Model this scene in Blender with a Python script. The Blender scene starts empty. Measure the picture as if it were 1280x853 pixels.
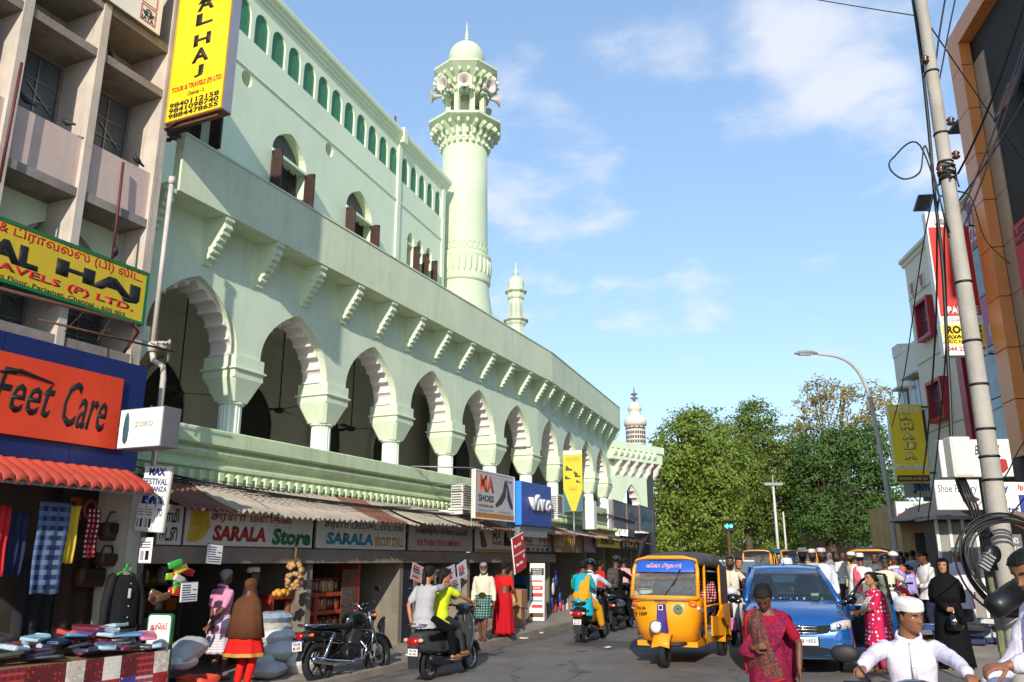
import bpy, bmesh, math, random
from mathutils import Vector, Matrix, Euler, noise
random.seed(7)
R=math.radians; PI=math.pi
S=bpy.context.scene; COL=S.collection
# ---------------------------------------------------------------- camera
F=1030.0; TH=math.atan(275.5/F); HC=1.65
cam=bpy.data.objects.new('camera',bpy.data.cameras.new('camera')); COL.objects.link(cam)
cam.location=(0,0,HC); cam.rotation_euler=(PI/2+TH,0,0)
cam.data.sensor_width=36; cam.data.lens=36*F/1280; cam.data.clip_end=3000; cam.data.clip_start=.05
S.camera=cam
# ---------------------------------------------------------------- light
SUN_EL=R(24); SUN_AZ=R(6.5+180)      # compass bearing (clockwise from +Y) towards the sun
sd=Vector((math.sin(SUN_AZ)*math.cos(SUN_EL),math.cos(SUN_AZ)*math.cos(SUN_EL),math.sin(SUN_EL)))
sl=bpy.data.lights.new('sun','SUN'); sl.energy=2.0; sl.angle=R(.6); sl.color=(1,.92,.80)
so=bpy.data.objects.new('sun',sl); COL.objects.link(so); so.rotation_euler=sd.to_track_quat('Z','Y').to_euler(); so.location=(-10,-20,40)
W=bpy.data.worlds.new("World"); S.world=W; W.use_nodes=True
def world():
 nt=W.node_tree; N=nt.nodes; L=nt.links; N.clear()
 out=N.new('ShaderNodeOutputWorld'); bg=N.new('ShaderNodeBackground'); L.new(bg.outputs[0],out.inputs[0])
 sk=N.new('ShaderNodeTexSky'); sk.sky_type='NISHITA'; sk.sun_disc=False; sk.sun_elevation=SUN_EL; sk.sun_rotation=SUN_AZ
 sk.air_density=1.0; sk.dust_density=.25; sk.ozone_density=3.0
 hs=N.new('ShaderNodeHueSaturation'); hs.inputs['Saturation'].default_value=1.12; hs.inputs['Value'].default_value=1.0
 ga=N.new('ShaderNodeGamma'); ga.inputs[1].default_value=.55; L.new(sk.outputs[0],ga.inputs[0])
 ti=N.new('ShaderNodeVectorMath'); ti.operation='MULTIPLY'; ti.inputs[1].default_value=(1.08,1.15,1.25); L.new(ga.outputs[0],ti.inputs[0])
 L.new(ti.outputs[0],hs.inputs['Color'])
 tc=N.new('ShaderNodeTexCoord'); sp=N.new('ShaderNodeSeparateXYZ'); L.new(tc.outputs['Generated'],sp.inputs[0])
 def math_(op,a,b=None):
  m=N.new('ShaderNodeMath'); m.operation=op
  for i,v in enumerate((a,b)):
   if v is None: continue
   if isinstance(v,(int,float)): m.inputs[i].default_value=v
   else: L.new(v,m.inputs[i])
  return m.outputs[0]
 # clouds drift on a flat layer: coordinates = direction / height
 zz=math_('ADD',math_('MAXIMUM',sp.outputs[2],0.0),.16)
 cb=N.new('ShaderNodeCombineXYZ'); L.new(math_('DIVIDE',sp.outputs[0],zz),cb.inputs[0]); L.new(math_('DIVIDE',sp.outputs[1],zz),cb.inputs[1])
 mp=N.new('ShaderNodeMapping'); mp.inputs['Location'].default_value=CLOUD_LOC; mp.inputs['Rotation'].default_value=(0,0,R(20)); L.new(cb.outputs[0],mp.inputs[0])
 n1=N.new('ShaderNodeTexNoise'); n1.inputs['Scale'].default_value=1.05; n1.inputs['Detail'].default_value=2.0; L.new(mp.outputs[0],n1.inputs['Vector'])
 n2=N.new('ShaderNodeTexNoise'); n2.inputs['Scale'].default_value=4.6; n2.inputs['Detail'].default_value=9; n2.inputs['Roughness'].default_value=.56; n2.inputs['Distortion'].default_value=.15; L.new(mp.outputs[0],n2.inputs['Vector'])
 # broad cloud fields (soft spots on the layer) broken up by the finer noise
 tot=None
 for (cx,cy,rad,amp) in CLOUD_SPOTS:
  vd=N.new('ShaderNodeVectorMath'); vd.operation='DISTANCE'; L.new(cb.outputs[0],vd.inputs[0]); vd.inputs[1].default_value=(cx,cy,0)
  mr=N.new('ShaderNodeMapRange'); mr.interpolation_type='SMOOTHSTEP'; mr.inputs[1].default_value=0; mr.inputs[2].default_value=rad; mr.inputs[3].default_value=amp; mr.inputs[4].default_value=0
  L.new(vd.outputs['Value'],mr.inputs[0])
  tot=mr.outputs[0] if tot is None else math_('MAXIMUM',tot,mr.outputs[0])
 base=math_('ADD',math_('MULTIPLY',n1.outputs[0],.35),math_('MULTIPLY',n2.outputs[0],1.0))
 den=math_('ADD',base,math_('MULTIPLY',tot,.42))
 cr=N.new('ShaderNodeMapRange'); cr.interpolation_type='SMOOTHSTEP'; cr.inputs[1].default_value=.80; cr.inputs[2].default_value=1.16; cr.inputs[3].default_value=0; cr.inputs[4].default_value=.8; L.new(den,cr.inputs[0])
 mx=N.new('ShaderNodeMix'); mx.data_type='RGBA'; L.new(cr.outputs[0],mx.inputs[0]); L.new(hs.outputs[0],mx.inputs[6]); mx.inputs[7].default_value=CLOUD_COL
 L.new(mx.outputs[2],bg.inputs[0]); bg.inputs[1].default_value=.15
CLOUD_LOC=(3.1,1.7,0); CLOUD_COL=(2.55,2.6,2.85,1)
def skyspot(px,py,rad,amp):
 x=(px-640)/F; yu=(426.5-py)/F
 d=Vector((x,math.cos(TH)-math.sin(TH)*yu,math.sin(TH)+math.cos(TH)*yu)).normalized()
 return (d.x/(d.z+.16),d.y/(d.z+.16),rad,amp)
CLOUD_SPOTS=[skyspot(650,250,.40,.8),skyspot(630,110,.24,.55),skyspot(715,290,.26,.8),skyspot(700,150,.2,.7),skyspot(1060,110,.36,.8),skyspot(950,60,.26,.7),skyspot(825,80,.22,.9),skyspot(820,385,.42,.8),skyspot(1000,50,.3,.8),skyspot(1100,140,.3,.8),skyspot(1240,170,.36,.6),skyspot(640,370,.35,.7),skyspot(960,160,.26,.6),(-1.6,-.8,.5,.7),(.9,-1.5,.5,.7),(2.4,.4,.5,.6)]
world()
S.view_settings.view_transform='Standard'; S.view_settings.look='None'; S.view_settings.exposure=1.3; S.view_settings.gamma=1
S.render.engine='CYCLES'
try: S.cycles.use_denoising=True; S.cycles.max_bounces=6
except Exception: pass
# ---------------------------------------------------------------- picture -> place helpers
def ray(px,py):
 x=(px-640)/F; yu=(426.5-py)/F
 return Vector((x,math.cos(TH)-math.sin(TH)*yu,math.sin(TH)+math.cos(TH)*yu))
def gz(x,y): return .012*max(0,min(y,70)-12)+.02*(min(max(x,-4),9)-4.5)
def gp(px,py):
 r=ray(px,py); t=3.
 while HC+r.z*t>gz(r.x*t,r.y*t) and t<300: t+=.01
 p=r*t; return Vector((p.x,p.y,HC+p.z))
def atY(px,py,Y):
 r=ray(px,py); t=Y/r.y; return Vector((r.x*t,Y,HC+r.z*t))
class Frame:
 """vertical frame: u along, v to the left of u (into the left-hand buildings), z up"""
 def __init__(s,ox,oy,ang):
  s.o=Vector((ox,oy)); a=R(ang); s.a=a; s.d=Vector((math.sin(a),math.cos(a))); s.n=Vector((-s.d.y,s.d.x))
  s.M=Matrix.Translation((ox,oy,0))@Matrix.Rotation(PI/2-a,4,'Z')
 def uz(s,px,py,v=0):
  r=ray(px,py); P=s.o+s.n*v
  det=r.x*(-s.d.y)+s.d.x*r.y
  t=(P.x*(-s.d.y)+s.d.x*P.y)/det
  q=Vector((r.x*t,r.y*t))-P
  return q.dot(s.d), HC+r.z*t
 def w(s,u,v,z=0):
  p=s.o+s.d*u+s.n*v; return Vector((p.x,p.y,z))
 def loc(s,x,y):
  q=Vector((x,y))-s.o; return q.dot(s.d),q.dot(s.n)
FA=Frame(-5.33,13.3,24.5)
_b=FA.w(14.95,0); FB=Frame(_b.x,_b.y,19.1)
_w=FA.w(0,3.0); FW=Frame(_w.x,_w.y,19.1)
# ---------------------------------------------------------------- colour / material
def lin(h):
 if isinstance(h,(tuple,list)): return tuple(h)[:3]
 h=h.lstrip('#'); o=[]
 for i in (0,2,4):
  c=int(h[i:i+2],16)/255; o.append(c/12.92 if c<=.04045 else ((c+.055)/1.055)**2.4)
 return tuple(o)
MATS={}
def M(name,col,rough=.65,var=.12,sc=5.,bump=0.,bsc=60.,metal=0.,streak=0.,dirt=None,emit=0.,coat=0.,trans=0.,spec=.5,alpha=1.):
 if name in MATS: return MATS[name]
 m=bpy.data.materials.new(name); m.use_nodes=True; nt=m.node_tree; N=nt.nodes; L=nt.links
 b=N['Principled BSDF']; c=lin(col)
 b.inputs['Roughness'].default_value=rough; b.inputs['Metallic'].default_value=metal
 b.inputs['Specular IOR Level'].default_value=spec
 if coat: b.inputs['Coat Weight'].default_value=coat; b.inputs['Coat Roughness'].default_value=.04
 if trans: b.inputs['Transmission Weight'].default_value=trans
 if alpha<1: b.inputs['Alpha'].default_value=alpha
 tc=N.new('ShaderNodeTexCoord')
 n=N.new('ShaderNodeTexNoise'); n.inputs['Scale'].default_value=sc; n.inputs['Detail'].default_value=6; n.inputs['Roughness'].default_value=.6; L.new(tc.outputs['Object'],n.inputs['Vector'])
 mr=N.new('ShaderNodeMapRange'); mr.inputs[1].default_value=.3; mr.inputs[2].default_value=.7; mr.inputs[3].default_value=1-var; mr.inputs[4].default_value=1+var*.6; L.new(n.outputs[0],mr.inputs[0])
 mx=N.new('ShaderNodeVectorMath'); mx.operation='SCALE'; mx.inputs[0].default_value=c; L.new(mr.outputs[0],mx.inputs['Scale'])
 src=mx.outputs[0]
 if streak:
  mp=N.new('ShaderNodeMapping'); mp.inputs['Scale'].default_value=(2.6,2.6,.22); L.new(tc.outputs['Object'],mp.inputs[0])
  n2=N.new('ShaderNodeTexNoise'); n2.inputs['Scale'].default_value=2.2; n2.inputs['Detail'].default_value=8; n2.inputs['Roughness'].default_value=.7; L.new(mp.outputs[0],n2.inputs['Vector'])
  r2=N.new('ShaderNodeMapRange'); r2.inputs[1].default_value=.52; r2.inputs[2].default_value=.78; r2.inputs[3].default_value=0; r2.inputs[4].default_value=streak; L.new(n2.outputs[0],r2.inputs[0])
  m2=N.new('ShaderNodeMix'); m2.data_type='RGBA'; L.new(r2.outputs[0],m2.inputs[0]); L.new(src,m2.inputs[6]); d=lin(dirt or '4a4038'); m2.inputs[7].default_value=(*d,1); src=m2.outputs[2]
 L.new(src,b.inputs['Base Color'])
 if rough>.25:
  rr=N.new('ShaderNodeMapRange'); rr.inputs[3].default_value=max(.05,rough-.1); rr.inputs[4].default_value=min(1,rough+.12); L.new(n.outputs[0],rr.inputs[0]); L.new(rr.outputs[0],b.inputs['Roughness'])
 if bump:
  n3=N.new('ShaderNodeTexNoise'); n3.inputs['Scale'].default_value=bsc; n3.inputs['Detail'].default_value=5; L.new(tc.outputs['Object'],n3.inputs['Vector'])
  bp=N.new('ShaderNodeBump'); bp.inputs['Strength'].default_value=bump; bp.inputs['Distance'].default_value=.02; L.new(n3.outputs[0],bp.inputs['Height']); L.new(bp.outputs[0],b.inputs['Normal'])
 if emit: b.inputs['Emission Color'].default_value=(*c,1); b.inputs['Emission Strength'].default_value=emit
 MATS[name]=m; return m
def Mpat(name,kind,c1,c2,scale,rough=.75,c3=None,thr=.5,bump=0):
 """patterned cloth: dots / checks / stripes / print"""
 if name in MATS: return MATS[name]
 m=bpy.data.materials.new(name); m.use_nodes=True; nt=m.node_tree; N=nt.nodes; L=nt.links; b=N['Principled BSDF']
 b.inputs['Roughness'].default_value=rough; b.inputs['Specular IOR Level'].default_value=.25
 tc=N.new('ShaderNodeTexCoord'); co=tc.outputs['Object']
 def mix(f,a,bb):
  x=N.new('ShaderNodeMix'); x.data_type='RGBA'; L.new(f,x.inputs[0])
  for i,v in ((6,a),(7,bb)):
   if isinstance(v,(tuple,str)): x.inputs[i].default_value=(*lin(v),1)
   else: L.new(v,x.inputs[i])
  return x.outputs[2]
 def th(v,t,lo=1):
  q=N.new('ShaderNodeMath'); q.operation='GREATER_THAN' if lo else 'LESS_THAN'; L.new(v,q.inputs[0]); q.inputs[1].default_value=t; return q.outputs[0]
 if kind=='dots':
  v=N.new('ShaderNodeTexVoronoi'); v.inputs['Scale'].default_value=scale; v.inputs['Randomness'].default_value=.35; L.new(co,v.inputs['Vector'])
  o=mix(th(v.outputs['Distance'],thr,0),c1,c2)
 elif kind in('checks','stripes'):
  sp=N.new('ShaderNodeSeparateXYZ'); L.new(co,sp.inputs[0]); fs=[]
  for i in ((0,2) if kind=='checks' else (2,) ):
   w=N.new('ShaderNodeMath'); w.operation='MULTIPLY'; L.new(sp.outputs[i],w.inputs[0]); w.inputs[1].default_value=scale
   fr=N.new('ShaderNodeMath'); fr.operation='FRACT'; L.new(w.outputs[0],fr.inputs[0]); fs.append(th(fr.outputs[0],thr))
  o=mix(fs[0],c1,c2)
  if kind=='checks': o=mix(fs[1],o,c3 or c2)
 else:
  v=N.new('ShaderNodeTexVoronoi'); v.inputs['Scale'].default_value=scale; L.new(co,v.inputs['Vector'])
  n=N.new('ShaderNodeTexNoise'); n.inputs['Scale'].default_value=scale*.8; n.inputs['Detail'].default_value=5; L.new(co,n.inputs['Vector'])
  o=mix(th(v.outputs['Distance'],thr,0),c1,c2)
  o=mix(th(n.outputs[0],.57),o,c3 or c1)
 L.new(o,b.inputs['Base Color']); 
 n3=N.new('ShaderNodeTexNoise'); n3.inputs['Scale'].default_value=25; L.new(co,n3.inputs['Vector']); bp=N.new('ShaderNodeBump'); bp.inputs['Strength'].default_value=.25; bp.inputs['Distance'].default_value=.01; L.new(n3.outputs[0],bp.inputs['Height']); L.new(bp.outputs[0],b.inputs['Normal'])
 MATS[name]=m; return m
# ---------------------------------------------------------------- mesh builder
class MB:
 def __init__(s): s.v=[]; s.f=[]; s.m=[]; s.sm=[]; s.X=None
 def add(s,vs,fs,m=0,sm=False):
  o=len(s.v)
  for p in vs:
   p=Vector(p); s.v.append(s.X@p if s.X else p)
  for f in fs: s.f.append([o+i for i in f]); s.m.append(m); s.sm.append(sm)
 def box(s,x0,x1,y0,y1,z0,z1,m=0):
  s.add([(x0,y0,z0),(x1,y0,z0),(x1,y1,z0),(x0,y1,z0),(x0,y0,z1),(x1,y0,z1),(x1,y1,z1),(x0,y1,z1)],
              [(3,2,1,0),(4,5,6,7),(0,1,5,4),(1,2,6,5),(2,3,7,6),(3,0,4,7)],m)
 def obox(s,c,sz,e=(0,0,0),m=0):
  T=Matrix.Translation(c)@Euler(e).to_matrix().to_4x4(); a,b,d=[q/2 for q in sz]
  s.add([T@Vector(p) for p in [(-a,-b,-d),(a,-b,-d),(a,b,-d),(-a,b,-d),(-a,-b,d),(a,-b,d),(a,b,d),(-a,b,d)]],
              [(3,2,1,0),(4,5,6,7),(0,1,5,4),(1,2,6,5),(2,3,7,6),(3,0,4,7)],m)
 def loft(s,rings,m=0,caps=True,sm=True,close=True):
  n=len(rings[0]); vs=[p for r in rings for p in r]; fs=[]
  for i in range(len(rings)-1):
   for j in range(n if close else n-1):
    k=(j+1)%n; fs.append((i*n+j,i*n+k,(i+1)*n+k,(i+1)*n+j))
  s.add(vs,fs,m,sm)
  if caps and close:
   o=len(s.v)-len(vs)
   s.f.append([o+i for i in range(n)][::-1]); s.m.append(m); s.sm.append(False)
   s.f.append([o+len(vs)-n+i for i in range(n)]); s.m.append(m); s.sm.append(False)
 def lathe(s,prof,seg=16,c=(0,0,0),m=0,off=0.,sm=True,axis='Z'):
  rs=[]
  for r,z in prof:
   ring=[]
   for i in range(seg):
    a=off+2*PI*i/seg; p=(r*math.cos(a),r*math.sin(a),z)
    if axis=='X': p=(p[2],p[0],p[1])
    if axis=='Y': p=(p[0],p[2],p[1])
    ring.append((c[0]+p[0],c[1]+p[1],c[2]+p[2]))
   rs.append(ring)
  s.loft(rs,m,True,sm)
 def tube(s,pts,r,seg=8,m=0,ends=True,flat=None,sm=True,closed=False):
  pts=[Vector(p) for p in pts]; n=len(pts)
  rr=list(r) if isinstance(r,(list,tuple)) else [r]*n
  rings=[]; up=None
  for i in range(n):
   a=pts[max(i-1,0)]; b=pts[min(i+1,n-1)]
   if closed: a=pts[(i-1)%n]; b=pts[(i+1)%n]
   t=(b-a); t=t.normalized() if t.length>1e-9 else Vector((0,0,1))
   if up is None:
    up=Vector((0,0,1)) if abs(t.z)<.9 else Vector((0,1,0))
   x=t.cross(up); x=x.normalized() if x.length>1e-6 else t.orthogonal().normalized()
   y=x.cross(t).normalized(); up=y
   q=rr[i]; ra,rb=(q if isinstance(q,(tuple,list)) else (q,q if flat is None else q*flat))
   rings.append([pts[i]+x*ra*math.cos(2*PI*k/seg)+y*rb*math.sin(2*PI*k/seg) for k in range(seg)])
  if closed: rings.append(rings[0]); s.loft(rings,m,False,sm)
  else: s.loft(rings,m,ends,sm)
 def cap(s,pts,rr,seg=12,m=0):
  """round-ended tapered limb"""
  pts=[Vector(p) for p in pts]; n=len(pts); rr=list(rr) if isinstance(rr,(list,tuple)) else [rr]*n
  d0=(pts[0]-pts[1]).normalized(); d1=(pts[-1]-pts[-2]).normalized()
  P=[pts[0]+d0*rr[0]*.95,pts[0]+d0*rr[0]*.6]+pts+[pts[-1]+d1*rr[-1]*.6,pts[-1]+d1*rr[-1]*.95]
  Q=[rr[0]*.25,rr[0]*.78]+rr+[rr[-1]*.78,rr[-1]*.25]
  s.tube(P,Q,seg,m)
 def ell(s,c,r,seg=14,rg=9,m=0,e=None):
  T=Matrix.Translation(c)@(Euler(e).to_matrix().to_4x4() if e else Matrix()); rs=[]
  for i in range(rg+1):
   t=PI*(i+.02 if i==0 else (i-.02 if i==rg else i))/rg
   rs.append([T@Vector((r[0]*math.sin(t)*math.cos(2*PI*j/seg),r[1]*math.sin(t)*math.sin(2*PI*j/seg),-r[2]*math.cos(t))) for j in range(seg)])
  s.loft(rs,m,True,True)
 def prism(s,poly,y0,y1,m=0,ax='y'):
  n=len(poly)
  def P(a,b,y): return {'y':(a,y,b),'x':(y,a,b),'z':(a,b,y)}[ax]
  vs=[P(a,b,y0) for a,b in poly]+[P(a,b,y1) for a,b in poly]
  s.add(vs,[list(range(n)),list(range(2*n-1,n-1,-1))]+[(i,i+n,(i+1)%n+n,(i+1)%n) for i in range(n)],m)
 def build(s,name,mats,parent=None,T=None,bev=0,recalc=True):
  me=bpy.data.meshes.new(name); me.from_pydata([tuple(p) for p in s.v],[],s.f)
  for m in (mats if isinstance(mats,(list,tuple)) else [mats]): me.materials.append(m)
  me.polygons.foreach_set('material_index',s.m); me.polygons.foreach_set('use_smooth',s.sm)
  if recalc:
   bm=bmesh.new(); bm.from_mesh(me); bmesh.ops.recalc_face_normals(bm,faces=bm.faces); bm.to_mesh(me); bm.free()
  me.update()
  o=bpy.data.objects.new(name,me); COL.objects.link(o)
  if parent: o.parent=parent
  if T is not None: o.matrix_local=T if isinstance(T,Matrix) else Matrix.Translation(T)
  if bev:
   b=o.modifiers.new('edge','BEVEL'); b.width=bev; b.segments=2; b.limit_method='ANGLE'; b.angle_limit=R(40)
  return o
def tag(o,label=None,cat=None,group=None,kind=None):
 for k,v in (('label',label),('category',cat),('group',group),('kind',kind)):
  if v: o[k]=v
 return o
def thing(name,label,cat,T=None,group=None):
 o=bpy.data.objects.new(name,None); COL.objects.link(o); o.empty_display_size=.2
 if T is not None: o.matrix_world=T if isinstance(T,Matrix) else Matrix.Translation(T)
 return tag(o,label,cat,group)
def at(x,y,z=None,head=0):
 """place with +Y facing the compass bearing head (degrees clockwise from +Y)"""
 return Matrix.Translation((x,y,gz(x,y) if z is None else z))@Matrix.Rotation(-R(head),4,'Z')
def dup(o,T=None,label=None):
 def cp(q,par):
  c=q.copy(); COL.objects.link(c)
  if par: c.parent=par
  for ch in q.children: cp(ch,c)
  return c
 c=cp(o,None)
 if T is not None: c.matrix_world=T
 if label: c['label']=label
 return c
def inst(o,T,parent):
 c=o.copy(); COL.objects.link(c); c.parent=parent; c.matrix_local=T if isinstance(T,Matrix) else Matrix.Translation(T); return c
def text(parent,s,x0,x1,z0,z1,y,mat,bold=0.,shear=0.,ext=.004,name='lettering',X=None,tilt=0):
 """lettering fitted to the box x0..x1, z0..z1 in the plane y, reading towards -y"""
 cu=bpy.data.curves.new(name,'FONT'); cu.body=s; cu.size=1; cu.offset=bold; cu.shear=shear; cu.resolution_u=2; cu.extrude=0
 t=bpy.data.objects.new(name,cu); COL.objects.link(t)
 me=bpy.data.meshes.new_from_object(t.evaluated_get(bpy.context.evaluated_depsgraph_get()))
 bpy.data.objects.remove(t); 
 if not me.vertices: return None
 me.materials.clear(); me.materials.append(mat)
 xs=[v.co.x for v in me.vertices]; ys=[v.co.y for v in me.vertices]
 a,b,c,d=min(xs),max(xs),min(ys),max(ys); sx=(x1-x0)/max(b-a,1e-6); sz=(z1-z0)/max(d-c,1e-6)
 cx,cz=(x0+x1)/2,(z0+z1)/2; ct,st=math.cos(tilt),math.sin(tilt)
 for v in me.vertices:
  px=x0+(v.co.x-a)*sx-cx; pz=z0+(v.co.y-c)*sz-cz
  v.co=Vector((cx+px*ct-pz*st,y,cz+px*st+pz*ct))
 bm=bmesh.new(); bm.from_mesh(me)
 if ext:
  r=bmesh.ops.extrude_face_region(bm,geom=bm.faces[:]); bmesh.ops.translate(bm,verts=[q for q in r['geom'] if isinstance(q,bmesh.types.BMVert)],vec=(0,ext,0))
  bmesh.ops.recalc_face_normals(bm,faces=bm.faces)
 bm.to_mesh(me); bm.free()
 me.name=name; o=bpy.data.objects.new(name,me); COL.objects.link(o); o.parent=parent
 if X is not None: o.matrix_local=X
 return o
# ================================================================ SETTING
def sheet(name,xl,xr,y0,y1,nx,ny,dz,mat,skirt=0,ylist=None,kind='structure'):
 mb=MB(); ys=ylist or [y0+(y1-y0)*j/ny for j in range(ny+1)]; rows=[]
 for y in ys:
  a,b=xl(y),xr(y); rows.append([(a+(b-a)*i/nx,y,gz(a+(b-a)*i/nx,y)+dz) for i in range(nx+1)])
 mb.loft(rows,0,False,True,close=False)
 if skirt:
  for k in (0,-1):
   mb.loft([[ (p[0],p[1],p[2]-skirt) for p in [r[k] for r in rows]],[r[k] for r in rows]],0,False,False,close=False)
 o=mb.build(name,mat,recalc=False); tag(o,kind=kind)
 for p in o.data.polygons:
  pass
 bm=bmesh.new(); bm.from_mesh(o.data)
 for f in bm.faces:
  f.normal_update()
  if f.normal.z<-.2: f.normal_flip()
 bm.to_mesh(o.data); bm.free()
 return o
def asphalt():
 m=M('asphalt',(.052,.049,.046),.85,.25,.35,bump=.35,bsc=90); nt=m.node_tree; N=nt.nodes; L=nt.links; b=N['Principled BSDF']
 tc=N.new('ShaderNodeTexCoord'); n=N.new('ShaderNodeTexNoise'); n.inputs['Scale'].default_value=120; n.inputs['Detail'].default_value=3; L.new(tc.outputs['Object'],n.inputs['Vector'])
 n2=N.new('ShaderNodeTexNoise'); n2.inputs['Scale'].default_value=.5; n2.inputs['Detail'].default_value=8; n2.inputs['Roughness'].default_value=.7; L.new(tc.outputs['Object'],n2.inputs['Vector'])
 cr=N.new('ShaderNodeValToRGB'); cr.color_ramp.elements[0].position=.30; cr.color_ramp.elements[0].color=(.105,.096,.09,1); cr.color_ramp.elements[1].position=.68; cr.color_ramp.elements[1].color=(.19,.17,.152,1); L.new(n2.outputs[0],cr.inputs[0])
 mx=N.new('ShaderNodeMix'); mx.data_type='RGBA'; mx.blend_type='OVERLAY'; mx.inputs[0].default_value=.55; L.new(cr.outputs[0],mx.inputs[6]); L.new(n.outputs[0],mx.inputs[7]); L.new(mx.outputs[2],b.inputs['Base Color'])
 # repaired patches, dusty blotches and oil spots
 src=mx.outputs[2]
 for sc,lo,hi,col,f in ((.16,.56,.60,(.05,.047,.045,1),.75),(.8,.58,.72,(.27,.23,.185,1),.6),(1.9,.64,.70,(.03,.028,.026,1),.7)):
  q=N.new('ShaderNodeTexNoise'); q.inputs['Scale'].default_value=sc; q.inputs['Detail'].default_value=4; L.new(tc.outputs['Object'],q.inputs['Vector'])
  r=N.new('ShaderNodeMapRange'); r.inputs[1].default_value=lo; r.inputs[2].default_value=hi; r.inputs[4].default_value=f; L.new(q.outputs[0],r.inputs[0])
  m2=N.new('ShaderNodeMix'); m2.data_type='RGBA'; L.new(r.outputs[0],m2.inputs[0]); L.new(src,m2.inputs[6]); m2.inputs[7].default_value=col; src=m2.outputs[2]
 v=N.new('ShaderNodeTexVoronoi'); v.feature='DISTANCE_TO_EDGE'; v.inputs['Scale'].default_value=.5; wv=N.new('ShaderNodeVectorMath'); wv.operation='MULTIPLY_ADD'; L.new(n2.outputs[1],wv.inputs[0]); wv.inputs[1].default_value=(1.6,1.6,0); L.new(tc.outputs['Object'],wv.inputs[2]); L.new(wv.outputs[0],v.inputs['Vector'])
 r=N.new('ShaderNodeMapRange'); r.inputs[1].default_value=.0; r.inputs[2].default_value=.012; r.inputs[3].default_value=.7; r.inputs[4].default_value=0; L.new(v.outputs['Distance'],r.inputs[0])
 m2=N.new('ShaderNodeMix'); m2.data_type='RGBA'; L.new(r.outputs[0],m2.inputs[0]); L.new(src,m2.inputs[6]); m2.inputs[7].default_value=(.03,.028,.026,1); L.new(m2.outputs[2],b.inputs['Base Color'])
 return m
ROADM=asphalt()
DUST=M('dusty_ground',(.20,.165,.13),.9,.35,.8,bump=.5,bsc=30,streak=0)
CONC=M('worn_concrete',(.33,.285,.235),.9,.3,1.3,bump=.4,bsc=40)
PAVE=M('pavement_slab',(.31,.26,.205),.9,.35,1.6,bump=.4,bsc=35)
yl=[-60,-30,-12]+[-8+i*2 for i in range(50)]+[110,160,260,500,1200]
sheet('ground',lambda y:-420 if y>200 else -260,lambda y:520 if y>200 else 300,0,0,120,0,-.012,DUST,ylist=yl)
def lxv(v):
 def f(y):
  u=(y-FA.o.y-FA.n.y*v)/FA.d.y; return FA.w(u,v).x
 return f
RX=[(-12,4.9),(4,5.3),(10,5.9),(14,6.6),(18,8.2),(24,11.5),(32,17),(40,24),(78,60)]
def rx(y):
 for (a,b),(c,d) in zip(RX,RX[1:]):
  if y<=c: return b+(d-b)*(y-a)/(c-a)
 return RX[-1][1]
KV=-2.6
def lx(y): return lxv(KV)(y) if y<42 else lxv(KV)(42)-(y-42)*.6
sheet('road',lx,rx,-12,62,14,60,.004,ROADM)
sheet('pavement',lxv(3.0),lxv(KV+.16),-2,40,5,40,.085,PAVE,skirt=.1)
sheet('kerb',lxv(KV+.16),lxv(KV),-2,40,1,60,.11,M('kerb_concrete',(.27,.225,.18),.9,.35,2.5,bump=.4,bsc=30),skirt=.13)
sheet('shoulder',lambda y:rx(y),lambda y:rx(y)+6.5,-6,40,8,40,.02,CONC,skirt=.03)
# broken edge line paint along the left gutter and worn dust along the kerb
sheet('gutter_dust',lambda y:lxv(KV)(y),lambda y:lxv(KV-.45)(y)+.12*math.sin(y*1.7)+.08*math.sin(y*4.1),2,40,2,90,.009,M('gutter_dust',(.13,.112,.092),.95,.5,3,bump=.4,bsc=50))
# ================================================================ MOSQUE
MINT=M('mint_paint','d8e6c8',.7,.10,.9,bump=.08,bsc=40,streak=.30,dirt='8f937c')
MINTW=M('mint_wall_paint','e2eccb',.7,.07,.6,bump=.05,bsc=40,streak=.16,dirt='9aa294')
MINTB=M('balcony_render','d6e0bf',.8,.10,1.4,bump=.08,bsc=50,streak=.40,dirt='9a9c80')
MINTD=M('ledge_paint','c6d6ac',.75,.14,1.8,bump=.1,bsc=40,streak=.5,dirt='6f7a5a')
FOIL=M('arch_soffit_paint','eae0da',.7,.06,2,streak=.05)
SHAFT=M('column_white','e2eadb',.65,.06,2)
INT=M('hall_plaster','d2ccbe',.85,.12,.7,streak=.2,dirt='5c564c')
DARK=M('dark_wood','1d1713',.6,.2,3)
BROWN=M('shutter_brown','3a211b',.55,.2,4)
CREAM=M('minaret_cream','c3ceb0',.6,.05,1.2,streak=.05,dirt='b8b890')
GREEN=M('louvre_green','4a8f68',.55,.1,3)
GLASSD=M('dark_glass',(.03,.035,.04),.12,.2,2,spec=.6)
mosque=thing('mosque','pale mint green mosque with scalloped arches above the row of shops','mosque',FA.M)
iA=FA.M.inverted()
TB=iA@FB.M; TW=iA@FW.M
def arch(cx,hw,zs,za,n=14,leg=None):
 """pointed arch, right foot to left foot"""
 h=za-zs; out=[]
 if leg is not None: out.append((cx+hw,leg))
 P=[(hw*max(0,1-q**2.2)**.85,zs+h*q) for q in [math.sin(PI/2*i/n) for i in range(n+1)]]
 out+=[(cx+x,z) for x,z in P]+[(cx-x,z) for x,z in P[-2::-1]]
 if leg is not None: out.append((cx-hw,leg))
 return out
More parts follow.
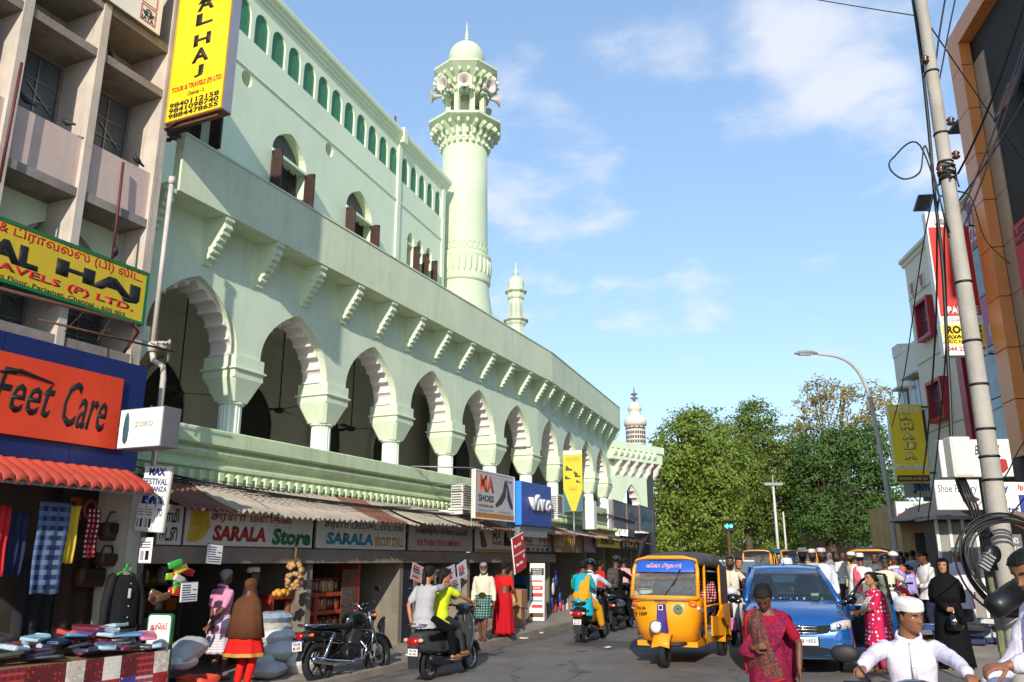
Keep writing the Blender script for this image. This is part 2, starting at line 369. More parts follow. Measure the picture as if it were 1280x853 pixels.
def foils(cx,hw,zs,za,leg,k=5,d=.085):
 base=arch(cx,hw,zs,za,60)
 L=[0]
 for a,b in zip(base,base[1:]): L.append(L[-1]+math.dist(a,b))
 def P(s):
  s=min(max(s,0),L[-1]-1e-6)
  for i in range(len(L)-1):
   if L[i+1]>=s:
    f=(s-L[i])/(L[i+1]-L[i]+1e-9); a,b=base[i],base[i+1]
    return (a[0]+(b[0]-a[0])*f,a[1]+(b[1]-a[1])*f),(b[1]-a[1],-(b[0]-a[0]))
 out=[(cx+hw,leg)]; m=2*k+1; T=L[-1]
 for i in range(m):
  for j in range(8):
   t=j/8; s=(i+t)/m*T; (x,z),(nx,nz)=P(s); q=math.hypot(nx,nz) or 1; b=d*(math.sin(PI*t)**.65)
   out.append((x+nx/q*b,z+nz/q*b))
 out.append(base[-1]); out.append((cx-hw,leg)); return out
ZA,ZS,LEG=6.36,5.22,5.2; HW=1.0
def arcade(T,L,apexes,cols,u0):
 poly=[(u0,LEG),(u0,7.39),(L,7.39),(L,LEG)]
 for a in sorted(apexes,reverse=True): poly+=arch(a,HW,ZS,ZA,14,LEG)
 mb=MB(); mb.prism(poly,0,.62); mb.build('arcade_wall',MINT,mosque,T)
 # raised trim around every arch + scalloped inner lining
 for a in apexes:
  o=arch(a,HW+.02,ZS,ZA+.03,14,LEG+.004); i=foils(a,HW-.085,ZS,ZA-.14,LEG+.004)
  mb=MB(); mb.prism(o+i[::-1],.13,.58); mb.build('scalloped_arch',FOIL,mosque,T)
cap_me=None; br_me=None
def column_mesh():
 q=MB()
 def sq(h,z,ch=.0): 
  c=h*ch; return [(h-c,-h,z),(h,-h+c,z),(h,h-c,z),(h-c,h,z),(-h+c,h,z),(-h,h-c,z),(-h,-h+c,z),(-h+c,-h,z)]
 for lo,hi,h in ((4.985,5.198,.375),(4.80,4.93,.375)): q.loft([sq(h,lo,.03),sq(h,hi,.03)],0,True,False)
 q.loft([sq(.39,4.93,.05),sq(.42,4.945,.05),(sq(.42,4.97,.05)),sq(.39,4.985,.05)],0,True,False)
 q.loft([sq(.235,4.40,.35),sq(.375,4.80,.12)],0,True,False)
 c=MB(); c.lathe([(.24,4.36),(.24,4.40)],16,m=0)
 rs=[]
 for z in (3.66,4.36):
  rs.append([(( .2 if k%3 else .175)*math.cos(2*PI*k/48),(.2 if k%3 else .175)*math.sin(2*PI*k/48),z) for k in range(48)])
 c.loft(rs,0,True,False)
 return q,c
_q,_c=column_mesh(); capo=shaft0=None
def put_column(M4):
 global capo,shaft0
 if capo is None:
  capo=_q.build('capital',MINT,mosque,M4); shaft0=_c.build('column_shaft',SHAFT,mosque,M4)
 else: inst(capo,M4,mosque); inst(shaft0,M4,mosque)
apA=[-2.6,.02,2.64,5.3,7.96,10.62,13.27]
colA=[-1.3,1.32,3.96,6.62,9.29,11.95]
apB=[1.31,3.92,6.54,9.08]; colB=[2.62,5.22,7.86,10.3]
arcade(Matrix(),14.95,apA,colA,-4.2)
arcade(TB,10.95,apB,colB,0.0)
for u in colA: put_column(Matrix.Translation((u,.31,0)))
put_column(Matrix.Translation((14.72,.36,0))@Matrix.Rotation(R(2.7),4,'Z'))
for u in colB: put_column(TB@Matrix.Translation((u,.31,0)))
# hall behind the arches
def wp(fr,u,v): p=fr.w(u,v); return (p.x,p.y)
X0=iA
def zprism(pts,z0,z1,name,mat,parent=mosque):
 mb=MB(); mb.X=X0.copy(); mb.prism(pts,z0,z1,0,'z'); return mb.build(name,mat,parent)
zprism([wp(FA,-4.2,-.2),wp(FA,14.95,-.2),wp(FB,10.9,-.2),wp(FB,10.9,6),wp(FA,-4.2,6)],3.40,3.66,'hall_floor',INT)
zprism([wp(FA,-4.2,.3),wp(FA,14.95,.3),wp(FB,10.9,.3),wp(FB,10.9,6),wp(FA,-4.2,6)],7.27,7.36,'hall_ceiling',INT)
mb=MB(); mb.box(-4.2,16.5,4.4,4.7,3.6,7.3); mb.build('hall_back_wall',INT,mosque)
mb=MB(); mb.box(0,10.7,3.6,3.9,3.6,7.3); mb.build('hall_back_wall',INT,mosque,TB)
mb=MB(); mb.box(-4.3,-4.1,0,4.5,3.6,7.3); mb.build('hall_end_wall',INT,mosque)
mb=MB(); mb.box(10.7,10.94,.01,4,3.6,7.3); mb.build('hall_end_wall',INT,mosque,TB)
for i,u in enumerate((.4,3.4,6.4,9.4,12.4)):
 mb=MB(); mb.prism(arch(u,.62,5.0,6.0,10,3.67),4.30,4.42); dr=mb.build('doorway',DARK,mosque)
 mb=MB(); o=arch(u,.74,5.0,6.16,10,3.67); i2=arch(u,.62,5.0,6.0,10,3.67); mb.prism(o+i2[::-1],4.27,4.42); mb.build('door_surround',INT,dr)
for i,u in enumerate((2,5,8)):
 mb=MB(); mb.prism(arch(u,.62,5.0,6.0,10,3.67),3.48,3.62); mb.build('doorway',DARK,mosque,TB)
# ledge with mouldings and dentils
PROF=[(-.10,2.3),(-.10,2.88),(-.17,2.90),(-.17,3.10),(-.24,3.12),(-.24,3.17),(-.17,3.2),(-.17,3.27),(-.24,3.31),(-.27,3.37),(-.27,3.41),(-.22,3.44),(-.22,3.455),(-.31,3.475),(-.34,3.5),(-.34,3.73),(-.30,3.76),(.1,3.76),(.1,2.3)]
def along(prof,name,mat,uA0=-2.4,uB1=10.95):
 mb=MB(); mb.X=X0.copy(); rs=[]
 bis=((FA.n+FB.n)/2).normalized(); k=1/bis.dot(FA.n)
 for st in (0,1,2):
  r=[]
  for v,z in prof:
   p=FA.w(uA0,v,z) if st==0 else (FB.w(uB1,v,z) if st==2 else Vector((FB.o.x+bis.x*v*k,FB.o.y+bis.y*v*k,z)))
   r.append(p)
  rs.append(r)
 mb.loft(rs,0,True,False); return mb.build(name,mat,mosque)
along(PROF,'ledge_moulding',MINTD)
dmb=MB(); dmb.box(-.055,.055,-.27,-.16,2.94,3.07); dmb.box(-.045,.045,-.25,-.16,2.90,2.94); d0=None
for i in range(72):
 u=-2.0+i*.222
 if u>14.8: break
 if d0 is None: d0=dmb.build('dentil',MINTD,mosque,(u,0,0))
 else: inst(d0,(u,0,0),mosque)
for i in range(48): inst(d0,TB@Matrix.Translation((.1+i*.222,0,0)),mosque)
# balcony parapet band
BAND=[(-.5,7.39),(-.5,8.38),(-.52,8.385),(-.52,8.42),(-.32,8.42),(-.32,7.6),(.0,7.6),(.0,7.39)]
along(BAND,'balcony_parapet',MINTB,-1.08,10.9)
# terrace behind
zprism([wp(FA,-1.05,.02),wp(FA,14.95,.02),wp(FB,10.8,.02),wp(FB,10.8,9),wp(FA,-1.05,9)],7.40,7.58,'terrace_slab',MINTB)
# brackets: stepped scalloped corbels
def bracket_poly():
 pts=[(.02,7.385),(-.47,7.385),(-.47,7.31),(-.43,7.30),(-.43,7.26)]
 st=[(-.43,7.26),(-.40,7.14),(-.33,7.05),(-.265,6.95),(-.20,6.85),(-.135,6.75),(-.07,6.66)]
 for (a,b),(c,d) in zip(st,st[1:]):
  for j in range(1,6):
   t=j/5; bul=.045*math.sin(PI*t); nx,nz=(b-d),-(a-c); q=math.hypot(nx,nz)
   pts.append((a+(c-a)*t-abs(nx)/q*bul,b+(d-b)*t-abs(nz)/q*bul))
 pts+=[(-.05,6.58),(.02,6.56)]
 return pts
bm_=MB(); bm_.prism(bracket_poly(),-.085,.085,0,'x'); bm_.box(-.10,.10,-.48,-.0,7.32,7.388)
for sx in (-1,1):
 for k in range(6):
  a=k*PI/3; bm_.ell((sx*.086,-.20+.055*math.cos(a),7.10+.055*math.sin(a)),(.012,.024,.024),8,4)
 bm_.ell((sx*.086,-.20,7.10),(.016,.022,.022),8,4)
b0=None
for i in range(13):
 T=Matrix.Translation((.11+1.315*(i-1),0,0))
 if b0 is None: b0=bm_.build('bracket',MINT,mosque,T)
 else: inst(b0,T,mosque)
for k in (.42,1.70,3.0,4.3,5.6,6.9,8.2,9.5,10.7): inst(b0,TB@Matrix.Translation((k,0,0)),mosque)
# upper prayer hall wall
def keyhole(poly,holes):
 """poly: outline; each hole joined by a slit to the outline point index"""
 out=[]
 for i,p in enumerate(poly):
  out.append(p)
  for idx,h in holes:
   if idx==i: out+=h+[h[0],p]
 return out
def wall_open(u0,u1,z0,z1,ops,T,y0,y1,name,mat):
 poly=[(u0,z0),(u0,z1),(u1,z1),(u1,z0)]
 for cx,hw,zs,za in sorted(ops,reverse=True): poly+=arch(cx,hw,zs,za,10,z0)
 mb=MB(); mb.prism(poly,y0,y1); return mb.build(name,mat,mosque,T)
UW=16.46
WIN=[(2.25,.8,12.15,12.96),(6.17,.8,12.15,12.96),(9.98,.8,12.15,12.96)]
SM=[(13.62,.28,12.6,12.99),(14.38,.28,12.6,12.99),(15.16,.28,12.6,12.99)]
wall_open(-1.5,UW,10.6,13.05,WIN+SM,TW,0,.42,'upper_wall',MINTW)
def circ(cx,cz,r,n=18): return [(cx+r*math.sin(2*PI*i/n),cz-r*math.cos(2*PI*i/n)) for i in range(n)]
vents=[(.3,13.45),(4.12,13.45),(8.06,13.45)]
poly=[(-1.5,13.05)]; 
pl=[(-1.5,14.6),(UW,14.6),(UW,13.05)]+[(v[0],13.05) for v in reversed(vents)]+[(-1.5,13.05)]
hl=[(3+k,circ(v[0],v[1],.21)) for k,v in enumerate(reversed(vents))]
mb=MB(); mb.prism(keyhole(pl,hl),0,.42); mb.build('upper_wall',MINTW,mosque,TW)
for v in vents:
 mb=MB(); mb.lathe([(.25,-.3),(.25,-.28)],18,(v[0],v[1],0)); 
 mb=MB(); mb.prism(circ(v[0],v[1],.24),.30,.36); mb.build('vent_backing',INT,mosque,TW)
mb=MB(); mb.box(-1.5,UW,0,.42,8,10.6); mb.build('upper_wall',MINTW,mosque,TW)
NI=[4.55+.757*i for i in range(-7,12)]; NI=[u for u in NI if u<12.3]+[13.0,13.71,14.42,15.13,15.86]
poly=[(-1.5,14.6),(-1.5,15.96),(UW,15.96),(UW,14.6)]
for u in reversed(NI):
 w=.30 if u<12.5 else .27
 poly+=[(u+w,14.6),(u+w,15.2)]+[(u+w*math.cos(PI*k/10),15.2+.38*math.sin(PI*k/10)**.9) for k in range(1,10)]+[(u-w,15.2),(u-w,14.6)]
mb=MB(); mb.prism(poly,0,.42); mb.build('upper_wall',MINTW,mosque,TW)
lmb=MB(); lmb.box(-.33,.33,.06,.14,14.58,15.66)
for k in range(20): lmb.box(-.32,.32,.052,.06,14.615+k*.05,14.65+k*.05)
l0=None
for u in NI:
 if l0 is None: l0=lmb.build('louvre_panel',GREEN,mosque,TW@Matrix.Translation((u,0,0)))
 else: inst(l0,TW@Matrix.Translation((u,0,0)),mosque)
mb=MB(); mb.box(-1.5,UW,-.035,0,13.70,13.745); mb.box(-1.5,UW,-.02,0,13.745,13.79); mb.build('string_course',MINTW,mosque,TW)
CP=[(.5,15.9),(0,15.9),(-.05,15.92),(-.05,16.0),(-.12,16.04),(-.12,16.10),(-.2,16.16),(-.22,16.24),(-.22,16.33),(-.05,16.36),(-.05,16.44),(.5,16.44)]
mb=MB(); mb.loft([[(u,v,z) for v,z in CP] for u in (-1.5,UW+.2)],0,True,False); mb.build('roof_cornice',MINTW,mosque,TW)
mb=MB(); mb.box(12.38,12.62,-.06,0,8,16.02); mb.box(12.36,12.64,-.25,.3,15.9,16.46); mb.box(UW-.25,UW,-.05,0,8,15.9); mb.build('pilaster',MINTW,mosque,TW)
mb=MB(); mb.box(UW-.42,UW-.003,.42,9,8,16.0); mb.box(-1.5,UW-.42,.42,9,15.6,15.9); mb.build('upper_block',MINTW,mosque,TW)
mb=MB(); mb.box(13.62,13.68,.8,.86,15.9,17.8); mb.build('roof_pipe',M('rust_pipe','5a463c',.8,.2),mosque,TW)
SHW=M('fanlight_grey','565a52',.6,.2)
for (cx,hw,zs,za) in WIN+SM:
 big=hw>.5
 mb=MB(); mb.box(cx-hw-.02,cx+hw+.02,.30,.36,10.5,za+.04); w=mb.build('window',DARK,mosque,TW)
 mb=MB(); mb.prism(arch(cx,hw-.02,zs,za-.03,8,zs),.26,.30); mb.build('fanlight',SHW,w)
 mb=MB(); mb.box(cx-hw+.005,cx+hw-.005,-.02 if big else .05,.3,zs-.06,zs+.02); mb.build('lintel',MINTW,w)
 for s in ((-1,1) if big else (1,)):
  mb=MB(); x=cx+s*(hw-.03); z1=zs-.07; z0=10.9; y1=-.32 if big else -.24
  for a,b,c,d in ((y1,y1+.08,z0,z1),(-.08,0,z0,z1),(y1,0,z1-.09,z1),(y1,0,z0,z0+.09)): mb.box(x-.025,x+.025,a,b,c,d)
  mb.box(x-.012,x+.012,y1+.08,-.08,z0+.09,z1-.09)
  for k in range(10): mb.box(x-.02,x+.02,y1+.08,-.08,z0+.12+k*.115,z0+.17+k*.115)
  mb.build('shutter',BROWN,w)
 if big:
  mb=MB()
  for k in range(5): mb.box(cx-hw+.2+k*.3,cx-hw+.225+k*.3,.2,.23,10.9,zs-.06)
  mb.build('grille',BROWN,w)
# shadowed crevice hole in parapet
# ---------------------------------------------------------------- minarets
def octring(r,z,n=8,off=PI/8): return [(r*math.cos(off+2*PI*i/n),r*math.sin(off+2*PI*i/n),z) for i in range(n)]
def big_minaret():
 Y=31.6; p=atY(578,385,Y); t=thing('minaret','tall cream minaret with loudspeakers below its round dome','minaret',(p.x,p.y,0))
 mb=MB(); mb.lathe([(1.28,8),(1.2,11.2),(1.08,12.0),(1.03,12.5),(1.0,13),(.97,16),(.945,18.6)],40); mb.build('shaft',CREAM,t)
 mb=MB(); mb.lathe([(1.0,12.35),(1.1,12.4),(1.13,12.48),(1.1,12.54),(1.13,12.62),(1.09,12.7),(1.09,13.35),(1.14,13.45),(1.14,13.55),(1.05,13.6),(.98,13.62)],40)
 for i in range(30):
  a=2*PI*i/30; mb.ell((1.10*math.cos(a),1.10*math.sin(a),13.05),(.07,.07,.36),8,6)
  mb.tube([(1.0*math.cos(a+.1*math.cos(q))*1.0,1.0*math.sin(a+.1*math.cos(q))*1.0,13.85+.16*math.sin(q)) for q in [2*PI*j/8 for j in range(8)]],.016,5,closed=True)
 mb.build('carved_collar',CREAM,t)
 def eave(zb,r0,ze,r1,name,ztop):
  mb=MB(); mb.loft([octring(r0,zb+.15),octring(r1-.03,ze-.05),octring(r1,ze-.03),octring(r1,ze+.06),octring(r1-.05,ze+.09),octring(.7,ztop)],0,True,False); e=mb.build(name,CREAM,t)
  k=MB()
  k.prism([(r0-.08,zb-.62),(r0+.02,zb-.55),(r0+.05,zb-.28),(r0+.18,zb-.22),(r0+.22,zb-.02),(r0+.45,zb+.06),(r0+.5,zb+.2),(r0+.42,zb+.3),(r0-.08,zb+.22)],-.055,.055,0,'y')
  for (a,b) in ((r0+.03,zb-.5),(r0+.12,zb-.2),(r0+.44,zb+.14)): k.ell((a,0,b),(.09,.08,.09),8,5)
  k0=None
  for i in range(24):
   T=Matrix.Rotation(2*PI*(i+.5)/24,4,'Z')
   if k0 is None: k0=k.build('eave_bracket',CREAM,e,T)
   else: inst(k0,T,e)
 eave(18.95,.98,19.42,1.62,'lower_eave',19.62)
 mb=MB(); mb.lathe([(.94,18.55),(1.0,18.6),(.98,18.66),(1.0,18.7),(1.0,19.3)],32); mb.lathe([(.86,19.5),(.86,19.72),(.8,19.75)],8,off=PI/8,sm=False); mb.build('gallery_floor',CREAM,t)
 c=MB(); c.box(-.1,.1,-.1,.1,19.7,20.9); c.box(-.125,.125,-.125,.125,20.75,20.85); c.box(-.13,.13,-.13,.13,19.7,19.8); c0=None
 for i in range(8):
  T=Matrix.Rotation(2*PI*(i+.5)/8,4,'Z')@Matrix.Translation((.80,0,0))
  if c0 is None: c0=c.build('gallery_column',CREAM,t,T)
  else: inst(c0,T,t)
 mb=MB(); mb.lathe([(.32,19.7),(.3,21)],10); mb.build('gallery_core',INT,t)
 mb=MB(); mb.lathe([(.6,20.9),(.93,20.9),(.95,21.0),(.93,21.25),(.96,21.3),(.9,21.7)],8,off=PI/8,sm=False)
 for i in range(8):
  pass
 mb.build('gallery_arch_ring',CREAM,t)
 eave(21.35,.92,21.95,1.46,'upper_eave',22.2)
 mb=MB(); mb.lathe([(.9,22.05),(.92,22.12),(.86,22.2),(.74,22.22),(.74,22.3)]+[(.78*math.cos(a)*(1.0 if a>0 else 1),22.85+.78*math.sin(a)) for a in [R(d) for d in range(-40,91,10)]],36)
 for i in range(28):
  a=2*PI*i/28; mb.ell((.73*math.cos(a),.73*math.sin(a),22.33),(.05,.05,.07),6,4)
 mb.build('dome',CREAM,t)
 mb=MB(); mb.lathe([(.2,23.58),(.12,23.68),(.06,23.8),(.11,23.88),(.05,23.96),(.09,24.04),(.04,24.12),(.06,24.2),(.03,24.28),(.035,24.4),(.008,24.75)],12); mb.build('finial',CREAM,t)
 # loudspeakers
 h=MB(); prof=[(.06,0),(.07,.18),(.10,.3),(.16,.42),(.25,.5),(.30,.53),(.31,.545),(.30,.55),(.23,.5),(.14,.42),(.08,.3),(.05,.2)]
 h.lathe(prof,20,axis='Y'); hb=MB(); hb.lathe([(.1,-.2),(.11,-.18),(.11,0),(.07,.02)],12,axis='Y')
 HM=M('horn_grey','c9bdb6',.5,.1); HB=M('horn_dark','5f5a58',.5,.1); first=None
 for k,(deg,lab) in enumerate(((118,'left'),(165,'left centre'),(205,'right centre'),(250,'right'),(20,'back'),(70,'back left'))):
  T=Matrix.Translation((p.x,p.y,20.98))@Matrix.Rotation(-R(deg+14),4,'Z')@Matrix.Translation((0,.96,0))@Matrix.Rotation(R(-8),4,'X')
  L={'left':'outermost left horn loudspeaker on the tall minaret','left centre':'left of the two front horn loudspeakers on the tall minaret','right centre':'right of the two front horn loudspeakers on the tall minaret','right':'rightmost horn loudspeaker on the tall minaret','back':'horn loudspeaker on the far side of the tall minaret','back left':'horn loudspeaker facing away at the back of the tall minaret'}[lab]
  s=thing('horn_loudspeaker',L,'loudspeaker',T,'loudspeakers on the minaret')
  if first is None: first=(h.build('horn',HM,s),hb.build('driver',HB,s))
  else:
   for f in first: inst(f,Matrix(),s)
big_minaret()
def small_minaret():
 Y=52.; p=atY(645,410,Y); t=thing('minaret','small cream minaret with tiny dome beyond the balcony roof','minaret',Matrix.Translation((p.x,p.y,HC))@Matrix.Scale(1.3,4)@Matrix.Translation((0,0,-HC)))
 mb=MB(); mb.lathe([(.42,7.2),(.42,12.55),(.47,12.6),(.47,12.7),(.43,12.75),(.43,13.05)],8,off=PI/8,sm=False); mb.build('shaft',CREAM,t)
 for z,r,n in ((13.02,.66,'lower_eave'),(14.55,.58,'upper_eave')):
  mb=MB(); mb.lathe([(.42,z),(.46,z+.12),(r-.14,z+.2),(r-.12,z+.28),(r,z+.36),(r+.02,z+.42),(.4,z+.52)],8,off=PI/8,sm=False); mb.build(n,CREAM,t)
 mb=MB(); mb.lathe([(.37,13.45),(.37,14.6)],8,off=PI/8,sm=False); l=mb.build('lantern',CREAM,t)
 for i in range(8):
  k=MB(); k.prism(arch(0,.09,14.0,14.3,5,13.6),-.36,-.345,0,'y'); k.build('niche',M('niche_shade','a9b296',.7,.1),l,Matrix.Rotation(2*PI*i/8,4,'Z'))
 mb=MB(); mb.lathe([(.42,15.03),(.4,15.07),(.41,15.25),(.42,15.4),(.39,15.55),(.28,15.68),(.13,15.77),(.07,15.81)],20); mb.build('dome',CREAM,t)
 mb=MB(); mb.lathe([(.07,15.79),(.05,15.84),(.15,15.93),(.15,16.03),(.05,16.12),(.08,16.17),(.03,16.22),(.04,16.27),(.01,16.6)],10); mb.build('finial',CREAM,t)
small_minaret()
def far_minaret():
 WH=M('far_minaret_white','d8cdbd',.7,.08,1,streak=.08); Y=62.
 p=atY(795,555,Y); t=thing('minaret','beige distant minaret with pierced screens above the gateway roof','minaret',(p.x,p.y,0))
 z=lambda py: atY(795,py,Y).z
 def rw(a,b,py): return (atY(b,py,Y).x-atY(a,py,Y).x)/2
 r=rw(783.5,808,548)
 mb=MB(); mb.lathe([(r*1.02,4),(r,z(535)),(r,z(533))],12,sm=False); mb.build('shaft',WH,t)
 mb=MB(); mb.lathe([(r,z(534)),(r*1.18,z(531)),(r*1.2,z(527)),(r*1.05,z(524)),(r*.62,z(520)),(r*.6,z(514)),(r*.74,z(512.5)),(r*.72,z(510)),(r*.5,z(505.5)),(r*.2,z(503)),(r*.1,z(502))],20); mb.build('crown',WH,t)
 mb=MB(); mb.lathe([(.12,z(503)),(.1,z(500)),(.34,z(498)),(.1,z(496.5)),(.12,z(494.5)),(.3,z(493)),(.06,z(491)),(.05,z(487)),(.01,z(484))],10); mb.build('finial',M('finial_grey','6f6c70',.5,.1),t)
 hol=M('screen_hole','55504a',.8,.1)
 for i in range(12):
  a=2*PI*i/12; k=MB()
  for c in range(2):
   for q in range(9): k.box(-.17+c*.2,-.03+c*.2,-r*.985,-r*.975,z(538)-.35-q*.34,z(538)-.12-q*.34)
  k.prism(arch(0,.22,z(537),z(534.5),4,z(537.4)),-r*.985,-r*.975)
  k.build('pierced_screen',hol,t,Matrix.Rotation(a+PI/12,4,'Z'))
far_minaret()
# ---------------------------------------------------------------- gateway at the far end
def gateway():
 FP=Frame(*wp(FB,10.96,-.1),45.0); p=thing('gateway','mint green gateway block with dentilled parapet at the mosque end','gateway',FP.M)
 u1,_=FP.uz(806,600); 
 L=max(u1,2.5)
 zt=FP.uz(785,556)[1]; zb=FP.uz(785,579)[1]; 
 op=arch(L*.52,L*.34,zb-2.6,zb-.95,12,2.9)
 poly=[(-.4,2.9),(-.4,zb),(L-.02,zb),(L-.02,2.9)]+op
 mb=MB(); mb.prism(poly,.0,.5); mb.build('gate_wall',MINT,p)
 o=arch(L*.52,L*.34+.01,zb-2.6,zb-.94,12,2.91); i=foils(L*.52,L*.34-.14,zb-2.6,zb-1.12,2.91,4,.1); mb=MB(); mb.prism(o+i[::-1],.1,.45); mb.build('scalloped_arch',FOIL,p)
 mb=MB(); mb.box(-.6,L+.75,-.40,2.4,zb+.05,zt-.32); mb.box(-.6,L+.82,-.48,2.5,zt-.32,zt); mb.build('parapet',MINT,p)
 k=MB(); k.prism([(0,zt-.32),(-.13,zt-.32),(-.13,zt-.5),(-.06,zt-.62),(0,zt-.64)],-.08,.08,0,'x'); d=None
 for j in range(int((L+1.2)/.42)):
  T=Matrix.Translation((-.4+j*.42,-.40,0))
  if d is None: d=k.build('dentil',MINT,p,T)
  else: inst(d,T,p)
 for j in range(7): inst(d,Matrix.Translation((L+.75,-.25+j*.38,0))@Matrix.Rotation(PI/2,4,'Z'),p)
 br=None
 for j in range(6):
  b=MB(); b.prism([(0,zb),(-.4,zb),(-.38,zb-.15),(-.25,zb-.3),(-.18,zb-.5),(-.05,zb-.62),(0,zb-.7)],-.06,.06,0,'x')
  T=Matrix.Translation((.1+j*L/4.2,-.003,.05)); 
  if br is None: br=b.build('bracket',FOIL,p,T)
  else: inst(br,T,p)
 GR=M('pier_dark_grey','3b3a38',.4,.2,4)  # mottled dark grey for the corner pier
 mb=MB(); mb.box(L-.0,L+.5,.0,1.2,-.1,zb+.04); mb.build('dark_pier',GR,p)
 pass
gateway()
# ceiling fans in the arcade
def fans():
 FM=M('fan_brown','3a2c24',.5,.2); f0=None
 for i,(px,py,n) in enumerate(((223,492,'behind the nearest arch'),(349,513,'behind the second arch'),(439,536,'behind the third arch'))):
  v=2.2; u,z=FA.uz(px,py,v); w=FA.w(u,v,z)
  t=thing('ceiling_fan','brown ceiling fan on a long rod '+n+' of the mosque','fan',Matrix.Translation(w),'ceiling fans in the arcade')
  mb=MB(); mb.lathe([(.03,.06),(.11,.04),(.12,-.03),(.05,-.07)],14); mb.build('motor',FM,t)
  mb=MB(); mb.tube([(0,0,.05),(0,0,7.0-z)],.016,6); mb.build('rod',FM,t)
  for k in range(3):
   b=MB(); b.loft([[(.1,-.05,.0),(.1,.05,.02),(.1,.05,.03),(.1,-.05,.01)],[(.62,-.075,-.01),(.62,.07,.03),(.62,.07,.04),(.62,-.075,.0)]],0,True,False)
   b.build('blade',FM,t,Matrix.Rotation(2*PI*k/3+.4+i,4,'Z'))
fans()
# ================================================================ SIGN HELPERS
WHT=M('sign_white','e6e3dc',.5,.06,3,streak=.25,dirt='9a948a'); BLK=M('ink_black','15130f',.6,.1); RED=M('ink_red','c3201c',.55,.1); INKB=M('ink_blue','1f3f8a',.55,.1)
YEL=M('sign_yellow','f2cf1d',.5,.06,2,streak=.2,dirt='b08c20'); YELD=M('sign_yellow_dull','d3b52a',.55,.1,2,streak=.3,dirt='8a7426'); GRN=M('sign_green','1f6b3d',.55,.1); STEEL=M('galvanised','9a9a98',.45,.15,8,metal=.6); RUST=M('rust_iron','5d3a2a',.8,.3,8)
ORG=M('ink_orange','d8571f',.5,.06); GREYS=M('side_grey','9a9aa6',.5,.08); TEAL=M('ink_teal','2f8ca0',.5,.1); BROWNI=M('ink_brown','5a2e1c',.5,.15); SILV=M('silver_letter','d9dbe0',.3,.05)
def board(name,label,cat,T,w,h,d,face,side,texts=(),extra=None,bev=.006,rim=None,group=None):
 """a sign: local x right, z up, face at y=0, depth towards +y"""
 t=thing(name,label,cat,T,group)
 mb=MB(); mb.box(0,w,.012,d,0,h); mb.build('box',side,t,bev=bev)
 mb=MB(); mb.box(.012,w-.012,0,.02,.012,h-.012); mb.build('face',face,t)
 if rim:
  mb=MB(); q=rim[1]; mb.box(0,w,-.012,.012,h-q,h); mb.box(0,w,-.012,.012,0,q); mb.box(0,q,-.012,.012,q,h-q); mb.box(w-q,w,-.012,.012,q,h-q); mb.build('rim',rim[0],t)
 for a in texts:
  s,x0,x1,z0,z1,m=a[:6]; k=a[6] if len(a)>6 else {}
  text(t,s,x0*w,x1*w,z0*h,z1*h,-.003-k.pop('out',0),m,**k)
 return t
def patch(t,name,poly,m,y=-.004,d=.006,parent=None):
 mb=MB(); mb.prism(poly,y,y+d); return mb.build(name,m,parent or t)
def rect(x0,x1,z0,z1): return [(x0,z0),(x0,z1),(x1,z1),(x1,z0)]
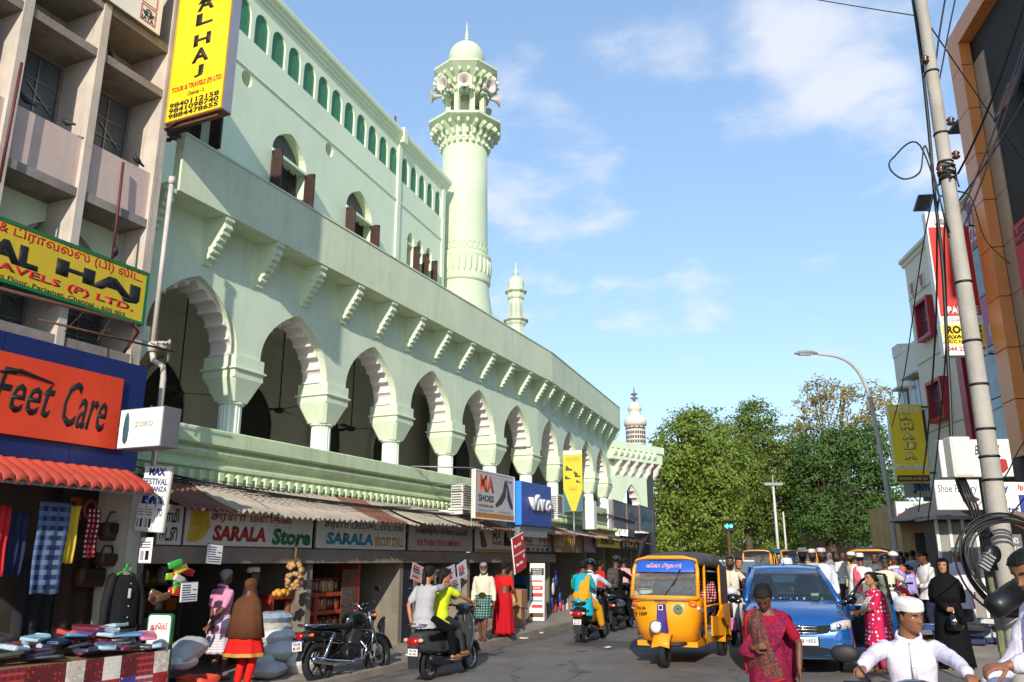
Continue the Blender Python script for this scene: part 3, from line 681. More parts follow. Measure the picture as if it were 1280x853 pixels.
# ================================================================ LEFT CONCRETE BUILDING
STN=M('stained_concrete','c6b9ab',.85,.22,1.6,bump=.15,bsc=25,streak=.6,dirt='5c3b2a')
STN2=M('grimy_slab','8d847c',.9,.3,3,bump=.25,bsc=30,streak=.5,dirt='3a322c')
PINKP=M('panel_pink_render','c9b3a8',.85,.14,1.2,bump=.1,bsc=30,streak=.3,dirt='6e5546')
def left_building():
 t=thing('concrete_building','stained pinkish concrete building with deep window boxes on the left','building',FA.M)
 V0=-.60; VB=.12
 cols=[(-7.3,-7.15),(-6.2,-6.05),(-5.1,-4.95),(-4.02,-3.89),(-2.88,-2.76),(-1.68,-1.53)]
 for i,(a,b) in enumerate(cols):
  mb=MB(); mb.box(a,b,V0,VB+.3,2.6,14.5); mb.build('column_fin',STN,t)
 mb=MB(); mb.box(-7.3,-1.53,VB+.3,4,0,14.5); mb.box(-1.53,-1.40,-.35,4,0,14.5); mb.build('wall',STN,t)
 for z in (6.50,8.70,9.5,11.75,4.40):
  for (a,b),(c,d) in zip(cols,cols[1:]):
   mb=MB(); mb.box(b,c,V0+.02,VB+.3,z,z+.13); mb.build('ledge_slab',STN2,t)
 for base in (6.63,11.88,4.53-.0):
  for (a,b),(c,d) in zip(cols,cols[1:]):
   if base<5: 
    continue
   mb=MB(); mb.box(b,c,V0+.07,V0+.17,base,base+.77); mb.build('sill_panel',PINKP,t)
 for (a,b),(c,d) in zip(cols,cols[1:]):
  for z0,z1,nm in ((8.83,9.5,'recess_panel'),(9.63,11.75,'recess_panel'),(5.6,6.5,'recess_panel')):
   mb=MB(); mb.box(b,c,VB+.1,VB+.3,z0,z1); mb.prism([(b,z0),(b,z1),(b+.12,z1),(b+.05,z0)],VB-.3,VB+.1); mb.build(nm,STN,t)
  for z0,z1 in ((7.4,8.70),(4.53,5.6),(12.6,14)):
   w=c-b
   mb=MB(); mb.box(b,c,VB+.02,VB+.06,z0,z1); win=mb.build('window',GLASSD,t)
   mb=MB(); mb.box(b,b+.05,VB-.04,VB+.02,z0,z1); mb.box(c-.05,c,VB-.04,VB+.02,z0,z1); mb.box(b+.05,c-.05,VB-.04,VB+.02,z1-.06,z1); mb.box(b+w*.38-.03,b+w*.38+.03,VB-.05,VB+.01,z0,z1); mb.build('frame',M('window_frame_grey','7d756c',.6,.2,5),win)
   mb=MB(); mb.box(b+w*.42,c-.06,VB-.012,VB+.018,z0,z1-.07); mb.build('pane',M('window_pane_grey','5c6164',.35,.2,2),win)
   mb=MB(); 
   for k in range(3): mb.box(b+w*.46,c-.1,VB-.03,VB-.016,z0+.25+k*.3,z0+.265+k*.3)
   mb.box(b+w*.62,b+w*.64,VB-.035,VB-.02,z0,z1-.1)
   mb.obox((b+w*.7,VB-.03,z0+.62),(.5,.012,.018),(0,R(38),0)); mb.build('grille',STEEL,win)
   mb=MB(); mb.box(b+.06,b+w*.34,VB-.01,VB+.018,z0+.0,z1-.08); mb.build('curtain',M('curtain_olive','5f5b33',.9,.4,7),win)
 # pipes
 mb=MB(); PW_=M('drainpipe_white','c2bbb0',.5,.12,streak=.4)
 mb.tube([(-1.42,-.70,7.42),(-1.42,-.70,4.62)],.036,10); mb.tube([(-1.42,-.70,4.65),(-1.40,-.72,4.5),(-1.28,-.8,4.42),(-1.25,-.8,4.25),(-1.25,-.8,2.6)],.042,10)
 mb.lathe([(.05,7.3),(.05,7.42)],10,(-1.42,-.70,0)); mb.lathe([(.07,4.62),(.07,4.75)],10,(-1.42,-.70,0)); mb.build('drainpipe',PW_,t)
 mb=MB(); mb.tube([(-2.25,-.62,7.3),(-2.25,-.66,5.8)],.022,6); mb.build('iron_pipe',M('maroon_pipe','5e2428',.6,.2),t); mb=MB(); mb.tube([(-3.98,-.68,7.9),(-4.0,-.68,6.2)],.022,6); mb.build('iron_pipe',M('maroon_pipe','5e2428'),t)
 mb=MB(); mb.tube([(-4.2,-1.05,4.75),(-2.1,-1.0,4.85),(-1.95,-1.0,4.75),(-1.9,-.7,4.5)],.022,6); mb.tube([(-3.4,-.95,4.55),(-1.3,-1.0,4.62)],.016,6)
 mb.tube([(-2.0,-1.0,4.84),(-2.05,-.98,4.5)],.012,5)
 for k in range(4): mb.tube([(-3+.5*k,-.9,4.5),(-2.6+.4*k,-.75,4.95)],.007,4)
 mb.build('bracket_bars',RUST,t)
 mb=MB(); 
 for k in range(6): mb.tube([(-1.5+.03*k,-.75-.04*k,4.75),(-1.35+.02*k,-.85,4.68+.03*k),(-1.2,-.8,4.72-.04*k)],.02,5)
 mb.build('junction_fitting',PW_,t)
 # ground-floor shell
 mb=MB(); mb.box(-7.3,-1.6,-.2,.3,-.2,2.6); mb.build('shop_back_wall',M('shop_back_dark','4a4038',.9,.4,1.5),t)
 mb=MB(); mb.box(-1.72,-1.52,-1.0,-.2,-.2,2.75); mb.build('shop_pier',M('shop_pier_cream','bdb3a2',.8,.15,2,streak=.3),t)
 return t
left_building()
# AL HAJ sign
def fu(px,py,v): return FA.uz(px,py,v)
def alhaj():
 v=-.72; u1,z1=fu(187,342,v); _,z0=fu(180,408,v); u0=u1-4.4; w=u1-u0; h=z1-z0
 U=lambda px,py:(fu(px,py,v)[0]-u0)/w
 board('travel_sign','long yellow green-rimmed travel agency signboard reading AL HAJ','sign',FA.M@Matrix.Translation((u0,v,z0)),w,h,.10,YELD,GRN,
     [('டூர் & டிராவல்ஸ் (பி) லிட்.',U(-52,270),U(177,360),.735,.96,RED,dict(bold=.012)),
      ('AL',U(-14,300),U(48,330),.33,.68,BLK,dict(bold=.06)),('HAJ',U(70,335),U(174,375),.33,.68,BLK,dict(bold=.06)),
      ('AVELS (P) LTD.',U(-4,330),U(167,385),.16,.32,RED,dict(bold=.04)),
      ('st Floor, Periamet, Chennai - 600 003.',U(-4,350),U(158,395),.05,.13,BLK,dict(bold=.004))],rim=(GRN,.045))
alhaj()
def feetcare():
 v=-.98; u1,zt=fu(185,460,v); _,zb=fu(178,590,v); u0=u1-4.2
 BLUE=M('board_blue','17275f',.5,.12,1.5,streak=.15,dirt='3a3a4a'); OR=M('board_orange','dd4420',.5,.1,1.2,streak=.3,dirt='a03018')
 t=thing('shop_sign','orange shoe shop sign reading Feet Care on a blue board','sign',FA.M@Matrix.Translation((0,v,0)))
 n=4
 for i in range(n):
  a=u0+(u1-u0)*i/n; b=u0+(u1-u0)*(i+1)/n
  mb=MB(); mb.box(a+.004,b-.004,0,.22,zb,zt-.0); mb.build('blue_panel',BLUE,t)
 ur,z1=fu(153,475,v); ul,z0=fu(140,562,v)
 mb=MB(); mb.box(u0,(ur+ul)/2,-.05,-.003,z0,z1); mb.build('orange_panel',OR,t)
 U=lambda px,py:fu(px,py,v-.05)[0]
 text(t,'Feet',U(-6,470),U(68,500),z0+.27*(z1-z0),z0+.82*(z1-z0),-.054,BLK,bold=.01,shear=.35,ext=.004)
 text(t,'Care',U(80,500),U(134,510),z0+.2*(z1-z0),z0+.82*(z1-z0),-.054,BLK,bold=.01,shear=.35,ext=.004)
 mb=MB(); a=U(-8,470); mb.tube([(a+.02,-.058,z0+.74*(z1-z0)),(a+.3,-.058,z0+.80*(z1-z0)),(a+.75,-.058,z0+.73*(z1-z0))],[.008,.03,.012],6); mb.build('swash',BLK,t)
feetcare()
def iata():
 v=-.66; u1,z1=fu(205,0,v); u1,z0=fu(200,46,v); u0=fu(134,0,v)[0]-.05; 
 t=board('agency_sign','white travel agency board with round emblem and red rims high up','sign',FA.M@Matrix.Translation((u0,v,z0)),u1-u0,1.1,.12,WHT,M('frame_grey_brown','7b6a5c',.7,.2))
 U=lambda px,py:fu(px,py,v)[0]-u0; Z=lambda px,py:fu(px,py,v)[1]-z0
 def fr(x0,x1,za,zb,nm):
  mb=MB(); q=.012
  for a,b,c,d in ((x0,x1,zb-q,zb),(x0,x1,za,za+q),(x0,x0+q,za+q,zb-q),(x1-q,x1,za+q,zb-q)): mb.box(a,b,-.006,-.001,c,d)
  mb.build(nm,RED,t)
 x0,x1=U(176,14),U(195,22); za,zb=Z(186,30),Z(186,9)
 fr(x0,x1,za,zb,'red_rim'); fr(x0,x1,zb+.03,zb+.4,'red_rim')
 cx=(x0+x1)/2; cz=za+(zb-za)*.62; r=(x1-x0)*.2
 mb=MB()
 mb.tube([(cx+r*math.cos(a),-.006,cz+r*math.sin(a)) for a in [2*PI*k/20 for k in range(20)]],.006,5,closed=True)
 mb.tube([(cx+r*.45*math.cos(a),-.006,cz+r*math.sin(a)) for a in [2*PI*k/20 for k in range(20)]],.004,5,closed=True)
 mb.tube([(cx-r,-.006,cz),(cx+r,-.006,cz)],.004,5)
 for s in (-1,1):
  mb.prism([(cx+s*r*.5,cz-.02),(cx+s*r*1.9,cz+.01),(cx+s*r*1.9,cz-.01),(cx+s*r*1.3,cz-.06),(cx+s*r*.5,cz-.08)],-.008,-.002)
 mb.build('emblem',M('emblem_black','25282c',.6,.1),t)
 text(t,'IATA',x0+.03,x1-.03,za+.02,za+.02+(zb-za)*.26,-.004,M('emblem_black','25282c'),bold=.02)
iata()
def perpsign(px0,py0,px1,py1,u,v0,v1):
 pass
def perp_at(px,py,u):
 """point of the plane square to the street at distance u along the left facade: returns outward distance and height"""
 r=ray(px,py); P=FA.o+FA.d*u; t=P.dot(FA.d)/(Vector((r.x,r.y)).dot(FA.d)); q=Vector((r.x*t,r.y*t))-P
 return -q.dot(FA.n),HC+r.z*t
def perpT(u,out,z): p=FA.w(u,-out); return at(p.x,p.y,z,24.5)
def zal():
 u=-1.62; x0,z0=perp_at(206,155,u); x1,_=perp_at(276,146,u); w=x1-x0; h=4.1
 t=board('travel_sign','tall yellow hanging sign reading ZAL HAJ downwards','sign',perpT(u,x0,z0),w,h,.2,YEL,GREYS,rim=(M('rim_tan','c9a23a',.5,.1),.02))
 zf=lambda py: perp_at(240,py-7.5,u)[1]-z0
 for ch,a,b in (('Z',17,-3),('A',26,10),('L',43,29),('H',68,54),('A',88,71),('J',106,92)):
  text(t,ch,w*.37 if ch!='J' else w*.44,w*.67 if ch!='J' else w*.6,zf(a),zf(b),-.004,BLK,bold=.035)
 text(t,'TOUR & TRAVELS (P) LTD.',w*.06,w*.96,zf(119),zf(111),-.004,RED,bold=.03)
 text(t,'Chennai - 3.',w*.36,w*.66,zf(126),zf(121),-.004,BLK,bold=.01)
 for s,a,b in (('9840112158',136,130),('9841098740',142.5,136.5),('9884478655',149,143)): text(t,s,w*.05,w*.93,zf(a),zf(b),-.004,BLK,bold=.03)
 mb=MB(); mb.box(0,w,.0,.2,-.02,0); mb.build('bottom_panel',M('sign_bottom_brown','7a5234',.7,.2),t)
 mb=MB(); mb.box(-.25,w*.9,.05,.09,-.08,-.03); mb.tube([(-.2,.05,-.1),(.25,.0,-.02)],.015,5); mb.tube([(-.15,.25,-.15),(.3,.2,-.02)],.015,5); mb.box(-.3,.1,.22,.26,-.14,-.1); mb.box(-.3,w*.5,.1,.14,h*.7,h*.7+.04); mb.build('bracket',RUST,t)
zal()
def zoko():
 u=-2.25; x0,z0=perp_at(145,562,u); x1,z1=perp_at(205,507,u); w=x1-x0; h=z1-z0
 t=board('lightbox_sign','small white projecting lightbox with a blue torpedo picture','sign',perpT(u,x0,z0),w,h,.30,WHT,M('box_side_grey','6f6d70',.5,.1))
 mb=MB(); mb.lathe([(.01,.12*h),(.045,.2*h),(.055,.5*h),(.04,.78*h),(.015,.9*h)],12,(w*.18,-.002,0)); 
 for q in mb.v: q.y=-.002+(q.y+.002)*.15
 mb.build('emblem',M('ink_slate','2e5560',.4,.1),t)
 text(t,'ZORO',w*.38,w*.8,h*.52,h*.66,-.003,M('ink_pale','a9a49c',.6,.1),bold=.02)
 text(t,'footwear for walking',w*.4,w*.8,h*.36,h*.42,-.003,M('ink_pale','a9a49c'),bold=0) if False else None
 mb=MB(); mb.tube([(w*.5,.15,h),(w*.5,.15,h+.05)],.02,6); mb.box(-.35,0,.12,.16,h*.5,h*.5+.04); mb.build('bracket',RUST,t)
zoko()
def maxsign():
 u=-1.70; x0,z0=perp_at(168,664,u); x1,z1=perp_at(211,580,u); w=x1-x0; h=z1-z0
 t=board('sale_poster','white hanging MAX festival sale poster with 50 percent in blue','sign',perpT(u,x0,z0)@Matrix.Rotation(R(4),4,'Y'),w,h,.05,WHT,M('poster_edge','c9c2b4',.6,.1),
      [('MAX',.2,.82,.85,.97,INKB,dict(bold=.05)),('FESTIVAL',.05,.95,.71,.81,INKB,dict(bold=.02)),('BONANZA',.05,.95,.61,.69,INKB,dict(bold=.02)),('50',.06,.66,.28,.55,INKB,dict(bold=.06)),('%',.68,.88,.42,.55,INKB,dict(bold=.02)),('TO',.72,.92,.24,.36,INKB,dict(bold=.02))])
 for k in range(2):
  x=.03+k*.32; pp=rect(w*x,w*(x+.28),h*.04,h*.42); o=patch(t,'price_slip',pp,M('paper_white','e8e6e2',.7,.03),-.018,.008)
  for q in range(2): patch(t,'printed_phone',rect(w*(x+.04+q*.13),w*(x+.11+q*.13),h*.07,h*.2),(BLK if q else GREYS),-.023,.003,o)
  for q in range(3): patch(t,'printed_line',rect(w*(x+.04),w*(x+.24),h*(.25+.04*q),h*(.262+.04*q)),RED if q==2 else BLK,-.023,.003,o)
maxsign()
def phone_notice():
 u=-1.66; x0,z0=perp_at(172,704,u); x1,z1=perp_at(191,672,u); w=x1-x0; h=z1-z0
 t=board('notice','small white phone notice pasted on the cream shop pier','notice',perpT(u,x0,z0),w,h,.01,M('paper_white','e8e6e2'),M('paper_white','e8e6e2'),bev=0)
 for q in range(2): patch(t,'printed_phone',rect(w*(.15+q*.4),w*(.42+q*.4),h*.12,h*.48),(BLK if q else GREYS))
 for q in range(3): patch(t,'printed_line',rect(w*.12,w*.88,h*(.6+.1*q),h*(.635+.1*q)),BLK)
phone_notice()
def awning():
 v0,v1=-.9,-1.66; ux=fu(195,606,v1)[0]; zt=fu(150,592,-.95)[1]; zb=fu(100,606,v1)[1]
 t=thing('awning','red scalloped corrugated awning over the clothes stall','awning',FA.M)
 RA=M('awning_red','b4432f',.6,.2,3,streak=.45,dirt='7a2a20'); n=26; L=.158
 p0=None
 for i in range(n):
  mb=MB(); u=ux-(i+1)*L; prof=[]
  ring=[]
  for st,(v,z) in enumerate(((v0,zt),(v0-.3,zt-.02),(v1+.14,zb+.10),(v1+.03,zb+.03),(v1,zb-.035))):
   ring.append([(L*k/8,v,z+.045*math.sin(PI*k/8)) for k in range(9)]+[(L*k/8,v+.012,z-.012+.045*math.sin(PI*k/8)) for k in range(8,-1,-1)])
  if p0 is None:
   mb.loft(ring,0,True,True); p0=mb.build('awning_strip',RA,t,(u,0,0))
  else: inst(p0,(u,0,0),t)
 mb=MB(); mb.box(ux-n*L,ux-.02,v1+.03,v1+.07,zb-.05,zb-.02); mb.build('rail',STEEL,t)
 # extra pleats printed as real ribs
awning()
# ---- pigeons on the ledges
def pigeon(px,py,v,lab,rot):
 u,z=fu(px,py,v); mb=MB()
 K=.62; mb.ell((0,0,.10),(.075,.135,.072),12,8,0,(R(28),0,0)); mb.ell((0,.09,.20),(.036,.04,.045),10,6); mb.cap([(0,.07,.13),(0,.09,.19)],[.05,.035],8); mb.cap([(0,-.09,.07),(0,-.2,.03)],[.04,.03],8)
 mb.tube([(0,.12,.2),(0,.155,.19)],[.012,.003],6)
 for s in (-1,1): mb.tube([(s*.025,.02,.05),(s*.025,.025,0)],.007,5)
 mb.v=[q*K for q in mb.v]
 o=mb.build('pigeon',M('pigeon_slate','2b2c33',.6,.3,12),None,FA.M@Matrix.Translation((u,v,z))@Matrix.Rotation(rot,4,'Z')); tag(o,lab,'pigeon','pigeons on the concrete building')
 o.modifiers.new('weld','REMESH').voxel_size=.012; o.modifiers['weld'].use_smooth_shade=True
pigeon(32,130,-.5,'dark pigeon on the window sill beside the leftmost column fin',1.2)
pigeon(83,158,-.5,'dark pigeon at the right end of the left window sill',.3)
pigeon(138,72,-.5,'dark pigeon on the upper ledge below the white agency board',2.2)
pigeon(171,205,-.5,'dark pigeon above the maroon pipe on the right window sill',1.6)
pigeon(143,321,-.66,'grey pigeon perched on top of the yellow AL HAJ signboard',2.6)
# ================================================================ CLOTHES STALL
def cloth_sheet(u0,u1,z0,z1,v,wave=.03,n=14,taper=0.,seed=0):
 """hanging cloth with folds, real thickness"""
 mb=MB(); rg=[]
 for j in range(9):
  z=z1+(z0-z1)*j/8; f=1-taper*j/8; c=(u0+u1)/2
  fr=[]; bk=[]
  for i in range(n+1):
   t=i/n; u=c+(t-.5)*(u1-u0)*f; d=wave*math.sin(t*PI*5+seed+j*.15)*(.4+.6*j/8)+.01*math.sin(seed*3+j)
   fr.append((u,v+d,z-.01*math.sin(t*7+seed))); bk.append((u,v+d+.02,z-.01*math.sin(t*7+seed)))
  rg.append(fr+bk[::-1])
 mb.loft(rg,0,True,True); return mb
def hang(name,label,cat,px0,px1,py0,py1,v,mat,wave=.03,taper=0,seed=0,sleeves=False,group=None):
 u0=fu(px0,(py0+py1)/2,v)[0]; u1=fu(px1,(py0+py1)/2,v)[0]; z1=fu((px0+px1)/2,py0,v)[1]; z0=fu((px0+px1)/2,py1,v)[1]
 mb=cloth_sheet(u0,u1,z0,z1,v,wave,14,taper,seed)
 if sleeves:
  w=u1-u0
  for s in (-1,1): mb.cap([((u0+u1)/2+s*w*.36,v,z1-.07),((u0+u1)/2+s*w*.55,v,z1-.32),((u0+u1)/2+s*w*.56,v-.01,z1-.6)],[.06,.055,.05],8)
 return tag(mb.build(name,mat,None,FA.M),label,cat,group)
PL=Mpat('plaid_blue','checks',(.02,.03,.07),(.05,.10,.22),9,.85,(.12,.16,.25),.5)
PR=Mpat('plaid_red','checks','8c1420','d8d0c8',16,.8,'5a0a14',.55)
hang('hanging_cloth','bright red garment hanging at the left edge of the clothes stall','garment',-14,8,632,720,-1.25,M('garment_red','c41a1c',.8,.1),.03,.0,1)
hang('hanging_cloth','navy garment hanging beside the red one in the clothes stall','garment',9,32,640,718,-1.2,M('garment_navy','1c2348',.85,.15),.03,.05,2)
hang('hanging_cloth','long blue plaid lungi cloth hanging in the clothes stall','garment',43,82,628,742,-1.3,PL,.02,.05,3)
hang('hanging_cloth','yellow shirt hanging beside the plaid cloth','garment',80,98,632,704,-1.25,M('garment_yellow','d8b32c',.8,.1),.03,.1,4)
hang('hanging_cloth','small red checked shirt hanging right of the yellow shirt','garment',107,124,636,697,-1.2,PR,.02,.05,5)
hang('hanging_cloth','dark brown coat hanging at the back of the clothes stall','garment',70,122,690,800,-.5,M('garment_brown','3a2118',.85,.2),.04,.05,6)
hang('hanging_cloth','dark grey garment hanging low behind the stall table','garment',20,66,700,800,-.45,M('garment_charcoal','1e1c20',.85,.2),.04,.05,7)
def black_shirt():
 v=-1.05; u0,u1=fu(125,760,v)[0],fu(178,760,v)[0]; z1=fu(150,718,v)[1]; z0=fu(150,786,v)[1]; c=(u0+u1)/2; w=(u1-u0)
 t=thing('shirt_on_hanger','black long sleeved shirt on a green hanger in front of the pier','shirt',FA.M)
 mb=MB(); rg=[]
 for j in range(9):
  f=j/8; z=z1+(z0-z1)*f; hw=w*(.2 if j==0 else .34 if j==1 else .36+.02*f); dp=.05+.05*math.sin(PI*min(f*2,1)/2)
  rg.append([(c+hw*math.cos(2*PI*k/18),v+dp*math.sin(2*PI*k/18)+.012*math.sin(k*2.2+f*3),z-(.0 if j else 0)-abs(math.cos(2*PI*k/18))*.03*(j<2)) for k in range(18)])
 mb.loft(rg,0,True,True)
 for s in (-1,1): mb.cap([(c+s*w*.3,v,z1-.04),(c+s*w*.42,v-.02,z1-.35),(c+s*w*.44,v-.03,z0+.05)],[.06,.055,.045],10)
 mb.build('shirt',M('shirt_black','0f1013',.85,.2,9,bump=.3,bsc=14),t)
 mb=MB()
 for k in range(4): mb.ell((c+.01,v-.105,z1-.12-k*.14),(.009,.004,.009),8,4)
 mb.build('buttons',WHT,t)
 mb=MB(); mb.tube([(c-w*.28,v,z1-.03),(c,v,z1+.06),(c+w*.28,v,z1-.03)],.012,6); mb.tube([(c,v,z1+.06),(c+.005,v,z1+.11),(c+.03,v,z1+.14),(c+.05,v,z1+.11)],.012,6); mb.build('hanger',M('hanger_green','22b13c',.4,.1),t)
 mb=MB(); mb.box(c-.02,c+.02,v-.112,v-.108,z1-.3,z1-.18); mb.build('price_tag',WHT,t)
black_shirt()
def zor_board():
 v=-.35; u0=fu(75,640,v)[0]; u1=fu(165,640,v)[0]
 t=board('shop_board','dark brown shop name board in the shade under the red awning','sign',FA.M@Matrix.Translation((u0,v,2.0)),u1-u0,.62,.06,M('board_dark_brown','20130e',.6,.2),DARK,[('ZORO',.1,.9,.3,.8,M('ink_dark_orange','9a4620',.6,.1),dict(bold=.03))])
zor_board()
def bag(px,py,v,r,lab):
 u,z=fu(px,py,v); t=thing('leather_bag',lab,'bag',FA.M@Matrix.Translation((u,v,z)),'bags hanging in the clothes shop')
 mb=MB(); mb.loft([[(r*a*(1-.1*(j==0)),-.09*(1 if j in(1,2) else .8)+.18*b*(1 if j in (1,2) else .8),r*1.2*(j/3-.5)) for a,b in ((-.9,0),(-1,.5),(-.9,1),(.9,1),(1,.5),(.9,0))] for j in range(4)],0,True,True); mb.build('body',M('leather_brown','43281a',.5,.25,6),t,bev=.02)
 mb=MB(); mb.tube([(-r*.7,0,r*.6),(-r*.4,0,r*1.3),(r*.4,0,r*1.3),(r*.7,0,r*.6)],.014,6); mb.build('strap',M('leather_dark','2a1810',.5,.2),t)
 mb=MB(); mb.box(-r*.6,r*.6,-.11,-.09,-r*.1,r*.5); mb.build('flap',M('leather_dark','2a1810'),t)
bag(142,665,-.7,.2,'brown leather bag hanging against the cream pier'); bag(112,722,-.6,.2,'brown leather satchel hanging behind the black shirt'); bag(133,700,-.75,.14,'small black bag hanging above the black shirt')
PATCH=['c23a36','e3d9cb','8a2f3a','d9c7b8','3d3f8a','b8443c','efe6da','6a2a2c','cfae98','a33','504a90','ddd0d8']
PATCH=[p if len(p)==6 else 'aa3333' for p in PATCH]
def stall():
 u0,u1=-6.2,-1.92; va,vb=-2.15,-1.15; zt=.60
 t=thing('stall_table','stall table covered with a red and white patchwork cloth','table',FA.M)
 mb=MB(); mb.box(u0,u1,va+.03,vb,zt-.04,zt); mb.build('tabletop',M('plywood','8a6a48',.8,.2),t)
 for a in (u0+.1,u1-.1):
  for b in (va+.1,vb-.1):
   mb=MB(); mb.box(a-.025,a+.025,b-.025,b+.025,-.16,zt-.04); mb.build('leg',RUST,t)
 pm=[Mpat('patch_print_%d'%i,'print' if i%3==0 else ('dots' if i%3==1 else 'checks'),c,PATCH[(i+5)%12],(28,22,14)[i%3],.85,PATCH[(i+3)%12],(.35,.32,.6)[i%3]) for i,c in enumerate(PATCH)]
 rr=random.Random(3); W_=.235
 for i in range(int((u1-u0)/W_)):
  for j in range(3):
   mb=MB(); a=u1-(i+1)*W_; n=6; rg=[]
   for q in range(n+1):
    z=zt+.012-(j+q/n)*.24; row=[]
    for k in range(7):
     u=a+W_*k/6; d=.02*math.sin(u*11)*(j+q/n)/2.5; row.append((u,va-.012-d,z))
    rg.append(row+[(p[0],p[1]+.012,p[2]) for p in row[::-1]])
   mb.loft(rg,0,True,False); mb.build('cloth_patch',pm[rr.randrange(12)],t)
 for i in range(4):
  mb=MB(); b=va+i*.25; mb.box(u1+.003,u1+.015,b,b+.25,-.14,zt+.01); mb.build('cloth_patch',pm[(i*5)%12],t)
stall()
def goods():
 rr=random.Random(11); colsg=['3b3350','5a2f5e','b5476a','2d3a55','8fb8c4','6e2430','c95a4a','41403c','a8bcc9','772c60','c7718c','24242a','4e7aa0','8a3030']
 mats=[M('packed_%d'%i,c,.42,.3,9,coat=.2,bump=.3,bsc=18) for i,c in enumerate(colsg)]
 names={0:'folded plastic wrapped garment'}
 desc=['slate purple','plum','rose pink','navy','pale aqua','maroon','coral','dark grey','pale blue','magenta plum','dusty pink','black','mid blue','brick red']
 meshes={}
 k=0
 for i in range(84):
  ci=rr.randrange(14); u=rr.uniform(-5.6,-2.05); v=rr.uniform(-2.05,-1.2); lay=rr.choice((0,0,1,1,2,3)); z=.615+lay*.045+.13*max(0,(v+2.1)/1.0)
  mb=MB(); L,Wd,H=rr.uniform(.28,.4),rr.uniform(.18,.26),rr.uniform(.03,.05)
  rg=[]
  for j,(sx,zz) in enumerate(((.97,0),(1,.3),(.99,.75),(.93,1))):
   rg.append([((L/2*sx)*(abs(math.cos(a))**.22)*math.copysign(1,math.cos(a)),(Wd/2*sx)*(abs(math.sin(a))**.22)*math.copysign(1,math.sin(a)),H*zz+.012*math.sin(3*a+i)*(j>1)) for a in [2*PI*(q+.5)/20 for q in range(20)]])
  mb.loft(rg,0,True,True)
  o=mb.build('garment_packet',mats[ci],None,FA.M@Matrix.Translation((u,v,z))@Euler((rr.uniform(-.15,.15),rr.uniform(-.15,.15),rr.uniform(0,3.1))).to_matrix().to_4x4())
  tag(o,desc[ci]+' wrapped garment packet '+('underneath','in the lower layer','high up','on top')[lay]+', '+('left end','left middle','middle','right end')[min(3,int((u+5.6)/.9))]+(' front' if v<-1.65 else ' back')+' of the stall heap','packet','garment packets heaped on the stall')
goods()
def green_board():
 v=-1.55; u0,z0=fu(179,870,v); u1,z1=fu(219,768,v); 
 p=FA.w(fu(182,800,v)[0],v); z=gz(p.x,p.y)+.09; w=.36; h=fu(200,766,v)[1]-z
 T=at(p.x,p.y,z,14)
 t=thing('standing_sign','green rimmed standing board with Tamil heading beside the stall','sign',T)
 def rr_(w,h,r,n=5): 
  o=[]
  for cx,cz,a0 in ((r,r,180),(w-r,r,270),(w-r,h-r,0),(r,h-r,90)):
   for k in range(n+1): a=R(a0+90*k/n); o.append((cx+r*math.cos(a),cz+r*math.sin(a)))
  return o
 mb=MB(); mb.prism(rr_(w,h,.05),0,.05); mb.build('rim',M('rim_green','1d6b33',.4,.1),t)
 mb=MB(); mb.prism([(x+.02,q+.02) for x,q in rr_(w-.04,h-.04,.04)],-.006,.0); mb.build('face',WHT,t)
 text(t,'ஆரெம்பீ',.05,w-.06,h*.80,h*.90,-.010,RED,bold=.02)
 mb=MB(); mb.prism([(.022,.03),(.022,h*.33),(.1,h*.38),(.18,h*.31),(.27,h*.40),(w-.022,h*.33),(w-.022,.03)],-.011,-.006); mb.build('picture_meadow',M('print_meadow','4a7a34',.5,.5,14),t)
 mb=MB(); mb.prism([(.12,h*.5),(.2,h*.62),(.3,h*.55),(.26,h*.46),(.16,h*.44)],-.010,-.006); mb.build('picture_emblem',ORG,t)
green_board()
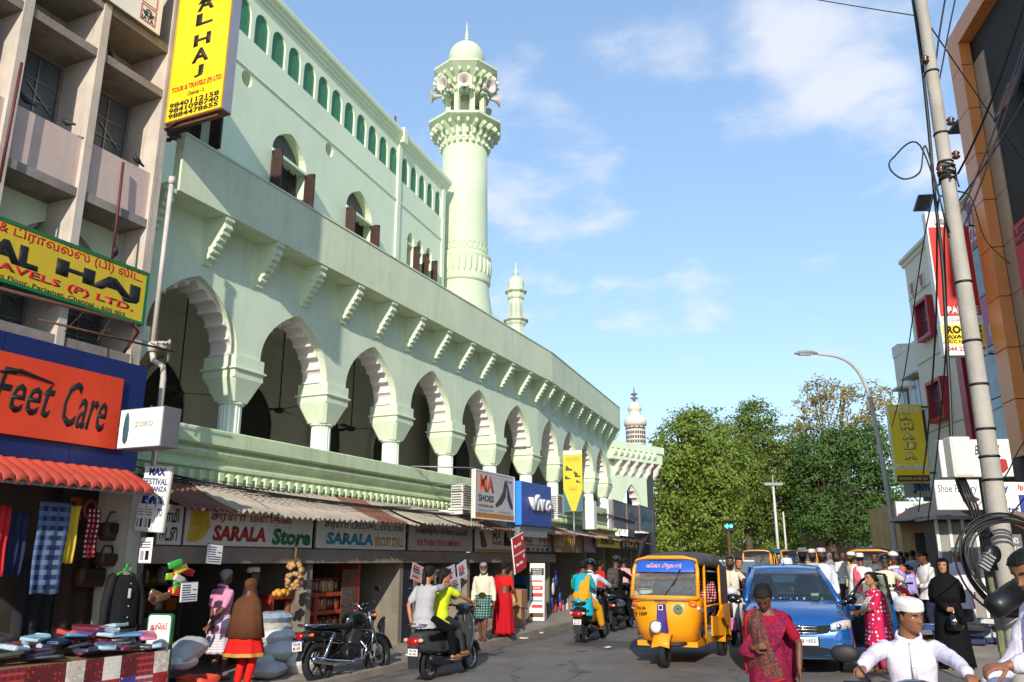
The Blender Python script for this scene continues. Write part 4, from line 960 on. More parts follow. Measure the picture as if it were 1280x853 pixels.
# ================================================================ SHOPS UNDER THE MOSQUE
ASB=M('asbestos_sheet','a89c8c',.9,.3,1.4,bump=.3,bsc=25,streak=.5,dirt='4f4238'); ASR=M('rusty_sheet','7a5040',.9,.35,2,bump=.2,bsc=25,streak=.4,dirt='35241c')
def shops():
 t=thing('shop_row','row of dim open fronted shops below the mosque arcade','shops',FA.M)
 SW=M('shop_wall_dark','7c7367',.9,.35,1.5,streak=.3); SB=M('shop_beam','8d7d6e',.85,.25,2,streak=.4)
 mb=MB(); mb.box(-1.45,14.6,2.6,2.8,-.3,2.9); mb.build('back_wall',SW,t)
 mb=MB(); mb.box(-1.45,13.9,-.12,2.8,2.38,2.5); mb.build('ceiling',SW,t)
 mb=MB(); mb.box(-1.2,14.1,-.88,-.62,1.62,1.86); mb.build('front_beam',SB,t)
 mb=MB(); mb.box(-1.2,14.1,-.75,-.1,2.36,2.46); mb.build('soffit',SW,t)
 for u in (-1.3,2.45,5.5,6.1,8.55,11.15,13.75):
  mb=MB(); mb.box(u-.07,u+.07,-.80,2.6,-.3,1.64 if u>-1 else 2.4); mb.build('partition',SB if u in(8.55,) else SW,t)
 mb=MB(); mb.box(5.52,6.05,-.78,-.7,-.2,1.6); mb.build('closed_shutter',M('shutter_navy','1e2530',.6,.2),t)
 rr=random.Random(31); SH=M('shelf_wood','6a5038',.8,.3)
 GM=[M('goods_%d'%i,c,.5,.35,14) for i,c in enumerate(('a8863c','8a2a24','3a5a8a','c9bfa8','3f6a3a','b5652c','d8d0c0','5a3a5a'))]
 for (a,b,v) in ((-1.1,1.6,1.6),(-.9,1.2,.9),(2.6,5.3,1.2),(6.2,8.4,.9),(8.7,11.0,.9),(11.3,13.6,.8)):
  mb=MB(); g=[MB() for _ in GM]
  for k in range(5):
   z=.0+.42*k; mb.box(a,b,v,v+.35,z,z+.03); u=a+.02
   while u<b-.2:
    w=rr.uniform(.08,.22); h=rr.uniform(.14,.34); q=g[rr.randrange(8)]
    if rr.random()<.5: q.box(u,u+w,v+.04,v+.3,z+.03,z+.03+h)
    else: q.lathe([(w*.45,z+.03),(w*.5,z+.06),(w*.48,z+h*.8),(w*.3,z+h*.95)],8,(u+w/2,v+.17,0))
    u+=w+.015
  for u in (a,b): mb.box(u-.02,u+.02,v,v+.35,-.15,2.1)
  sh=mb.build('stock_shelf',SH,t)
  for q,m in zip(g,GM):
   if q.v: tag(q.build('shelf_goods',m,sh),kind='stuff')
 # far shops along the second run
 a=TB
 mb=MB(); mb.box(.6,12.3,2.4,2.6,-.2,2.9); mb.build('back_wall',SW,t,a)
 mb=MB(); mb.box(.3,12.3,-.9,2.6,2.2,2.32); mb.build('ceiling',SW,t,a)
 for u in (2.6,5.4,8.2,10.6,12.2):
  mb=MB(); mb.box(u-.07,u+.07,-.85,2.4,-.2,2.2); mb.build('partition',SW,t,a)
 return t
shops()
def canopy():
 t=thing('shop_canopy','weathered corrugated sheet canopy sloping over the shop signs','canopy',FA.M); rr=random.Random(5)
 def sheet_(w,L0,L1,z0,z1,per=.145,am=.022,jag=0):
  mb=MB(); n=int(w/per*8); top=[]
  rg=[]
  for st in range(5):
   f=st/4; v=L0+(L1-L0)*f; z=z0+(z1-z0)*f-.03*math.sin(PI*f)
   up=[(w*i/n,v-(jag*rr.random() if st==4 else 0),z+am*math.sin(2*PI*(w*i/n)/per)) for i in range(n+1)]
   rg.append(up+[(p[0],p[1],p[2]-.012) for p in up[::-1]])
  mb.loft(rg,0,True,True); return mb
 u=-1.05; i=0
 while u<14.3:
  w=1.02; dz=rr.uniform(-.02,.02); dv=rr.uniform(-.09,.05)
  e=2.365+(.0 if u<5 else .06)
  sheet_(w,-.1,-1.36+dv,2.95+dz+ .012*(i%2),e+dz+.012*(i%2),jag=.05).build('roof_sheet',ASB if (i%5) else ASR,t,Matrix.Translation((u,0,0))@Matrix.Rotation(rr.uniform(-.012,.012),4,'Y'))
  if i%2==0 or u>4: sheet_(w*.98,-.55+dv,-1.52+dv,2.79+dz,2.40+dz+(.0 if u<5 else .06),jag=.06).build('roof_sheet',ASB,t,Matrix.Translation((u+.2,0,.0))) if i in (3,5,6,8) else None
  u+=.97; i+=1
 u=.2; i=0
 while u<11.5:
  dz=rr.uniform(-.03,.02)
  sheet_(1.0,-.1,-1.5+rr.uniform(-.1,.05),2.75+dz+.012*(i%2),2.42+dz,jag=.04).build('roof_sheet',(ASB if u<4.5 else ASR),t,TB@Matrix.Translation((u,0,0))); u+=.95; i+=1
 mb=MB(); 
 for k in range(7): mb.tube([(-1.2+.2*k,-.3,3.0-.05*k),(1+.7*k,-.8,2.74-.0*k),(3+1.4*k,-1.0,2.66),(6+1.2*k,-.7,2.80)],.010,4)
 mb.build('loose_cable',BLK,t)
canopy()
SBW=M('fascia_white','cfcac0',.6,.1,2,streak=.35,dirt='6e655a')
def fascia(px0,px1,py0,py1,label,face,texts,v=-.9,fr=FA,side=None,zz=None,rim=None,mx=None):
 pm=(py0+py1)/2; u0=fr.uz(px0,pm,v)[0]; u1=fr.uz(px1,pm,v)[0]
 z0,z1=zz or (fr.uz((px0+px1)/2,py1,v)[1],fr.uz((px0+px1)/2,py0,v)[1])
 return board('shop_sign',label,'sign',fr.M@Matrix.Translation((u0+.01,v,z0)),u1-u0-.02,z1-z0,.05,face,side or M('sign_edge','6b625a',.7,.2),texts,rim=rim),u1-u0-.02,z1-z0
FZ=(1.87,2.45)
fascia(196,229,640,684,'narrow white sign with black Tamil letters at the left end of the fascia',SBW,[('கடை',.1,.8,.1,.45,BLK,dict(bold=.02)),('சாமி',.1,.8,.55,.9,BLK,dict(bold=.02))],zz=FZ)
t,w,h=fascia(230,392,636,684,'painted white sign reading SARALA Store in red and green',SBW,[('சரளா மளிகை',.17,.8,.62,.93,M('ink_rust','a8452c',.6,.15),dict(bold=.03)),('SARALA',.19,.59,.14,.55,M('ink_deep_red','a3241e',.6,.15),dict(bold=.05,shear=.12)),('Store',.64,.98,.08,.55,M('ink_bottle_green','1e6a46',.6,.15),dict(bold=.05,shear=.1))],zz=FZ)
patch(t,'yellow_brush_mark',[(w*.02,h*.12),(w*.04,h*.9),(w*.15,h*.86),(w*.17,h*.5),(w*.13,h*.2),(w*.08,h*.1)],M('paint_yellow_stain','c9a52c',.6,.3,5),-.003,.002)
fascia(395,508,640,686,'painted white sign reading SARALA BISCUIT in blue and yellow',SBW,[('சரளா பிஸ்கட் ஸ்டால்',.08,.96,.6,.92,M('ink_bottle_green','1e6a46'),dict(bold=.02)),('SARALA',.1,.6,.14,.52,M('ink_sky','2d7f96',.6,.1),dict(bold=.05,shear=.1)),('BISCUIT STALL',.62,.97,.12,.44,M('ink_mustard','b8871c',.6,.1),dict(bold=.03))],zz=FZ)
fascia(511,591,640,687,'dirty white sign reading SOUTHERN TEA COMPANY in red',M('fascia_grey','b5aba3',.65,.15,2,streak=.5,dirt='6a5e56'),[('தென்னிந்திய தேயிலை கம்பெனி',.1,.9,.55,.9,M('ink_dark_grey','3a3a3a',.6,.2),dict(bold=.03)),('SOUTHERN TEA COMPANY.',.12,.78,.2,.42,RED,dict(bold=.03))],zz=FZ)
def shoe(parent,cx,cz,s,m,y=-.004,flip=1):
 """flat printed shoe"""
 P=[(-.5,.0),(-.5,.35),(-.42,.62),(-.22,.66),(-.1,.42),(.12,.26),(.38,.2),(.5,.1),(.5,0)]
 return patch(parent,'printed_shoe',[(cx+flip*a*s,cz+b*s) for a,b in P],m,y)
t,w,h=fascia(594,645,648,688,'MA SHOES fascia sign with a brown boot and a black shoe',SBW,[('MA',.40,.62,.55,.95,M('ink_mauve','a04a4a',.6,.1),dict(bold=.02)),('SHOES',.40,.62,.34,.5,BLK,dict(bold=.02)),],zz=FZ)
patch(t,'bottom_stripe',rect(0.02,w-.02,.02,h*.14),M('stripe_amber','b5762c',.6,.1))
patch(t,'printed_boot',[(w*.13,h*.25),(w*.10,h*.85),(w*.16,h*.9),(w*.22,h*.6),(w*.27,h*.3),(w*.25,h*.2),(w*.17,h*.2)],BROWNI); shoe(t,w*.8,h*.3,w*.24,BLK)
t,w,h=fascia(647,690,655,690,'pale fascia sign reading WALK INN with small pictures below',SBW,[('WALK',.06,.42,.5,.9,M('ink_mauve','a04a4a'),dict(bold=.03)),('INN',.6,.92,.5,.9,M('ink_mauve','a04a4a'),dict(bold=.03)),('ALL TYPES FOOTWEAR',.06,.94,.30,.42,BLK,dict(bold=.01))],zz=(1.9,2.42),rim=(M('rim_green_dull','55603f',.6,.2),.03))
for k in range(6): patch(t,'printed_square',rect(w*(.1+k*.14),w*(.19+k*.14),h*.08,h*.24),(RED,BLK,ORG,GRN,RED,INKB)[k])
fascia(693,729,668,691,'brown and yellow fascia sign reading GLIMPER past the WALK INN sign',M('fascia_ochre','8a6a34',.6,.25,2),[('GLIMPER',.08,.7,.35,.75,M('ink_gold','c99a2c',.5,.1),dict(bold=.03))],fr=FB,v=-.95)
fascia(730,744,666,691,'small pinkish grey blank fascia panel left of XEROX','',[],fr=FB,v=-1.0) if False else board('panel','small pinkish grey blank panel left of the XEROX sign','panel',FB.M@Matrix.Translation((FB.uz(730,678,-1.0)[0],-1.0,FB.uz(737,691,-1)[1])),FB.uz(744,678,-1)[0]-FB.uz(730,678,-1)[0],.62,.04,M('panel_mauve','9a8088',.7,.2,2,streak=.3),M('sign_edge','6b625a'))
fascia(745.5,775,670,685,'bright yellow fascia sign reading XEROX',M('xerox_yellow','e8c832',.5,.05),[(')',.03,.08,.2,.85,BLK,dict(bold=.03)),('XEROX',.14,.76,.25,.78,BLK,dict(bold=.05))],fr=FB,v=-1.15)
fascia(776,799,671,687,'dark fascia sign reading HOT in cream letters',M('fascia_dark','2a211c',.6,.2),[('HOT',.1,.95,.15,.85,M('ink_cream','d6c48a',.5,.1),dict(bold=.05))],fr=FB,v=-1.15)
# big hanging signs
def masign():
 v=-1.5; u0,z1=fu(594,586,v); u1=fu(643,600,v)[0]; z0=fu(594,648,v)[1]; w=u1-u0; h=z1-z0
 t=board('shop_sign','large grey MA SHOES hoarding with a pair of shoes above the canopy','sign',FA.M@Matrix.Translation((u0,v,z0)),w,h,.10,M('hoarding_grey','bdb9b4',.6,.08,1.5,streak=.2),M('sign_edge_white','cfcac0',.6,.1),
     [('MA',.10,.46,.56,.92,ORG,dict(bold=.05)),('SHOES',.08,.45,.36,.50,M('ink_navy','18303a',.5,.1),dict(bold=.03)),('FOOTWEAR FOR MEN & WOMEN',.08,.44,.25,.30,BROWNI,dict(bold=.005)),('WE ARE',.76,.93,.84,.88,BLK,dict(bold=.02))],rim=(WHT,.03))
 patch(t,'bottom_stripe',rect(.03,w-.03,.03,h*.13),M('stripe_amber','b5762c'))
 patch(t,'ghost_line',rect(w*.06,w*.45,h*.17,h*.2),M('ink_ghost_blue','8aa0b5',.6,.1)); patch(t,'ghost_line',rect(w*.55,w*.9,h*.17,h*.2),M('ink_ghost_blue','8aa0b5'))
 SM_=M('shoe_print_dark','3a2e2a',.5,.4,10)
 patch(t,'printed_shoe',[(w*.74,h*.9),(w*.78,h*.78),(w*.76,h*.52),(w*.66,h*.36),(w*.52,h*.27),(w*.49,h*.32),(w*.58,h*.44),(w*.68,h*.62)],SM_)
 patch(t,'printed_shoe',[(w*.76,h*.88),(w*.80,h*.62),(w*.80,h*.48),(w*.88,h*.30),(w*.95,h*.25),(w*.95,h*.35),(w*.88,h*.56),(w*.82,h*.78)],M('shoe_print_blue','2a303c',.5,.4,10))
 for q in [[(a,.1,0),(a,.1,-.3)] for a in (.03,w-.03)]+[[(a,.1,h*.7),(a,1.2,h*.7)] for a in (.03,w-.03)]+[[(-.9,1.2,h+.02),(.0,.05,h+.02)]]:
  mb=MB(); mb.tube(q,.016,6); mb.build('support_rod',STEEL,t)
masign()
def vivo():
 v=-1.66; u0,z1=fu(652,601,v); u1=fu(689,608,v)[0]; z0=fu(650,656,v)[1]; w=u1-u0; h=z1-z0
 t=board('shop_sign','deep blue box hoarding with raised white letters reading vivo','sign',FA.M@Matrix.Translation((u0,v,z0)),w,h,.42,M('vivo_blue_shaded','1f3f98',.4,.06,2),M('vivo_blue_lit','2f86e8',.4,.05),[])  # side coloured brighter as if sunlit, face deeper as if in shade
 text(t,'vivo',w*.2,w*.95,h*.36,h*.74,-.09,M('letter_white','e8e8ea',.4,.05),bold=.06,ext=.085)
 mb=MB(); mb.box(.1,w-.1,.1,.3,-.28,0); mb.build('support_frame',STEEL,t)
vivo()
def shoebanner():
 Y=26.8; a=atY(703,563,Y); b=atY(727,563,Y); c=atY(703,640,Y); w=b.x-a.x; h=a.z-c.z
 w=w/math.cos(R(20))
 t=board('banner_sign','tall yellow and navy banner with printed boots on a pole','sign',at(a.x,a.y,c.z,20),w,h,.06,M('banner_yellow','d8c02e',.5,.06),M('banner_edge','2a3036',.6,.1),[('SHOES',.18,.85,.82,.88,M('ink_gold','c99a2c'),dict(bold=.02)),('OPEN',.2,.8,.30,.38,M('ink_gold','c99a2c'),dict(bold=.02)) if False else ('SALE',.3,.7,.34,.4,M('ink_gold','c99a2c'),dict(bold=.02))])
 NV=M('banner_navy','3a6878',.5,.1)
 patch(t,'navy_corner',[(.01,.02),(.01,h*.36),(w*.42,.02)],NV); patch(t,'navy_corner',[(w-.01,.02),(w-.01,h*.36),(w*.62,.02)],NV)
 patch(t,'top_strip',rect(.02,w-.02,h*.92,h*.985),WHT)
 OL=M('boot_print_olive','3f4a2c',.5,.3,10)
 for cx,cz,s in ((.32,.66,.36),(.75,.55,.3),(.25,.52,.28),(.78,.46,.22),(.66,.6,.22)): shoe(t,w*cx,h*cz,w*s,OL)
 mb=MB(); mb.tube([(w*.5,.04,0),(w*.5,.04,-1.1)],.03,8); mb.tube([(.0,.06,h*.2),(-.5,.9,h*.3)],.015,5); mb.tube([(0,.06,h*.28),(-.5,.9,h*.3)],.015,5); mb.build('pole',STEEL,t)
shoebanner()
def ac(px,py,v,lab,fr=FA,w=.75):
 u,z=fr.uz(px,py,v); t=thing('air_conditioner',lab,'air conditioner',fr.M@Matrix.Translation((u,v,z)),'air conditioner outdoor units')
 AC=M('ac_white','d5d2c8',.5,.08,2,streak=.3); mb=MB(); mb.box(0,w,0,.32,0,.56); mb.build('casing',AC,t,bev=.02)
 mb=MB()
 for k in range(8): mb.box(-.012,-.001,.03,.29,.05+k*.06,.075+k*.06)
 for k in range(9): mb.box(w*.08,w*.65,-.012,-.002,.05+k*.055,.07+k*.055)
 mb.build('grille',M('ac_grille','5e5c58',.6,.1),t)
 mb=MB(); mb.box(-.05,w+.05,-.03,.36,-.06,-.02); mb.box(0,.04,.0,.7,-.16,-.06); mb.build('bracket',WHT,t)
ac(578,634,-1.0,'white air conditioner unit left of the MA SHOES hoarding'); ac(697,642,-1.2,'white air conditioner unit behind the yellow shoe banner',FB)
def oldboards():
 v=-1.7
 for i,(a,b,y0,y1,c,lab) in enumerate(((767,783,627,661,'5f6a70','dark faded blue board standing leftmost above the XEROX sign'),(784,799,632,663,'6e7076','middle faded rusty board with dark letters above the HOT sign'),(800,816,634,665,'557076','rightmost faded teal board above the shop row end'))):
  u0,u1=FB.uz(a,650,v)[0],FB.uz(b,650,v)[0]; z0,z1=FB.uz((a+b)/2,y1,v)[1],FB.uz((a+b)/2,y0,v)[1]
  t=board('faded_board',lab,'board',FB.M@Matrix.Translation((u0,v,z0)),u1-u0-.04,z1-z0,.05,M('faded_board_%d'%i,c,.7,.35,2,streak=.5,dirt='2f2a2a'),M('board_rim_rust','7a6558',.7,.2),[('ஹோட்டல்',.1,.9,.3,.75,M('ink_faded','33424a',.7,.2),dict(bold=.04))] if i else [],rim=(M('board_rim_rust','7a6558'),.03))
 u=FB.uz(761,645,v)[0]; 
 t=thing('white_post','white post and upright panel left of the faded boards','post',FB.M@Matrix.Translation((u,v,0)))
 z0=FB.uz(763,661,v)[1]; z1=FB.uz(763,625,v)[1]
 mb=MB(); mb.box(0,.5,0,.06,z0,z1); mb.build('panel',WHT,t); mb=MB(); mb.box(-.9,-.5,.3,.7,z0-.05,z1-.1); mb.build('column_stub',SHAFT,t)
 mb=MB(); mb.tube([(-1,-.03,z0+.45),(4.5,-.03,z0+.4)],.025,6); mb.build('rail',RUST,t)
oldboards()
# grocery fittings ---------------------------------------------------
def grocery():
 # red open cabinet with jars
 t=thing('shop_cabinet','red wooden cabinet with shelves of jars in the grocery shop','cabinet',FA.M)
 RC=M('cabinet_red','a33a22',.6,.15,3)
 u0,u1=1.75,4.35; v0,v1=-.55,.0
 mb=MB()
 for z in (-.1,.32,.70,1.02): mb.box(u0,u1,v0,v1,z,z+.07)
 mb.build('shelf',RC,t)
 for u in (u0,u1-.08,u0+1.2): 
  mb=MB(); mb.box(u,u+.08,v0-.01,v1+.01,-.15,1.62 if u>u0+2 else 1.1); mb.build('post',RC,t)
 mb=MB(); mb.box(u1-.6,u1-.1,v0-.02,v0,.0,1.5); mb.build('glass_door',M('cabinet_glass','5a4a42',.15,.2),t)
 mb=MB(); mb.box(u0+.1,u0+.5,v0-.03,v0-.012,.0,.66); mb.build('white_panel',M('grey_panel','a9a7a2',.6,.1),t)
 rr=random.Random(9); mats=[M('jar_%d'%i,c,.25,.3,8,coat=.3) for i,c in enumerate(('8a3a22','a56a2c','6a4a30','93472e','b58b52','5c2a22'))]; LID=M('jar_lid','7a2a24',.4,.2)
 j0=None
 for z,zn in ((.77,'middle'),(1.09,'top'),(.39,'bottom')):
  for i in range(9):
   u=u0+.62+i*.2
   if u>u1-.2: break
   m=MB(); m.lathe([(.0,0),(.085,.0),(.09,.04),(.09,.18),(.07,.22)],10); o=m.build('jar',mats[rr.randrange(6)],None,FA.M@Matrix.Translation((u,v0+.15,z))); tag(o,('leftmost','second','third','fourth','fifth','sixth','seventh','eighth','ninth')[i]+' sweet jar from the left on the '+zn+' shelf of the red cabinet','jar','jars on the red cabinet')
   k=MB(); k.lathe([(.075,.215),(.078,.26),(.0,.262)],10); k.build('lid',LID,o)
grocery()
def sack(px,py,v,sz,lab,mat,rot=0,name='sack',cat='sack',group='sacks in front of the grocery shop',e=0,z=None):
 u,zz=fu(px,py,v); mb=MB(); a,b,c=sz; N_=14; rg=[]
 for side in (1,-1):
  for i in range(N_+1):
   row=[]
   for j in range(N_+1):
    x=2*i/N_-1; y=2*j/N_-1; pf=((1-abs(x)**3.2)*(1-abs(y)**3.2)); pf=max(pf,0)**.55
    n=noise.noise(Vector((x*1.6+px,y*1.6+py,side))); n2=noise.noise(Vector((x*4+px,y*4,side*3)))
    row.append((a/2*x*(1-.10*(1-abs(y)**2)*(abs(x)>.0)*0-.07*y*y),b/2*y*(1-.07*x*x),c/2+side*c/2*(pf*(1+.18*n+.07*n2))))
   rg.append(row)
 for side in (0,1): mb.loft(rg[side*(N_+1):(side+1)*(N_+1)],0,False,True,close=False)
 o=mb.build(name,mat,None,FA.M@Matrix.Translation((u,v,zz if z is None else z))@Matrix.Rotation(rot,4,'Z')@Matrix.Rotation(e,4,'Y')); tag(o,lab,cat,group); return o
PSK=M('poly_sack_white','d9d6d2',.45,.12,4,bump=.35,bsc=14); PSG=M('poly_sack_grey','c0bfbc',.45,.15,4,bump=.35,bsc=14)
sack(352,826,-1.25,(.80,.52,.30),'large white sack lying in the middle of the sack pile',PSK,.1)
sack(336,848,-1.45,(.6,.42,.24),'small white sack at the bottom left of the sack pile',PSG,.3)
sack(374,846,-1.45,(.6,.45,.40),'bulging white sack at the bottom right of the pile',PSK,-.2)
sack(345,806,-1.1,(.66,.42,.26),'white sack on top of the pile behind the girl',PSK,.2)
sack(328,838,-1.2,(.5,.36,.26),'white sack behind the hijab girl at the left of the pile',PSG,.8)
sack(343,793,-1.0,(.58,.4,.22),'clear plastic bale of packets stacked on the sacks',M('plastic_bale','b9b3a6',.25,.3,10,coat=.4),.1)
sack(343,780,-1.0,(.56,.4,.20),'clear plastic bale with blue print on top of the stack',M('plastic_bale_blue','9aa6b4',.25,.35,10,coat=.4),-.1)
sack(375,808,-1.2,(.3,.2,.14),'blue and white packet lying on the white sacks',M('packet_blue','2b48a0',.35,.4,8),.3,'packet','packet',None)
sack(232,828,-1.3,(.7,.42,.3),'crumpled white plastic sack beside the green rimmed board',PSG,.25,e=-.25)
sack(225,838,-1.4,(.45,.3,.2),'folded grey plastic sheet bundle below the crumpled sack',PSK,.1)
def crate():
 u,z=fu(222,856,-1.45); p=FA.w(u,-1.45); t=thing('plastic_crate','blue plastic crate under the white plastic sacks','crate',at(p.x,p.y,gz(p.x,p.y)+.09,20))
 mb=MB(); mb.box(-.25,.25,-.18,.18,0,.03); 
 for s in (-1,1): mb.box(-.25,.25,s*.18-.012,s*.18+.012,.03,.2); mb.box(s*.25-.012,s*.25+.012,-.168,.168,.03,.2)
 mb.build('shell',M('crate_blue','24406e',.5,.15),t)
crate()
def tub():
 u,z=fu(247,858,-1.75); p=FA.w(u,-1.75); o=MB(); rg=[]
 for z_,r in ((0,.17),(.1,.19),(.26,.22)): rg.append([(r*math.copysign(abs(math.cos(a))**.5,math.cos(a))*1.15,r*math.copysign(abs(math.sin(a))**.5,math.sin(a)),z_+.012*math.sin(a*5)) for a in [2*PI*k/28 for k in range(28)]])
 rg+= [[(x*.95,y*.95,z) for x,y,z in rg[2]],[(x*.93,y*.93,z+.02) for x,y,z in rg[0]]]
 o.loft(rg,0,True,True); q=o.build('plastic_tub',M('tub_red','d4482f',.45,.12,4),None,at(p.x,p.y,gz(p.x,p.y)+.09,20)); tag(q,'open red plastic tub on the pavement left of the pink shirt man','tub')
tub()
def net_onions():
 v=-1.0; u,z=fu(368,720,v); t=thing('onion_net','net sack of onions hanging in the grocery doorway','net sack',FA.M@Matrix.Translation((u,v,z)))
 rr=random.Random(2); mb=MB(); om=M('onion_tan','b58a5a',.5,.25,6)
 for k in range(46):
  th=rr.uniform(0,6.28); zz=rr.uniform(-.22,.2); r=.13*math.sqrt(max(.05,1-(zz/.26)**2)); mb.ell((r*math.cos(th),r*math.sin(th),zz),(.045,.045,.042),8,5)
 mb.build('onions',om,t)
 mb=MB(); mb.tube([(0,0,.22),(0,0,.5)],.02,6); mb.build('net_neck',M('net_red','7a5a30',.8,.2),t)
 o=MB()
 for k in range(9): o.ell((-.35+.09*(k%3),.0+.05*(k//3),-.28+.03*(k%2)),(.05,.05,.05),8,5)
 tag(o.build('fruit_bunch',M('fruit_yellow','c9962c',.5,.25,6),None,FA.M@Matrix.Translation((u,v,z))),'bunch of yellowish fruit left of the onion net','fruit')
net_onions()
def snackbags():
 rr=random.Random(4); cols=(('green','3a9a3a'),('purple','5a2a6a'),('yellow','d8c22c'),('red','c4262a'),('orange red','d24a2a'),('lime green','86b52c'),('white','d0cfc8'),('brown','6a4a34'))
 for i in range(15):
  c=cols[i%8]; px=rr.uniform(214,236); py=705+i*3.2; v=-1.35+rr.uniform(-.08,.08)
  if i>11: px=rr.uniform(190,208); c=cols[7]
  u,z=fu(px,py,v); mb=MB(); L=.2; rg=[]
  for j in range(7):
   t=j/6; f=math.sin(PI*(.06+.88*t))**.5; rg.append([((t-.5)*L,.022*f*math.cos(a),.05*(.8+.2*f)*math.sin(a)) for a in [2*PI*k/12 for k in range(12)]])
  mb.loft(rg,0,True,True); o=mb.build('snack_packet',M('foil_'+c[0].replace(' ','_'),c[1],.25,.25,12,coat=.6),None,FA.M@Matrix.Translation((u,v,z))@Euler((rr.uniform(-.4,.4),rr.uniform(-.5,.5),rr.uniform(-.4,.4))).to_matrix().to_4x4())
  tag(o,c[0]+' snack packet in the bunch hanging at the grocery entrance','packet','snack packets hanging at the grocery')
snackbags()
def pricecard(px0,px1,py0,py1,v,lab,tilt=0):
 u0,u1=fu(px0,py0,v)[0],fu(px1,py0,v)[0]; z0,z1=fu(px0,py1,v)[1],fu(px0,py0,v)[1]
 t=board('price_list',lab,'notice',FA.M@Matrix.Translation((u0,v,z0))@Matrix.Rotation(tilt,4,'Y'),u1-u0,z1-z0,.012,M('paper_white','e8e6e2'),M('card_brown','8a6a4a',.7,.2),bev=0)
 w,h=u1-u0,z1-z0
 for k in range(7):
  patch(t,'printed_line',rect(w*.1,w*(.55 if k>2 else .9),h*(.12+.115*k),h*(.12+.115*k)+.012),BLK if k%3 else INKB)
  if k<=2 or k>3: patch(t,'printed_line',rect(w*.68,w*.88,h*(.12+.115*k),h*(.12+.115*k)+.012),BLK) if k<5 else None
pricecard(259,279,679,705,-1.2,'white price list hanging under the SARALA sign',.06)
pricecard(227,249,728,754,-1.45,'white price list hanging beside the snack packets',-.02)
pricecard(178,186,600,601,-1,'','') if False else None
def papers():
 t=thing('newspaper_line','newspapers and magazines pegged on a sagging string','newspapers',FA.M); rr=random.Random(8)
 v=-1.9
 pts=[fu(px,py,v) for px,py in ((500,692),(520,702),(545,712),(570,706),(592,690))]
 mb=MB(); mb.tube([(u,v,z) for u,z in pts],.006,4); mb.build('string',BLK,t)
 for i,(px,py,s,ang,c) in enumerate(((522,706,.42,-.25,'c9a9a0'),(547,712,.36,.05,'5d7a58'),(560,708,.42,.2,'c9c4cc'),(574,703,.42,.3,'d4ccd0'),(566,722,.42,.15,'b9c4d2'))):
  u,z=fu(px,py,v); mb=MB(); mb.box(-s/2,s/2,-.004,.004,-s*.75,0); T=Matrix.Translation((u,v-.02-.01*i,z))@Matrix.Rotation(-ang,4,'Y'); o=mb.build('newspaper',M('newsprint_%d'%i,c,.8,.12,8),t,T)
  for k in range(5): 
   mb=MB(); mb.box(-s*.42,s*(.1+.06*(k%3)),-.008,-.0045,-s*(.18+.11*k),-s*(.11+.11*k)); mb.build('printed_block',(RED,BLK,INKB,GREYS,RED)[(k+i)%5],o)
papers()
def superfast():
 v=-2.0; u,z=fu(644,719,v); u1,z1=fu(662,690,v)
 t=board('hanging_sign','two red hanging cards reading Superfast tilted above the Jio board','sign',FA.M@Matrix.Translation((u,v,z))@Matrix.Rotation(R(-14),4,'Y'),.72,.86,.02,WHT,WHT,[],bev=0)
 for k in range(2):
  z0=.02+k*.44; patch(t,'red_card',rect(.03,.69,z0,z0+.39),M('card_red','c8202c',.5,.06),-.008,.008); text(t,'Superfast',.09,.5,z0+.12,z0+.22,-.012,WHT,bold=.03); text(t,'4G',.55,.64,z0+.24,z0+.33,-.012,WHT,bold=.02)
superfast()
def jio():
 p=gp(655,771); t=board('jio_board','blue upright phone network board reading Jio','sign',at(p.x-.5,p.y+.2,gz(p.x,p.y)+.25,20),.62,.9,.04,M('jio_blue','2a6fae',.5,.15,2),STEEL)
 mb=MB(); mb.prism(circ(.42,.48,.22),-.006,.0); mb.build('disc',M('jio_navy','1c2f6a',.5,.1),t); text(t,'Jio',.28,.58,.38,.58,-.012,WHT,bold=.02)
 mb=MB(); mb.tube([(.05,.02,0),(.05,.02,-.2)],.015,5); mb.tube([(.57,.02,0),(.57,.02,-.2)],.015,5); mb.build('leg',STEEL,t)
jio()
def aboard():
 p=gp(672,781); h=atY(672,704,p.y).z-p.z; t=thing('a_board','white folding board of phone service logos on the pavement','sign',at(p.x-.22,p.y,p.z,12)); w=.40
 T=Matrix.Rotation(R(-6),4,'X')
 mb=MB(); mb.box(0,w,0,.03,.1,h); f=mb.build('front_board',M('aboard_white','e4e0d4',.5,.06,2),t,T)
 for x in (0,w-.03): 
  mb=MB(); mb.box(x,x+.03,.005,.035,0,.1); mb.build('foot',RUST,f)
 mb=MB(); mb.box(0,w,.0,.02,.1,h); mb.build('back_board',M('aboard_back','7d7468',.7,.2),t,Matrix.Translation((0,.36,0))@Matrix.Rotation(R(5),4,'X'))
 def pt(x0,x1,z0,z1,m): 
  mb=MB(); mb.box(x0,x1,-.006,0,z0,z1); return mb.build('printed_block',m,f)
 pt(.02,w-.02,h*.80,h*.92,BLK)
 for i,s in enumerate(('MOBILE','SERVICE','CENTER')): text(f,s,.08,w-.08,h*(.885-.04*i),h*(.91-.04*i),-.009,WHT,bold=.02)
 pt(.06,w-.05,h*.56,h*.63,RED); text(f,'LAVA',.1,w-.1,h*.575,h*.615,-.009,WHT,bold=.03)
 pt(.06,w-.05,h*.45,h*.51,RED); pt(.06,w-.05,h*.27,h*.32,RED); pt(.04,w-.05,h*.37,h*.395,TEAL); pt(.02,w-.02,h*.12,h*.19,BROWNI); pt(.05,w-.05,h*.69,h*.72,ORG)
aboard()
